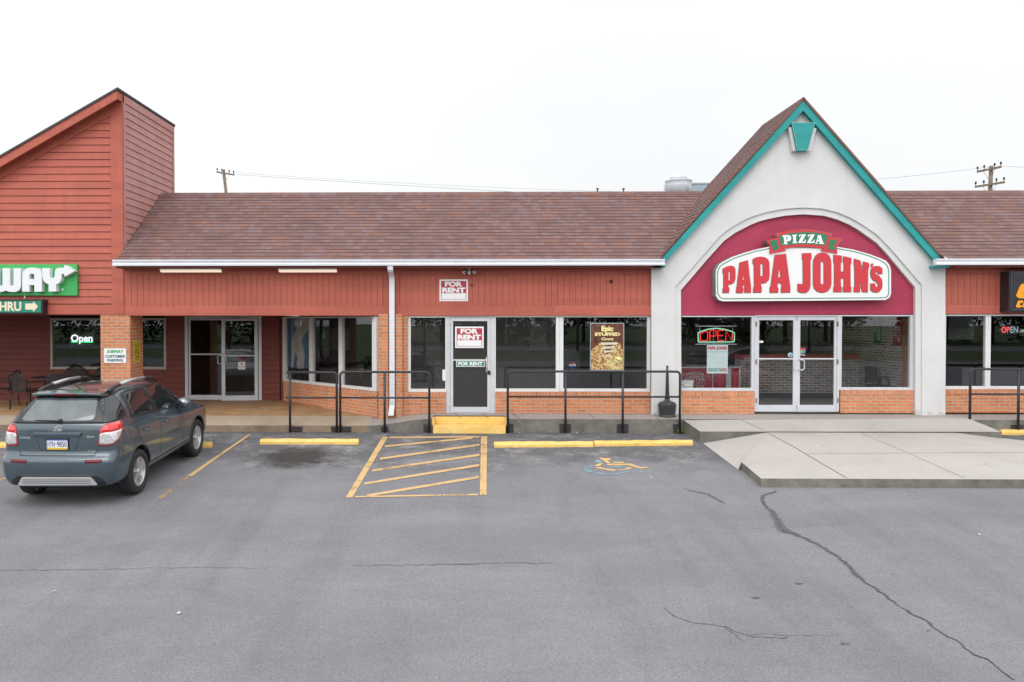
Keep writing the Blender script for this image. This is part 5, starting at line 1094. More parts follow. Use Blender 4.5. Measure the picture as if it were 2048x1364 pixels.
# ---- wheel stops
def stop(x0, x1, ybot, label, h=.10, skew=0):
    a = G(x0, ybot); b = G(x1, ybot-skew); L_ = (b-a); Ls = L_.length; u = L_/Ls; v = Vector((-u.y, u.x, 0)); Z = Vector((0, 0, 1)); mb = MB()
    prof = [(0, -.02), (0, .05), (.035, h), (.115, h), (.15, .05), (.15, -.02)]; n = 6; vs = []; rnd = random.Random(int(x0))
    K = 14
    for k in range(K+1):
        for q_, (p, z) in enumerate(prof): vs.append(a+u*(Ls*k/K)+v*(p+(rnd.uniform(-.006, .006) if 0 < k < K else 0))+Z*(z+(rnd.uniform(-.012, .004) if z > 0 else 0)))
    mb.add(vs, [(k*n+i, k*n+(i+1) % n, k*n+n+(i+1) % n, k*n+n+i) for k in range(K) for i in range(n)]+[tuple(range(n)), tuple(range((K+1)*n-1, K*n-1, -1))])
    o = mb.build('wheel_stop', M_yellow, bevel=.004); tag(o, label, 'parking stop', 'yellow wheel stops'); return o
stop(-60, 421, 895.5, 'yellow concrete wheel stop behind the parked car')
stop(519.5, 716.5, 888.6, 'yellow concrete wheel stop standing alone between stall line and hatched aisle')
stop(988.5, 1187, 894.8, 'yellow wheel stop right of the hatched aisle, left of a touching pair', skew=1.2)
stop(1189, 1386, 892.6, 'yellow wheel stop above the wheelchair symbol, right of a touching pair', skew=2.0)
stop(2004, 2200, 869.5, 'yellow wheel stop cut by the right picture edge')
# ---- cigarette receptacle
c0 = P(1334.3, 828.6, 16.84); s = empty('cigarette_receptacle', (c0.x, 16.84, zR+.01), 'black bell shaped cigarette receptacle with a tall neck by the stucco column', 'ash bin')
r_ = .198; mb = MB(); mb.lathe([(r_*.95, 0), (r_*.97, .02), (r_*.88, .05), (r_*.86, .06), (r_*.98, .24), (r_, .27), (r_*.98, .285), (r_*.80, .32), (r_*.30, .36), (.05, .40)], (c0.x, 16.84, zR+.01), 12, smooth=False)
mb.build('base', mat('grey_black_plastic', (.035, .037, .042), .45, var=.2, bump=.1), s, bevel=.005)
zt = P(1334, 728, 16.84).z-.03
mb = MB(); mb.lathe([(.05, .38), (.042, .5), (.026, zt-zR-.12), (.024, zt-zR-.04), (.020, zt-zR-.01), (.0, zt-zR+.005)], (c0.x, 16.84, zR), 10); mb.build('neck', M_dark, s)
mb = MB(); mb.box(c0.x-.008, c0.x+.008, 16.81, 16.818, zt-.10, zt-.05); mb.build('opening', mat('slot_grey', (.25, .25, .25), .5), s)
# ---- lamps
M_tube = emat('lit_lamp_diffuser', (1.0, .80, .64), .80)
def fluor(x0, x1, label, y=16.78):
    s = empty('fluorescent_light', P((x0+x1)/2, 544, y), label, 'light fixture', 'fluorescent lights under the eave'); a, b = P(x0, 539.4, y), P(x1, 532.8, y)
    mb = MB(); mb.add([(a.x, y, a.z), (b.x, y, a.z), (b.x, y+.15, a.z), (a.x, y+.15, a.z), (a.x+.04, y+.03, b.z), (b.x-.04, y+.03, b.z), (b.x-.04, y+.14, b.z+.02), (a.x+.04, y+.14, b.z+.02)], [(0,3,2,1),(4,5,6,7),(0,1,5,4),(1,2,6,5),(2,3,7,6),(3,0,4,7)])
    mb.build('housing', M_white, s, bevel=.004)
    c, d = P(x0+2.5, 544.2, y), P(x1-1.5, 539.5, y); mb = MB(); mb.box(c.x, d.x, y+.01, y+.13, c.z, d.z); mb.build('diffuser', M_tube, s, bevel=.015)
    mb = MB(); mb.box(a.x+.2, a.x+.25, y+.06, y+.10, b.z, zg0+.0); mb.box(b.x-.25, b.x-.2, y+.06, y+.10, b.z, zg0); mb.build('hanger', M_white, s)
fluor(317.3, 441, 'long white fluorescent light under the eave, nearer the tower'); fluor(554.5, 673.5, 'long white fluorescent light under the eave, nearer the downspout')
s = empty('flood_light', P(938, 535, 16.95), 'grey twin head flood light under the eave above the single door', 'light fixture')
yq = 16.95; c0 = P(938.3, 533.5, yq); mb = MB(); mb.lathe([(.05, 0), (.055, -.02), (.04, -.05)], c0, 12); mb.build('base', M_galv, s)
for x in (927, 949.6):
    c1 = P(x, 546, yq-.05); dd = (c1-c0).normalized(); mb = MB(); mb.tube([c0+Vector((0, 0, -.03)), c0.lerp(c1, .55), c0.lerp(c1, .6), c1], [.012, .02, .032, .052], 12); mb.build('lamp_head', mat('dull_metal', (.22, .22, .23), .4, .5), s)
    mb = MB(); mb.lathe([(0, 0), (.044, 0), (.044, .004), (0, .004)], (0, 0, 0), 12); R_ = dd.to_track_quat('Z', 'Y').to_matrix(); mb.v = [c1+R_@v for v in mb.v]; mb.build('lens', mat('lamp_lens', (.75, .76, .78), .2), s)
c1 = P(938.6, 548.5, yq-.06); mb = MB(); mb.tube([c0+Vector((0, 0, -.03)), c1+Vector((0, 0, .03)), c1], [.012, .02, .028], 8); mb.build('motion_sensor', M_white, s)
for x, y, r in ((1222, 561.5, .03), (943.5, 568.5, .018)):
    c0 = P(x, y, YF-.03); mb = MB(); mb.tube([c0+Vector((0, .03, 0)), c0+Vector((0, -.02, -.01)), c0+Vector((0, -.05, -.03))], [r*.7, r, r*.9], 8)
    tag(mb.build('wall_bracket', M_dark), 'small dark bracket on the red fascia left of the stucco gable' if x > 1000 else 'tiny dark hook on the red fascia beside the for rent sign', 'bracket')
# ---- blue poster behind the narrow angled window
s = empty('blue_poster', wl+au*.5+an*-.03+Vector((0, 0, zs-wl.z+.5)), 'blue poster showing a plain white standing figure behind the narrow angled window', 'poster')
u0, u1 = us[1], us[2]; zA, zB = P(600, 738, 19.5).z+.03, ztp-.02
mb = MB(); ang(u0, u1, -.020, -.012, zA, zB, mb); mb.build('poster_ground', mat('poster_blue', (.03, .115, .22), .45, var=.25, vs=3, bump=0), s)
mb = MB(); fig = zo([(895, 520), (910, 492), (985, 490), (1000, 520), (995, 570), (960, 605), (945, 650), (955, 700), (965, 760), (955, 852), (910, 850), (912, 780), (900, 730), (890, 790), (882, 845), (868, 840), (872, 740), (872, 660), (888, 600), (905, 570)], 3.589, 340, 500); hole = zo([(935, 525), (960, 530), (940, 550)], 3.589, 340, 500)
def am(x, y):
    u = uat(x); p = wl+au*u; return (u, P(x, y, p.y).z)
mb.flat([[am(*q) for q in fig], [am(*q) for q in hole]], 0, .003, 0, M=lambda v: Vector((wl.x+au.x*v.x+an.x*(-.008), wl.y+au.y*v.x+an.y*(-.008), v.z))+Vector((an.x, an.y, 0))*(-v.y)); mb.build('figure_shape', mat('poster_pale_figure', (.42, .40, .38), .5, bump=0), s)
# ---- drinks cooler inside
s = empty('drinks_cooler', P(1143, 778, 18.3), 'dark drinks cooler with a round red white and blue badge inside the window', 'cooler')
mb = MB(); mb.box(P(1127.5, 700, 18.3).x, P(1160, 700, 18.3).x, 18.3, 18.9, zW, P(1143, 700, 18.3).z); mb.build('cabinet', mat('cooler_dark', (.03, .035, .045), .3), s)
c0 = P(1145, 730, 18.28); mb = MB(); n_ = 24; R_ = .085
f_up = [(R_*math.cos(t), R_*math.sin(t)) for t in [PI*.08+PI*.84*k/12 for k in range(13)]]
mb.flat([[(c0.x+a, c0.z+b) for a, b in f_up+[(-.03, .012), (.03, .03)]]], 18.285, .003, 1); mb.flat([[(c0.x+R_*math.cos(t), c0.z+R_*math.sin(t)) for t in [PI*1.1+PI*.8*k/12 for k in range(13)]]+[]], 18.285, .003, 2); mb.flat([[(c0.x+R_*math.cos(t), c0.z+R_*math.sin(t)) for t in [2*PI*k/24 for k in range(24)]]], 18.289, .003, 0)
mb.build('badge', [M_signw, M_signred, mat('badge_blue', (.02, .08, .35), .4, bump=0)], s)
# ---- weed and litter
mb = MB(); rnd = random.Random(2); c0 = G(1360, 866); c0.y = 16.45; c0.z = 0
for k in range(26):
    t = rnd.uniform(0, 2*PI); l = rnd.uniform(.05, .14); w_ = rnd.uniform(.012, .03); d = Vector((math.cos(t), math.sin(t)*.5, rnd.uniform(.5, 1.6))).normalized(); sd_ = Vector((-d.y, d.x, 0)).normalized()
    b0 = c0+Vector((rnd.uniform(-.06, .1), rnd.uniform(-.03, .04), 0)); mb.add([b0, b0+d*l*.5+sd_*w_, b0+d*l+Vector((0, 0, -.02)), b0+d*l*.5-sd_*w_], [(0, 1, 2, 3)])
tag(mb.build('weed', mat('weed_green', (.10, .22, .03), .6, var=.3, bump=0)), 'small green weed growing where the long handrail meets the pale apron', 'weed')
mb = MB(); c0 = G(1905+20, 0) if False else P(2005, 870, 15.7); c0.z = gz(15.6)+.002; 
for k in range(16):
    t = rnd.uniform(0, 2*PI); l = rnd.uniform(.03, .09); d = Vector((math.cos(t), math.sin(t)*.5, rnd.uniform(.3, 1.2))).normalized(); sd_ = Vector((-d.y, d.x, 0)).normalized()*.012; b0 = c0+Vector((rnd.uniform(-.15, .1), 0, 0)); mb.add([b0, b0+d*l*.5+sd_, b0+d*l, b0+d*l*.5-sd_], [(0, 1, 2, 3)])
tag(mb.build('weed', mat('weed_green_pale', (.14, .22, .05), .6, var=.3, bump=0)), 'low pale weed at the right corner of the concrete apron', 'weed')
M_lit = mat('litter_white', (.7, .69, .66), .7, bump=0); M_litb = mat('litter_brown', (.38, .16, .06), .8, bump=0)
lit = [(1337, 860.5, 0), (1342, 862, 0), (1039, 866, 0), (1154, 866.5, 0), (1011, 874, 0), (358, 963, 0), (109, 1184, 0), (357, 1228, 0), (1958, 1070, 0), (2018, 968, 0), (1590, 976, 1), (1820, 972, 1), (1878, 970.5, 1), (1786, 1148, 1), (1436, 958, 1), (1495, 955, 1), (1302, 956, 0), (826, 920, 0)]
rnd = random.Random(9)
for x, y, k in lit:
    c0 = G(x, y, .004); mb = MB(); r = rnd.uniform(.012, .028); a = rnd.uniform(0, 3); vs = [c0+Vector((r*math.cos(a+t*1.57)*rnd.uniform(.5, 1.2), r*.8*math.sin(a+t*1.57), rnd.uniform(0, .012))) for t in range(4)]
    mb.add(vs+[v+Vector((0, 0, .003)) for v in vs], [(3,2,1,0),(4,5,6,7),(0,1,5,4),(1,2,6,5),(2,3,7,6),(3,0,4,7)])
    tag(mb.build('litter_scrap' if not k else 'dead_leaf', M_litb if k else M_lit), 'tiny brown dead leaf lying on the asphalt near the apron' if k else 'tiny scrap of white litter lying on the asphalt', 'litter', 'leaf scraps' if k else 'litter scraps')
# ================================================================== roof things
YQf = 22.0; zdk = zD-.5
c0 = P(1357, 386, YQf); s = empty('exhaust_fan', (c0.x, YQf, zdk), 'round silver exhaust fan on the roof left of the steep gable', 'roof fan')
k = YQf/F; zz = lambda y: P(1357, y, YQf).z
mb = MB(); mb.lathe([(19*k, zz(389)-zdk), (22*k, zz(385)-zdk), (25*k, zz(380)-zdk), (25.5*k, zz(370)-zdk), (25.5*k, zz(365)-zdk), (27*k, zz(363)-zdk), (27*k, zz(362)-zdk), (17*k, zz(359.5)-zdk)], (c0.x, YQf, zdk), 28); mb.build('bowl', M_galv, s)
mb = MB(); mb.lathe([(16.5*k, zz(361)-zdk), (16.5*k, zz(354)-zdk), (15*k, zz(352.6)-zdk), (0, zz(351.8)-zdk)], (c0.x, YQf, zdk), 24); mb.build('cap', M_galv, s)
mb = MB(); mb.box(c0.x-.22, c0.x+.22, YQf-.22, YQf+.22, zdk, zz(388)); mb.build('kerb_box', M_galv, s)
a, b = P(1328, 380, YQf), P(1331, 369, YQf); mb = MB(); mb.box(a.x, b.x, YQf-.03, YQf+.03, a.z, b.z); mb.tube([((a.x+b.x)/2, YQf, zdk), ((a.x+b.x)/2, YQf, a.z)], .008, 6); mb.build('switch_box', M_galv, s)
def rbox(name, x0, y0, x1, Y, label, cat, m, dpt=1.0, extra=None):
    a, b = P(x0, 387, Y), P(x1, y0, Y); s = empty(name, ((a.x+b.x)/2, Y+dpt/2, zdk), label, cat); mb = MB(); mb.box(a.x, b.x, Y, Y+dpt, zdk, b.z); mb.build('casing', m, s, bevel=.01)
    mb = MB(); mb.box(a.x-.02, b.x+.02, Y-.02, Y+dpt+.02, b.z-.03, b.z+.01); mb.build('lid', m, s); return s, a, b
M_ac = mat('pale_blue_metal', (.30, .38, .42), .45, .3, var=.1)
s, a, b = rbox('air_conditioner', 1387, 366, 1440, 23.5, 'square blue grey air conditioner box behind the steep gable roof', 'air conditioner', M_ac)
s, a, b = rbox('roof_hatch', 1163, 384.2, 1253, 24, 'low pale roof curb with two small posts above the ridge', 'roof box', M_galv)
for x in (1195, 1247):
    c0 = P(x, 384, 24.1); c1 = P(x, 378.5, 24.1); mb = MB(); mb.tube([c0, c1], .02, 6); mb.lathe([(.045, 0), (.045, .03)], c1, 8); mb.build('post', M_dark, s)
s, a, b = rbox('air_conditioner', 1868, 383.0, 2002, 24, 'low pale roof unit peeking above the ridge right of the gable', 'air conditioner', mat('pale_grey_metal', (.50, .50, .50), .5))
mb = MB(); a, b = P(1975, 387, 23.97), P(1996, 384.2, 23.97); mb.box(a.x, b.x, 23.96, 23.99, a.z, b.z); mb.build('vent', M_dark, s)
# ================================================================== utility poles and lines
def upole(xb, yb, xt, yt, Y, arms, label):
    a = P(xt, yt, Y); lean = (P(xt, yt, Y).x-P(xb, yb, Y).x)/(a.z-P(xb, yb, Y).z); base = Vector((a.x-lean*a.z, Y, 0)); s = empty('utility_pole', base, label, 'utility pole', 'utility poles behind the shops')
    mb = MB(); mb.tube([base, base.lerp(a, .5), a], [.17, .14, .11], 10); mb.build('pole', M_wood, s)
    for (x0, y0, x1, y1, dy) in arms:
        p, q = P(x0, y0, Y-.14), P(x1, y1, Y-.14); q.y -= dy; p.y += dy
        mb = MB(); c = (p+q)/2; h = (q-p)/2; n = h.normalized(); up = Vector((0, 0, 1)); up = (up-n*n.dot(up)).normalized(); mb.obox(c, h, n.cross(up)*.045, up*.06); ca = mb.build('crossarm', M_wood, s)
        for t in (.03, .3, .72, .97):
            i = p.lerp(q, t); mb = MB(); mb.lathe([(.02, 0), (.02, .12), (.06, .12), (.05, .18), (.06, .2), (.03, .27)], i+Vector((0, 0, .05)), 8); mb.build('insulator', M_dark, ca)
        for t in (.25, .75):
            i = p.lerp(q, t); mb = MB(); mb.tube([i, Vector((base.x+lean*i.z, Y, i.z-.7))], .02, 5); mb.build('brace', M_galv, ca)
    return s
YPL, YPR = 60.0, 48.0
upole(452, 385, 447, 339, YPL, [(430, 342, 471.5, 351.5, .4)], 'weathered utility pole with one crossarm behind the left end of the roof')
upole(1980, 388, 1982.5, 332, YPR, [(1960, 341.7, 1996.5, 335.5, .3), (1956, 372, 2003, 366, .3)], 'weathered utility pole with two crossarms behind the right roof')
def wire(pts, label, r=.013):
    mb = MB(); pts = [P(*q) for q in pts]; out = []
    a, b = pts[0], pts[-1]; sag = pts[1]
    for k in range(25):
        t = k/24; out.append(a*(1-t)**2+(sag*2-(a+b)/2)*2*t*(1-t)+b*t*t)
    mb.tube(out, r, 5); tag(mb.build('power_line', mat('wire', (.22, .30, .36), .5, bump=0)), label, 'power line', 'power lines')
wire([(472, 349, YPL), (760, 368, YPL-3), (1040, 384.5, YPL-6)], 'thin power line sloping right from the left utility pole')
wire([(470, 345, YPL), (900, 371, YPL), (1320, 385, YPL)], 'thinner upper power line sloping right from the left utility pole', .009)
wire([(1737, 360, YPR-4), (1860, 348, YPR-2), (1980, 333.6, YPR)], 'thin power line dropping left from the right utility pole', .009)
wire([(1996, 332, YPR), (2030, 333.5, YPR), (2080, 335.5, YPR)], 'thin power line running right from the right utility pole', .009)
# ================================================================== patio furniture on the porch
M_mesh = mat('black_mesh_metal', (.018, .017, .018), .5, .2, bump=.2)
def pchair():
    r = empty('patio_chair', (0, 0, 0)); t = .013
    def L(name, pts, rr=t): mb = MB(); mb.tube(pts, rr, 8); return mb.build(name, M_black, r)
    arc = [(-.25, .26, .42), (-.27, .30, .62)]+[(-.27*math.cos(a)*1.0, .32+.04*math.sin(a), .72+.16*math.sin(a)) for a in [PI*k/10 for k in range(11)]]+[(.27, .30, .62), (.25, .26, .42)]
    L('back_frame', arc, .014)
    mb = MB(); n = 8; vs = []
    for j in range(7):
        z = .44+j*.07; w_ = .24 if z < .72 else .24*math.sqrt(max(.05, 1-((z-.72)/.17)**2))
        for i in range(n+1): u = -1+2*i/n; vs.append((u*w_, .27+.08*(z-.44)+.045*(1-u*u), z))
    mb.add(vs, [(j*(n+1)+i, j*(n+1)+i+1, (j+1)*(n+1)+i+1, (j+1)*(n+1)+i) for j in range(6) for i in range(n)]); mb.build('backrest', M_meshy, r)
    mb = MB(); ring = [(-.24, -.24), (.24, -.24), (.25, .24), (-.25, .24)]; rp = rpoly(ring, .1); mb.poly([(x, y, .435+(.015 if y < 0 else 0)) for x, y in rp]); mb.build('seat', M_meshy, r)
    L('seat_frame', [(x, y, .435+(.015 if y < 0 else 0)) for x, y in rp+[rp[0]]], .011)
    for s_ in (-1, 1):
        L('leg', [(s_*.25, .25, .44), (s_*.27, .30, .0)]); L('leg', [(s_*.26, -.22, .64), (s_*.26, -.24, .44), (s_*.27, -.27, .0)])
        L('arm', [(s_*.27, .29, .62), (s_*.28, .15, .66), (s_*.28, -.12, .66), (s_*.26, -.22, .64)])
    return r
def meshmat():
    m = N('perforated_black_mesh'); p = m.n('ShaderNodeTexCoord').outputs['Object']; s_ = m.n('ShaderNodeSeparateXYZ', Vector=p).outputs
    h = m.math('GREATER_THAN', m.math('MULTIPLY', m.math('SINE', m.math('MULTIPLY', m.math('ADD', s_[0], s_[1]), 260)), m.math('SINE', m.math('MULTIPLY', m.math('SUBTRACT', s_[2], s_[1]), 260))), .25)
    b = m.n('ShaderNodeBsdfPrincipled', Base_Color=(.018, .017, .018), Roughness=.5); t_ = m.n('ShaderNodeBsdfTransparent'); x_ = m.n('ShaderNodeMixShader', Fac=h)
    m.t.links.new(b.outputs[0], x_.inputs[1]); m.t.links.new(t_.outputs[0], x_.inputs[2]); m.t.links.new(x_.outputs[0], m.out.inputs[0]); return m.mat
M_meshy = meshmat()
ch0 = pchair(); zpo = lambda y: zf(-12, y)+.004
for i, (px_, Y, rz, lab) in enumerate([(2, 18.6, -80, 'black metal patio chair at the left picture edge facing right'), (57, 18.3, 160, 'black mesh patio chair seen from behind between picture edge and table'), (139, 19.55, 5, 'black metal patio chair under the window, left of two by the wall'), (196, 19.55, -4, 'black metal patio chair under the window, partly behind the brick pillar'), (118, 18.1, 200, 'black metal patio chair mostly hidden behind the parked car')]):
    o = ch0 if i == 0 else copy_tree(ch0); o.location = (X(px_, Y), Y, zpo(Y)); o.rotation_euler = (0, 0, math.radians(rz)); tag(o, lab, 'chair', 'black patio chairs on the porch')
def ptable():
    r = empty('patio_table', (0, 0, 0)); mb = MB(); mb.lathe([(.0, .70), (.36, .70), (.38, .705), (.38, .72), (.36, .73), (.0, .73)], (0, 0, 0), 28); mb.build('tabletop', M_mesh, r)
    mb = MB(); mb.tube([(0, 0, .1), (0, 0, .7)], .03, 10); mb.build('pedestal', M_black, r)
    for k in range(4):
        a = PI/4+k*PI/2; mb = MB(); mb.tube([(0, 0, .55), (.1*math.cos(a), .1*math.sin(a), .3), (.28*math.cos(a), .28*math.sin(a), .02)], .014, 8); mb.build('leg', M_black, r)
    return r
t0 = ptable()
for i, (px_, Y, lab) in enumerate([(98, 18.7, 'round black patio table between the chairs at left'), (172, 18.9, 'round black patio table next to the brick pillar')]):
    o = t0 if i == 0 else copy_tree(t0); o.location = (X(px_, Y), Y, zpo(Y)); tag(o, lab, 'table', 'round patio tables')
# ================================================================== car
def paint(name, col, rough=.28):
    m = N(name); p = m.pos(); n = m.noise(p, 2.2, 5, .6)
    c = m.mix(m.math('MULTIPLY', m.ramp(n, [(.4, 0.0), (.8, 1.0)]), .18), col, (.16, .15, .14))
    b = m.n('ShaderNodeBsdfPrincipled', Base_Color=c, Roughness=rough, Metallic=.25, Coat_Weight=1.0, Coat_Roughness=.06)
    m.t.links.new(b.outputs[0], m.out.inputs[0]); return m.mat
M_carglass = mat('car_glass', (.02, .024, .026), .03, 0, var=0, bump=0, Specular_IOR_Level=.8)
M_carglass2 = mat('rear_glass', (.10, .12, .13), .04, 0, var=.3, vs=4, bump=0, Specular_IOR_Level=1.0)
M_trim = mat('car_black_trim', (.022, .023, .026), .35, 0, var=.1, bump=0)
M_under = mat('car_underside', (.012, .012, .013), .8, 0, var=.2, bump=0)
M_tyre = mat('tyre_rubber', (.022, .022, .023), .8, 0, var=.25, vs=8, bump=.3, bs=60)
M_rim = mat('alloy_rim', (.55, .55, .56), .32, .55, var=.12, vs=12, bump=0)
M_silver = mat('silver_plastic', (.50, .51, .52), .32, .5, var=.05, bump=0)
M_lampred = mat('lamp_red', (.55, .012, .015), .12, 0, var=.12, vs=20, bump=0, Coat_Weight=1.0); M_lampclear = mat('lamp_clear', (.62, .60, .62), .12, .3, var=.3, vs=28, bump=.3, bs=60, Coat_Weight=1.0)
M_lampdark = mat('lamp_dark_red', (.16, .008, .01), .2, 0, bump=0)
WB0, WB1, WR = .80, 3.28, .345
def interp(t, xs, ys):
    if t <= xs[0]: return ys[0]
    for i in range(len(xs)-1):
        if t <= xs[i+1]: return ys[i]+(ys[i+1]-ys[i])*(t-xs[i])/(xs[i+1]-xs[i])
    return ys[-1]
def car_body(m_paint):
    YRZ = ([.25, .33, .46, .59, .69, .735, .79, 1.00, 1.20, 1.40, 1.60], [.14, .05, .012, .0, .002, .03, .085, .085, .12, .255, .425])
    YFZ = ([.25, .4, .6, .75, .9, 1.1], [4.02, 4.08, 4.07, 4.02, 3.9, 3.75])
    # y, zb, hw, zs, hws, zt, hwt
    S = [(.42, .28, .865, 1.19, .775, 1.61, .535), (.8, .27, .872, 1.175, .785, 1.635, .55), (1.3, .27, .868, 1.14, .79, 1.64, .56), (1.8, .27, .868, 1.10, .79, 1.62, .57), (2.2, .27, .868, 1.07, .785, 1.57, .58), (2.6, .27, .868, 1.045, .78, 1.42, .60), (2.95, .27, .868, 1.03, .775, 1.22, .625), (3.2, .27, .87, 1.01, .765, 1.10, .63), (3.5, .27, .868, .975, .75, 1.045, .60), (3.8, .27, .85, .89, .72, .95, .55)]
    def section(s, yo):
        y, zb, hw, zs, hws, zt, hwt = s; g = zt-zs
        pts = [(0, zb), (hw-.12, zb), (hw-.03, zb+.06), (hw-.005, zb+.20), (hw, .59), (hw, .69), (hw, .735), (hw-.004, .79), (hw-.008, .90), (hw-.02, zs-.11), (hws+.02, zs-.02), (hws, zs+.02)]
        pts += [(hws+(hwt-hws)*.42+.02, zs+g*.42), (hwt+.035, zt-min(.12, g*.35)), (hwt-.015, zt-min(.035, g*.15)), (hwt-.16, zt-.004), (hwt*.45, zt+.006), (0, zt+.01)]
        return [Vector((x, yo(z), z)) for x, z in pts]
    secs = []
    s0 = S[0]; rz = lambda z: interp(z, *YRZ)
    def shrink(s, f, fz=0): return (s[0], s[1]+fz*.5, s[2]*f, s[3], s[4]*f, s[5]-fz, s[6]*f)
    secs.append(section(shrink(s0, .78, .03), rz)); secs.append(section(shrink(s0, .915, .015), lambda z: rz(z)+.025)); secs.append(section(shrink(s0, .975, .005), lambda z: rz(z)+.11))
    secs.append(section(s0, lambda z: max(rz(z)+.22, .42)))
    for s in S[1:]: secs.append(section(s, lambda z, y=s[0]: y))
    f0 = S[-1]; fz = lambda z: interp(z, *YFZ)
    secs.append(section((0, .27, .80, .80, .68, .86, .50), lambda z: fz(z)-.06)); secs.append(section((0, .30, .66, .74, .56, .78, .42), fz))
    bm = bmesh.new(); n = len(secs[0]); R = [[bm.verts.new(p) for p in s] for s in secs]
    Lf = [[(R[i][k] if abs(s[k].x) < 1e-6 else bm.verts.new((-s[k].x, s[k].y, s[k].z))) for k in range(n)] for i, s in enumerate(secs)]
    for i in range(len(secs)-1):
        for k in range(n-1):
            bm.faces.new([R[i][k], R[i+1][k], R[i+1][k+1], R[i][k+1]]); bm.faces.new([Lf[i][k], Lf[i][k+1], Lf[i+1][k+1], Lf[i+1][k]])
    for i, fl in ((0, 0), (-1, 1)):      # end caps with a middle column
        s = secs[i]; mid = [R[i][0]]+[bm.verts.new((0, s[k].y-(.02 if i == 0 else -.03), s[k].z)) for k in range(1, n-1)]+[R[i][n-1]]
        for A_ in (R[i], Lf[i]):
            for k in range(n-1):
                f = [A_[k], A_[k+1], mid[k+1], mid[k]]; u = []
                for v in f:
                    if v not in u: u.append(v)
                if len(u) > 2: bm.faces.new(u)
    bmesh.ops.recalc_face_normals(bm, faces=bm.faces)
    me = bpy.data.meshes.new('body'); bm.to_mesh(me); bm.free(); me.materials.append(m_paint); me.materials.append(M_under)
    o = bpy.data.objects.new('body', me); COL.objects.link(o)
    ss = o.modifiers.new('s', 'SUBSURF'); ss.levels = 3; ss.render_levels = 3
    cuts = []
    for y in (WB0, WB1):
        mb = MB(); mb.lathe([(WR+.055, -1.0), (WR+.055, 1.0)], (0, y, WR+.01), 40, axis='x'); c = mb.build('cut', M_under, local=True); c.location = c.location; cuts.append(c)
        b = o.modifiers.new('b', 'BOOLEAN'); b.operation = 'DIFFERENCE'; b.object = c; b.solver = 'EXACT'; b.material_mode = 'TRANSFER'
    dg = bpy.context.evaluated_depsgraph_get()
    # whole body before the arches are cut, for projecting trim
    o.modifiers[1].show_viewport = o.modifiers[2].show_viewport = False; dg.update(); m0 = bpy.data.meshes.new_from_object(o.evaluated_get(dg))
    bv = BVHTree.FromPolygons([v.co.copy() for v in m0.vertices], [list(p.vertices) for p in m0.polygons]); bpy.data.meshes.remove(m0)
    o.modifiers[1].show_viewport = o.modifiers[2].show_viewport = True; dg.update(); m1 = bpy.data.meshes.new_from_object(o.evaluated_get(dg))
    o.modifiers.clear(); o.data = m1
    for p in m1.polygons: p.use_smooth = True
    # sharp edges where the arch is cut
    for c in cuts: bpy.data.objects.remove(c)
    under = next((i for i, m_ in enumerate(m1.materials) if m_ == M_under), 1)
    for p in m1.polygons:
        if p.material_index == under or p.center.z < .285: p.material_index = under; p.use_smooth = False
    return o, bv
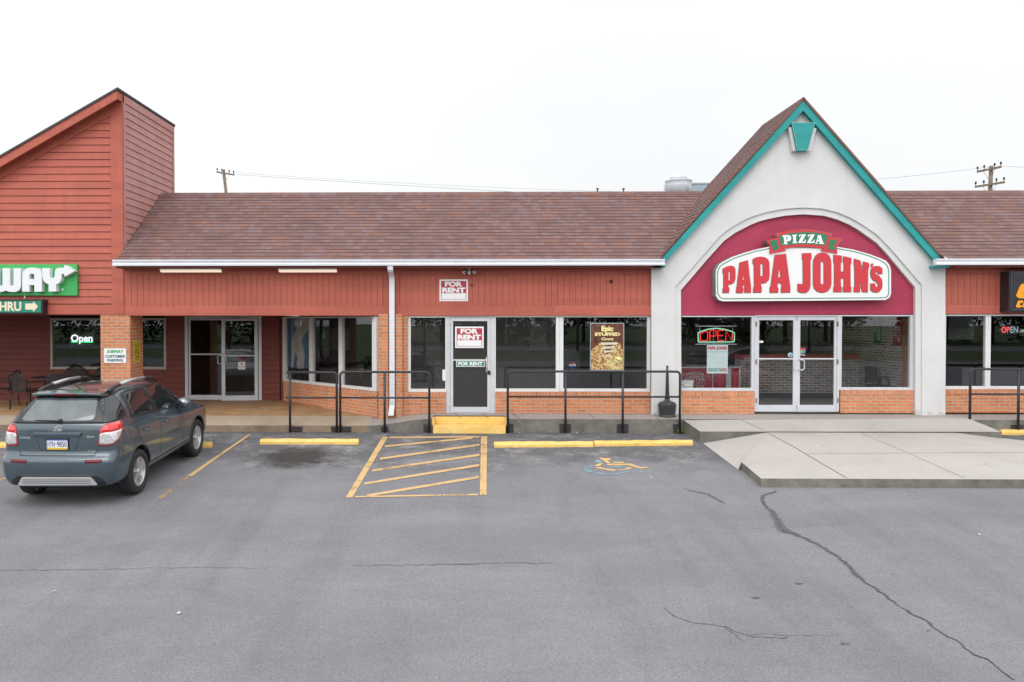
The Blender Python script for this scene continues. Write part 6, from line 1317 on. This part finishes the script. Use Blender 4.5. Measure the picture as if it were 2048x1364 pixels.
def make_car(m_paint, detail=True):
    root = empty('parked_car', (0, 0, 0))
    body, bv = car_body(m_paint); body.parent = root
    def hit(o_, d):
        h = bv.ray_cast(o_, d)
        if h[0] is None: h = bv.find_nearest(o_+d*1.5)
        return h[0], h[1]
    def patch(name, poly, O, U, V, D, m, parent=root, off=.004, res=.035, mbx=None):
        """outline (u, v) laid onto the body along D"""
        us_ = [p[0] for p in poly]; vs_ = [p[1] for p in poly]; bm = bmesh.new()
        nu = max(2, int((max(us_)-min(us_))/res)+1); nv = max(2, int((max(vs_)-min(vs_))/res)+1)
        g = [[bm.verts.new((min(us_)+(max(us_)-min(us_))*i/nu, min(vs_)+(max(vs_)-min(vs_))*j/nv, 0)) for i in range(nu+1)] for j in range(nv+1)]
        for j in range(nv):
            for i in range(nu): bm.faces.new([g[j][i], g[j][i+1], g[j+1][i+1], g[j+1][i]])
        ar = sum(poly[i-1][0]*poly[i][1]-poly[i][0]*poly[i-1][1] for i in range(len(poly)))
        for i in range(len(poly)):
            a, b = Vector(poly[i-1]), Vector(poly[i]); t = b-a
            if t.length < 1e-6: continue
            nn = Vector((t.y, -t.x, 0))*(1 if ar > 0 else -1)
            bmesh.ops.bisect_plane(bm, geom=bm.verts[:]+bm.edges[:]+bm.faces[:], plane_co=(a.x, a.y, 0), plane_no=nn, clear_outer=True)
        verts = list(bm.verts); bm.verts.index_update(); front = []; back = []
        for v in verts:
            o_ = O+U*v.co.x+V*v.co.y; p, nrm = hit(o_, D)
            if nrm.dot(D) > 0: nrm = -nrm
            front.append(p+nrm*off); back.append(p-nrm*.004)
        fs = [[v.index for v in f.verts] for f in bm.faces]; be = [[e.verts[0].index, e.verts[1].index] for e in bm.edges if len(e.link_faces) == 1]; N_ = len(verts); bm.free()
        mb = mbx or MB(); mb.add(front+back, fs, 0, True); b0 = len(mb.v)-2*N_
        for a, b in be: mb.f.append([b0+a, b0+b, b0+N_+b, b0+N_+a]); mb.m.append(0)
        if mbx is None: return mb.build(name, m, parent, local=True)
    def side(s): return Vector((s*1.5, 0, 0)), Vector((0, 1, 0)), Vector((0, 0, 1)), Vector((-s, 0, 0))
    rear = (Vector((0, -1.0, 0)), Vector((1, 0, 0)), Vector((0, 0, 1)), Vector((0, 1, 0)))
    for s in (-1, 1):
        sd_ = side(s)
        # dark band of the side glass, then the panes
        patch('window_surround', rpoly([(.70, 1.20), (1.0, 1.175), (2.0, 1.085), (2.90, 1.035), (2.98, 1.05), (2.62, 1.33), (2.25, 1.515), (1.75, 1.555), (1.2, 1.565), (.86, 1.545)], .03), *sd_, M_trim, off=.003)
        for nm, q in (('rear_door_glass', [(.80, 1.215), (1.0, 1.20), (1.60, 1.14), (1.52, 1.535), (1.2, 1.545), (.93, 1.53)]), ('front_door_glass', [(1.72, 1.13), (2.55, 1.07), (2.42, 1.38), (2.2, 1.495), (1.7, 1.535), (1.64, 1.53)]), ('quarter_glass', [(2.61, 1.07), (2.90, 1.05), (2.56, 1.325), (2.50, 1.35)])):
            patch(nm, rpoly(q, .04), *sd_, M_carglass, off=.008)
        d7 = Vector((-s*.8, .6, 0)); O7 = Vector((s*1.2, -.6, 0)); U7 = Vector((s*.6, .8, 0)); V7 = Vector((0, 0, 1))
        # rear quarter glass behind the door, wraps to the tailgate
        patch('rear_quarter_glass', rpoly([(.20, 1.235), (.70, 1.245), (.66, 1.49), (.62, 1.515), (.42, 1.52)], .03), side(s)[0], Vector((0, 1, 0)), V7, side(s)[3], M_trim, off=.004) if False else None
        mbs = MB()
        for q in ([(1.60, .42), (1.611, .42), (1.675, 1.13), (1.664, 1.13)], [(2.60, .42), (2.606, .42), (2.625, .62), (2.62, .62)], [(2.62, .62), (2.626, .62), (2.66, 1.05), (2.654, 1.05)], [(1.02, .60), (1.031, .60), (.815, 1.0), (.804, 1.0)], [(.804, 1.0), (.815, 1.0), (.765, 1.19), (.754, 1.19)], [(1.2, .40), (1.22, .394), (2.6, .394), (2.6, .402), (1.2, .402)]):
            patch('', q, *sd_, M_trim, off=.0015, res=.08, mbx=mbs)
        mbs.build('door_seam', M_trim, root, local=True)
        patch('sill_cladding', rpoly([(1.18, .29), (2.92, .29), (2.95, .39), (1.15, .39)], .03), *sd_, m_paint, off=.012)
        for y, z in ((1.0, .95), (1.82, .93)):
            p, nn = hit(Vector((s*1.5, y+.08, z)), sd_[3]); mb = MB(); mb.tube([p+Vector((s*.0, -.085, 0)), p+Vector((s*.035, -.06, .004)), p+Vector((s*.035, .06, .004)), p+Vector((0, .085, 0))], [.012, .016, .016, .012], 8); mb.build('door_handle', m_paint, root, local=True)
        # fuel flap outline, arches
        for yc in (WB0, WB1):
            mb = MB(); ra_ = WR+.058; prof = []
            for k in range(25):
                a = math.radians(-12+204*k/24); y, z = yc+ra_*math.cos(a), WR+.01+ra_*math.sin(a); p, nn = hit(Vector((s*1.5, y, max(z, .3))), sd_[3]); prof.append(Vector((p.x+s*.002, y, z)))
            o1 = [p+Vector((s*.012, 0, 0)) for p in prof]; o2 = [Vector((p.x-s*.004, yc+(p.y-yc)*1.11, WR+.01+(p.z-WR-.01)*1.11)) for p in prof]; o0 = [p+Vector((-s*.05, 0, 0)) for p in prof]; nn_ = len(prof)
            mb.add(o0+o1+o2, [(r*nn_+i, r*nn_+i+1, (r+1)*nn_+i+1, (r+1)*nn_+i) for r in range(2) for i in range(nn_-1)], 0, True); mb.build('arch_flare', m_paint, root, local=True)
        # mirror
        mb = MB(); c = Vector((s*.93, 2.50, 1.13)); mb.lathe([(.0, -.075), (.07, -.07), (.10, -.03), (.095, .03), (.06, .09), (0, .11)], (0, 0, 0), 16, axis='y'); mb.v = [c+Vector((v.x*1.25, v.y, v.z)) for v in mb.v]; mb.tube([c+Vector((-s*.05, 0, -.06)), Vector((s*.78, 2.52, 1.06))], .025, 8); mr = mb.build('side_mirror', m_paint, root, local=True)
        mb = MB(); mb.lathe([(.0, 0), (.078, 0), (.078, .003), (0, .003)], (0, 0, 0), 16, axis='y'); mb.v = [c+Vector((v.x*1.25, -.076+v.y, v.z)) for v in mb.v]; mb.build('mirror_glass', mat('mirror_glass', (.28, .31, .34), .02, 1, bump=0, var=0), mr, local=True)
        # roof rail
        pts = [(s*.53, .58, 1.615), (s*.525, .70, 1.65), (s*.525, .95, 1.675), (s*.53, 1.4, 1.685), (s*.54, 1.8, 1.665), (s*.55, 2.05, 1.63), (s*.555, 2.2, 1.57)]
        mb = MB(); mb.tube([Vector(p) for p in pts], [.03, .032, .024, .022, .022, .03, .032], 8); rl = mb.build('roof_rail', M_trim, root, local=True)
        mb = MB(); mb.tube([Vector(p)+Vector((0, 0, .004)) for p in pts[2:5]], .026, 10); mb.build('rail_bar', M_silver, rl, local=True)
        # lamps wrap round the rear corner
        d_ = Vector((-s, 1, 0)).normalized(); U_ = Vector((s, 1, 0)).normalized(); O_ = Vector((s*1.2, -1.2, 0)); O_ = O_-U_*O_.dot(U_)
        u0, u1 = .475, .845
        patch('rear_quarter_glass', rpoly([(.56, 1.222), (1.0, 1.225), (.955, 1.42), (.90, 1.53), (.70, 1.565)], .02), O_, U_, V7, d_, M_carglass, off=.005, res=.025)
        patch('tail_lamp', rpoly([(u0, .905), (u0+.12, .895), (u1-.10, .97), (u1-.01, 1.08), (u1+.01, 1.215), (u0+.14, 1.215), (u0+.045, 1.16)], .03), O_, U_, V7, d_, M_lampred, off=.010); lamp = root.children[-1]
        patch('lamp_clear_field', rpoly([(u0+.018, .925), (u0+.12, .915), (u1-.11, .985), (u1-.03, 1.09), (u1-.03, 1.105), (u0+.05, 1.085), (u0+.025, 1.06)], .02), O_, U_, V7, d_, M_lampclear, parent=lamp, off=.014)
        patch('lamp_red_field', rpoly([(u0+.05, 1.095), (u1-.02, 1.115), (u1-.01, 1.20), (u0+.145, 1.20), (u0+.065, 1.15)], .02), O_, U_, V7, d_, mat('lamp_bright_red', (.72, .02, .02), .1, 0, bump=0, Coat_Weight=1.0), parent=lamp, off=.014)
        patch('reflector', rpoly([(s*.43, .665), (s*.66, .675), (s*.66, .715), (s*.42, .71)], .008), *rear, M_lampdark, off=.006)
        # wheels
        for yc in (WB0, WB1):
            w = empty('wheel', (s*.755, yc, WR)); w.parent = root; hw_ = .11
            tp = [(WR*.66, -hw_), (WR*.80, -hw_-.008), (WR*.93, -hw_), (WR*.985, -hw_+.02), (WR, -hw_+.05), (WR, hw_-.05), (WR*.985, hw_-.02), (WR*.93, hw_), (WR*.80, hw_+.008), (WR*.66, hw_), (WR*.64, hw_-.03), (WR*.64, -hw_+.03), (WR*.66, -hw_)]
            mb = MB(); mb.lathe(tp, (0, 0, 0), 48, axis='x')
            for k in (-.04, 0, .04): pass
            mb.build('tyre', M_tyre, w, local=True)
            mb = MB(); xo = s*(hw_-.012)
            mb.lathe([(WR*.655, xo-s*.05), (WR*.655, xo), (WR*.62, xo+s*.006), (WR*.59, xo-s*.02), (WR*.59, xo-s*.06)], (0, 0, 0), 48, axis='x')
            for k in range(5):
                a = 2*PI*k/5+.3; ca, sa = math.cos(a), math.sin(a); rd = Vector((0, ca, sa)); tn = Vector((0, -sa, ca))
                q = []
                for r_, w_, x_ in ((.035, .030, xo-s*.012), (WR*.30, .020, xo-s*.004), (WR*.63, .036, xo-s*.014)): q.append((rd*r_-tn*w_+Vector((x_, 0, 0)), rd*r_+tn*w_+Vector((x_, 0, 0)), rd*r_+tn*w_*1.1+Vector((x_-s*.035, 0, 0)), rd*r_-tn*w_*1.1+Vector((x_-s*.035, 0, 0))))
                vs = [v for t in q for v in t]; mb.add(vs, [(j*4+i, j*4+(i+1) % 4, j*4+4+(i+1) % 4, j*4+4+i) for j in range(2) for i in range(4)])
            mb.lathe([(.0, xo+s*.004), (.03, xo+s*.002), (.048, xo-s*.012), (.048, xo-s*.05)], (0, 0, 0), 20, axis='x'); mb.build('rim', M_rim, w, local=True)
            mb = MB(); mb.lathe([(0, xo-s*.055), (WR*.60, xo-s*.055)], (0, 0, 0), 32, axis='x'); mb.build('brake_backing', mat('brake_dark', (.015, .014, .013), .6, .3, bump=0), w, local=True)
    # tailgate
    patch('tailgate_glass_surround', rpoly([(-.665, 1.215), (.665, 1.215), (.53, 1.60), (-.53, 1.60)], .03), *rear, M_trim, off=.004)
    patch('rear_glass', rpoly([(-.50, 1.235), (.42, 1.235), (.52, 1.27), (.46, 1.545), (-.42, 1.55), (-.56, 1.27)], [.07, .04, .07, .06, .06, .07]), *rear, M_carglass2, off=.008)
    mb = MB(); seam = MB()
    for q in ([(-.66, 1.2), (-.655, 1.2), (-.565, .86), (-.57, .86)], [(.655, 1.2), (.66, 1.2), (.57, .86), (.565, .86)], [(-.54, .757), (.54, .757), (.54, .768), (-.54, .768)], [(-.57, .86), (-.565, .86), (-.535, .76), (-.54, .757)], [(.565, .86), (.57, .86), (.54, .757), (.535, .76)]): patch('', q, *rear, M_trim, off=.002, res=.08, mbx=seam)
    for q in ([(-.32, 1.03), (-.26, .842), (-.253, .842), (-.312, 1.03)], [(.32, 1.03), (.26, .842), (.253, .842), (.312, 1.03)], [(-.26, .838), (.26, .838), (.26, .845), (-.26, .845)]): patch('', q, *rear, M_trim, off=.0015, res=.08, mbx=seam)
    seam.build('tailgate_seam', M_trim, root, local=True)
    def py_(x, z): return hit(Vector((x, -1, z)), Vector((0, 1, 0)))[0].y
    # recessed plate housing, garnish, plate
    patch('plate_recess', rpoly([(-.28, .84), (.28, .84), (.335, 1.045), (-.335, 1.045)], .03), *rear, m_paint, off=-.006) if False else None
    y0 = py_(0, 1.06); mb = MB(); mb.box(-.345, .345, y0-.028, y0+.04, 1.045, 1.095); mb.build('tailgate_garnish', m_paint, root, local=True, bevel=.014)
    y0 = py_(0, .93); fr_ = MB(); fr_.box(-.168, .168, y0-.012, y0+.02, .835, 1.015); pf = fr_.build('number_plate', M_trim, root, local=True, bevel=.004)
    mb = MB(); mb.box(-.150, .150, y0-.016, y0-.01, .850, 1.0); mb.box(-.150, .150, y0-.017, y0-.012, .850, .880, 1); mb.box(-.150, .150, y0-.017, y0-.012, .982, 1.0, 2)
    if detail: mb.text('HYN', -.140, .890, -.035, .972, y0-.018, 3, bold=.012); mb.box(-.024, -.010, y0-.0182, y0-.016, .925, .939, 3); mb.text('9850', -.002, .890, .140, .972, y0-.018, 3, bold=.012)
    mb.build('plate_face', [M_signw, mat('plate_gold', (.75, .48, .06), .4, bump=0), mat('plate_blue', (.05, .12, .40), .4, bump=0), mat('plate_navy', (.03, .06, .22), .4, bump=0)], pf, local=True)
    if detail:
        y0 = py_(0, 1.15)-.006
        mb = MB(); S_ = [(-.065, .012), (.012, .058), (.075, .028), (.045, .012), (.012, .03), (-.012, .014), (.07, -.016), (-.012, -.060), (-.075, -.028), (-.045, -.012), (-.012, -.032), (.012, -.014)]
        mb.flat([[(x, z+1.15) for x, z in S_]], y0, .008, M=lambda v: v+Vector((0, 0, 0))); mb.build('emblem', M_silver, root, local=True)
        mb = MB()
        for t, x0, x1, z0, z1 in (('SUZUKI', -.555, -.405, 1.005, 1.032), ('SX4', .42, .54, 1.02, 1.047), ('AWD', .44, .55, .815, .835)): mb.text(t, x0, z0, x1, z1, min(py_((x0+x1)/2, z0), py_(x0, z0))-.004, bold=.05)
        mb.build('badge_lettering', M_silver, root, local=True)
        p, nn = hit(Vector((.02, -1, 1.255)), Vector((0, 1, 0))); mb = MB(); mb.lathe([(.0, -.05), (.028, -.045), (.03, .01)], p, 12, axis='y'); mb.tube([p+Vector((0, -.04, 0)), p+Vector((-.06, -.035, .004)), p+Vector((-.36, -.012+.0, .012))], [.018, .014, .006], 6); mb.build('wiper', M_dark, root, local=True)
    # spoiler with brake light
    mb = MB(); yt = .315
    P_ = [(-.62, .46, 1.585), (-.60, yt, 1.585), (.60, yt, 1.585), (.62, .46, 1.585)]
    prof = [(.72, 1.632), (.52, 1.645), (yt+.02, 1.635), (yt, 1.625), (yt, 1.60), (yt+.05, 1.585), (.52, 1.57)]
    xs = [-.51, -.48, -.3, 0, .3, .48, .51]; vs = []
    for x in xs:
        vs += [Vector((x, y+.07*(x/.6)**2, z-.03*(x/.6)**4)) for y, z in prof]
    n = len(prof); mb.add(vs, [(i*n+k, i*n+(k+1) % n, i*n+n+(k+1) % n, i*n+n+k) for i in range(len(xs)-1) for k in range(n)]+[tuple(range(n)), tuple(range(len(xs)*n-1, (len(xs)-1)*n-1, -1))], 0); sp = mb.build('spoiler', m_paint, root, local=True, bevel=.006)
    mb = MB(); mb.box(-.17, .17, yt-.004, yt+.02, 1.600, 1.622); mb.build('brake_light', M_lampdark, sp, local=True)
    # lower bumper
    patch('bumper_valance', rpoly([(-.70, .33), (.70, .33), (.66, .43), (.55, .50), (-.55, .50), (-.66, .43)], .03), *rear, M_trim, off=.006)
    yb0 = py_(0, .42)-.02; mb = MB()
    prof2 = [(-.56, .335), (-.50, .455), (.50, .465), (.56, .335)]
    mb.flat([rpoly([(-.57, .335), (.60, .345), (.50, .465), (-.50, .462)], .03)], yb0, .03, 0); sk_ = mb.build('skid_plate', M_silver, root, local=True, bevel=.006)
    mb = MB()
    for z in (.37, .395, .42): mb.box(-.49, .50, yb0-.003, yb0+.002, z, z+.006)
    mb.build('skid_groove', M_trim, sk_, local=True)
    mb = MB(); mb.box(-.70, .70, yb0-.022+.06, yb0+.06, .725, .731) if False else None
    patch('windscreen', rpoly([(-.60, 2.30), (.60, 2.30), (.64, 3.08), (-.64, 3.08)], .05), Vector((0, 0, 3)), Vector((1, 0, 0)), Vector((0, 1, 0)), Vector((0, 0, -1)), M_carglass, off=.006)
    mb = MB(); mb.tube([(0.03, .72, 1.615), (0.03, .72, 1.64)], .02, 8); mb.tube([(0.03, .72, 1.63), (0.0, .60, 1.74)], .006, 6); mb.build('antenna', M_dark, root, local=True)
    # underside and exhaust
    mb = MB(); mb.box(-.6, .6, .5, 3.6, .20, .30); mb.box(-.5, .3, .22, .5, .24, .32); mb.tube([(-.35, .10, .27), (-.35, .6, .27)], .03, 10); mb.build('underbody', M_under, root, local=True)
    # front lamps and grille for the views from ahead
    front = (Vector((0, 5.5, 0)), Vector((1, 0, 0)), Vector((0, 0, 1)), Vector((0, -1, 0)))
    for s in (-1, 1):
        d_ = Vector((-s, -1, 0)).normalized(); U_ = Vector((s, -1, 0)).normalized(); O_ = Vector((s*2.0, 5.2, 0))
        patch('headlight', rpoly([(s*.42, .64), (s*.66, .66), (s*.66, .76), (s*.42, .74)], .02), *front, M_lampclear, off=.008)
    patch('grille', rpoly([(-.36, .62), (.36, .62), (.36, .72), (-.36, .72)], .02), *front, M_trim, off=.006)
    return root
car = make_car(paint('blue_grey_car_paint', (.052, .082, .105)))
CYr = 11.05
car.location = (X(108.5, 11.1)+.05, CYr, gz(CYr)); car.rotation_euler = (math.atan(SL), 0, math.radians(0.0))
tag(car, 'blue grey compact hatchback with roof rails parked nose-in before the porch', 'car')
# ================================================================== across the lot (seen mirrored in the shop glass)
wc = copy_tree(car); wc.location = (10.4, -1.6, gz(-1.6)+.1); wc.scale = (1.12, 1.12, 1.12); wc.rotation_euler = (math.atan(SL)*-1, 0, math.radians(205)); tag(wc, 'white compact hatchback standing out in the lot behind the viewer', 'car')
Mwhite = paint('white_car_paint', (.62, .62, .63))
Mcar = bpy.data.materials['blue_grey_car_paint']
def repaint(o):
    if o.type == 'MESH' and Mcar in list(o.data.materials):
        me = o.data.copy(); o.data = me
        for i, m_ in enumerate(me.materials):
            if m_ == Mcar: me.materials[i] = Mwhite
    for c in o.children: repaint(c)
repaint(wc)
for (x_, y_, a_, col, lab) in ((-2.5, -13, 92, (.05, .05, .055), 'dark grey hatchback far out in the lot behind the viewer'), (15.5, -9, 20, (.28, .02, .02), 'dark red hatchback out in the lot behind the viewer'), (-12, -20, 85, (.30, .31, .33), 'silver hatchback far out in the lot behind the viewer'), (22, -24, 95, (.10, .13, .2), 'navy hatchback far out in the lot behind the viewer')):
    Mwhite = paint('far_car_paint', col); k_ = copy_tree(car); k_.location = (x_, y_, gz(y_)+.02); k_.rotation_euler = (0, 0, math.radians(a_)); repaint(k_); tag(k_, lab, 'car')
for i, x_ in enumerate((-26, -14.5, -6, 4.5, 12, 27, 39)):
    r = empty('street_lamp', (x_, -57-(i % 2)*22, gz(-50)-.1), 'grey road pole standing beside the road across the lot', 'street lamp', 'poles along the road'); q = r.location
    mb = MB(); mb.tube([q, q+Vector((0, 0, 9))], [.16, .10], 8); mb.build('pole', M_galv if i % 2 else M_wood, r)
    mb = MB(); mb.tube([q+Vector((0, 0, 8.8)), q+Vector((0, 1.8, 9.1))], .06, 6); mb.box(q.x-.15, q.x+.15, q.y+1.6, q.y+2.3, q.z+9.0, q.z+9.15); mb.build('lamp_arm', M_galv, r)
rnd = random.Random(21)
def crown_mesh(seed, H, Wd, n=2600):
    rnd = random.Random(seed); mb = MB(); lobes = [(Vector((rnd.uniform(-.5, .5)*Wd, rnd.uniform(-.5, .5)*Wd, H*rnd.uniform(.12, .85))), rnd.uniform(.25, .45)*Wd) for _ in range(11)]
    for _ in range(n):
        c, r = rnd.choice(lobes); d = Vector((rnd.gauss(0, 1), rnd.gauss(0, 1), rnd.gauss(0, .8))).normalized(); p = c+d*r*rnd.uniform(.55, 1.08); s_ = rnd.uniform(.18, .42)
        u = Vector((rnd.gauss(0, 1), rnd.gauss(0, 1), rnd.gauss(0, 1))).normalized(); v = u.orthogonal().normalized(); mb.add([p-u*s_, p+v*s_*.6, p+u*s_, p-v*s_*.6], [(0, 1, 2, 3)])
    return mb
protos = []
for k in range(3):
    r = empty('tree', (0, 0, 0)); H = 11+k*1.5; crown_mesh(k, H, 7+k).build('crown', M_leafr, r, local=True)
    mb = MB(); mb.tube([(0, 0, -.3), (.1, 0, H*.3), (0, .1, H*.62)], [.34, .26, .1], 10); mb.tube([(.05, 0, H*.3), (1.4, .4, H*.55)], [.16, .05], 6); mb.tube([(.05, 0, H*.35), (-1.2, -.6, H*.6)], [.15, .05], 6); mb.build('trunk', M_bark, r, local=True); protos.append(r)
k = 0
for row, Y in enumerate((-92, -104)):
    for i in range(15):
        x = -84+i*12+rnd.uniform(-3, 3)+row*5; o = protos[i % 3] if k < 3 and row == 0 and i < 3 else copy_tree(protos[i % 3]); k += 1
        o.location = (x, Y+rnd.uniform(-3, 3), gz(-50)-.1); o.rotation_euler = (0, 0, rnd.uniform(0, 6)); s_ = rnd.uniform(.85, 1.25); o.scale = (s_, s_, s_)
        tag(o, 'leafy tree in the row beyond the road across the lot', 'tree', 'trees beyond the road')
mb = MB(); mb.box(-34, -12, -90, -84, gz(-50), gz(-50)+4.2); bb = mb.build('wall', mat('far_brick', (.24, .12, .09), .85), empty('far_building', (-23, -87, gz(-50)), 'low brown building with white roof edge across the road', 'building'))
mb = MB(); mb.box(-34.3, -11.7, -90.3, -83.7, gz(-50)+4.2, gz(-50)+4.7); mb.build('roof', M_white, bb.parent)
for i in range(6):
    mb = MB(); mb.box(-32.5+i*3.4, -30.5+i*3.4, -84.0, -83.9, gz(-50)+.9, gz(-50)+2.9); mb.build('window', M_carglass, bb.parent)
# ================================================================== camera, sky, sun
cam = bpy.data.cameras.new('camera'); co = bpy.data.objects.new('camera', cam); COL.objects.link(co)
co.location = (0, 0, CZ); co.rotation_euler = (PI/2-PH, 0, TH)
cam.sensor_width = 36; cam.lens = F/2048*36; cam.shift_x = (1024-CX)/2048; cam.shift_y = -(682-CY)/2048
cam.clip_end = 3000; cam.clip_start = .1
scene.camera = co
SKY_B, SKY_D = 12.4, 6.3
w = bpy.data.worlds.new('World'); scene.world = w; w.use_nodes = True
nt = w.node_tree; nt.nodes.clear()
o = nt.nodes.new('ShaderNodeOutputWorld'); bg = nt.nodes.new('ShaderNodeBackground'); sk = nt.nodes.new('ShaderNodeTexSky')
SUN_EL, SUN_AZ = math.radians(44), math.radians(196)       # azimuth from +Y clockwise
sk.sky_type = 'NISHITA'; sk.sun_disc = False; sk.sun_elevation = SUN_EL; sk.sun_rotation = SUN_AZ; sk.air_density = 1.2; sk.dust_density = 3.0; sk.ozone_density = 1.0
mx = nt.nodes.new('ShaderNodeMix'); mx.data_type = 'RGBA'; mx.inputs[0].default_value = .86      # high even cloud over the clear sky
tc = nt.nodes.new('ShaderNodeTexCoord'); mp = nt.nodes.new('ShaderNodeMapping'); mp.inputs['Scale'].default_value = (1, 1, 3)
nz = nt.nodes.new('ShaderNodeTexNoise'); nz.inputs['Scale'].default_value = 1.6; nz.inputs['Detail'].default_value = 5
cr = nt.nodes.new('ShaderNodeValToRGB'); cr.color_ramp.elements[0].position = .3; cr.color_ramp.elements[1].position = .7
cr.color_ramp.elements[0].color = (.93, .955, .985, 1); cr.color_ramp.elements[1].color = (1.02, 1.015, 1.01, 1)
sc2 = nt.nodes.new('ShaderNodeVectorMath'); sc2.operation = 'SCALE'; pass
L = nt.links.new
# overcast that is brighter towards the hidden sun (behind the viewer) than over the shops
dp = nt.nodes.new('ShaderNodeVectorMath'); dp.operation = 'DOT_PRODUCT'; dp.inputs[1].default_value = (math.sin(SUN_AZ)*math.cos(SUN_EL), math.cos(SUN_AZ)*math.cos(SUN_EL), math.sin(SUN_EL))
ma = nt.nodes.new('ShaderNodeMath'); ma.operation = 'MULTIPLY_ADD'; ma.inputs[1].default_value = SKY_D; ma.inputs[2].default_value = SKY_B
L(tc.outputs['Generated'], dp.inputs[0]); L(dp.outputs['Value'], ma.inputs[0]); L(ma.outputs[0], sc2.inputs[3])
L(tc.outputs['Generated'], mp.inputs[0]); L(mp.outputs[0], nz.inputs['Vector']); L(nz.outputs['Fac'], cr.inputs[0]); L(cr.outputs[0], sc2.inputs[0])
L(sk.outputs[0], mx.inputs[6]); L(sc2.outputs[0], mx.inputs[7]); L(mx.outputs[2], bg.inputs[0]); bg.inputs[1].default_value = .10; L(bg.outputs[0], o.inputs[0])
sd = bpy.data.lights.new('sun', 'SUN'); so = bpy.data.objects.new('sun', sd); COL.objects.link(so)
sd.energy = .6; sd.angle = math.radians(30); sd.color = (1.0, .96, .91)
dv = Vector((math.sin(SUN_AZ)*math.cos(SUN_EL), math.cos(SUN_AZ)*math.cos(SUN_EL), math.sin(SUN_EL)))
so.rotation_euler = dv.to_track_quat('Z', 'Y').to_euler(); so.location = (0, 0, 30)
scene.view_settings.view_transform = 'Standard'; scene.view_settings.look = 'None'; scene.view_settings.gamma = 1; scene.view_settings.exposure = 0.25
scene.cycles.max_bounces = 8; scene.cycles.transparent_max_bounces = 12; scene.cycles.caustics_reflective = False; scene.cycles.caustics_refractive = False
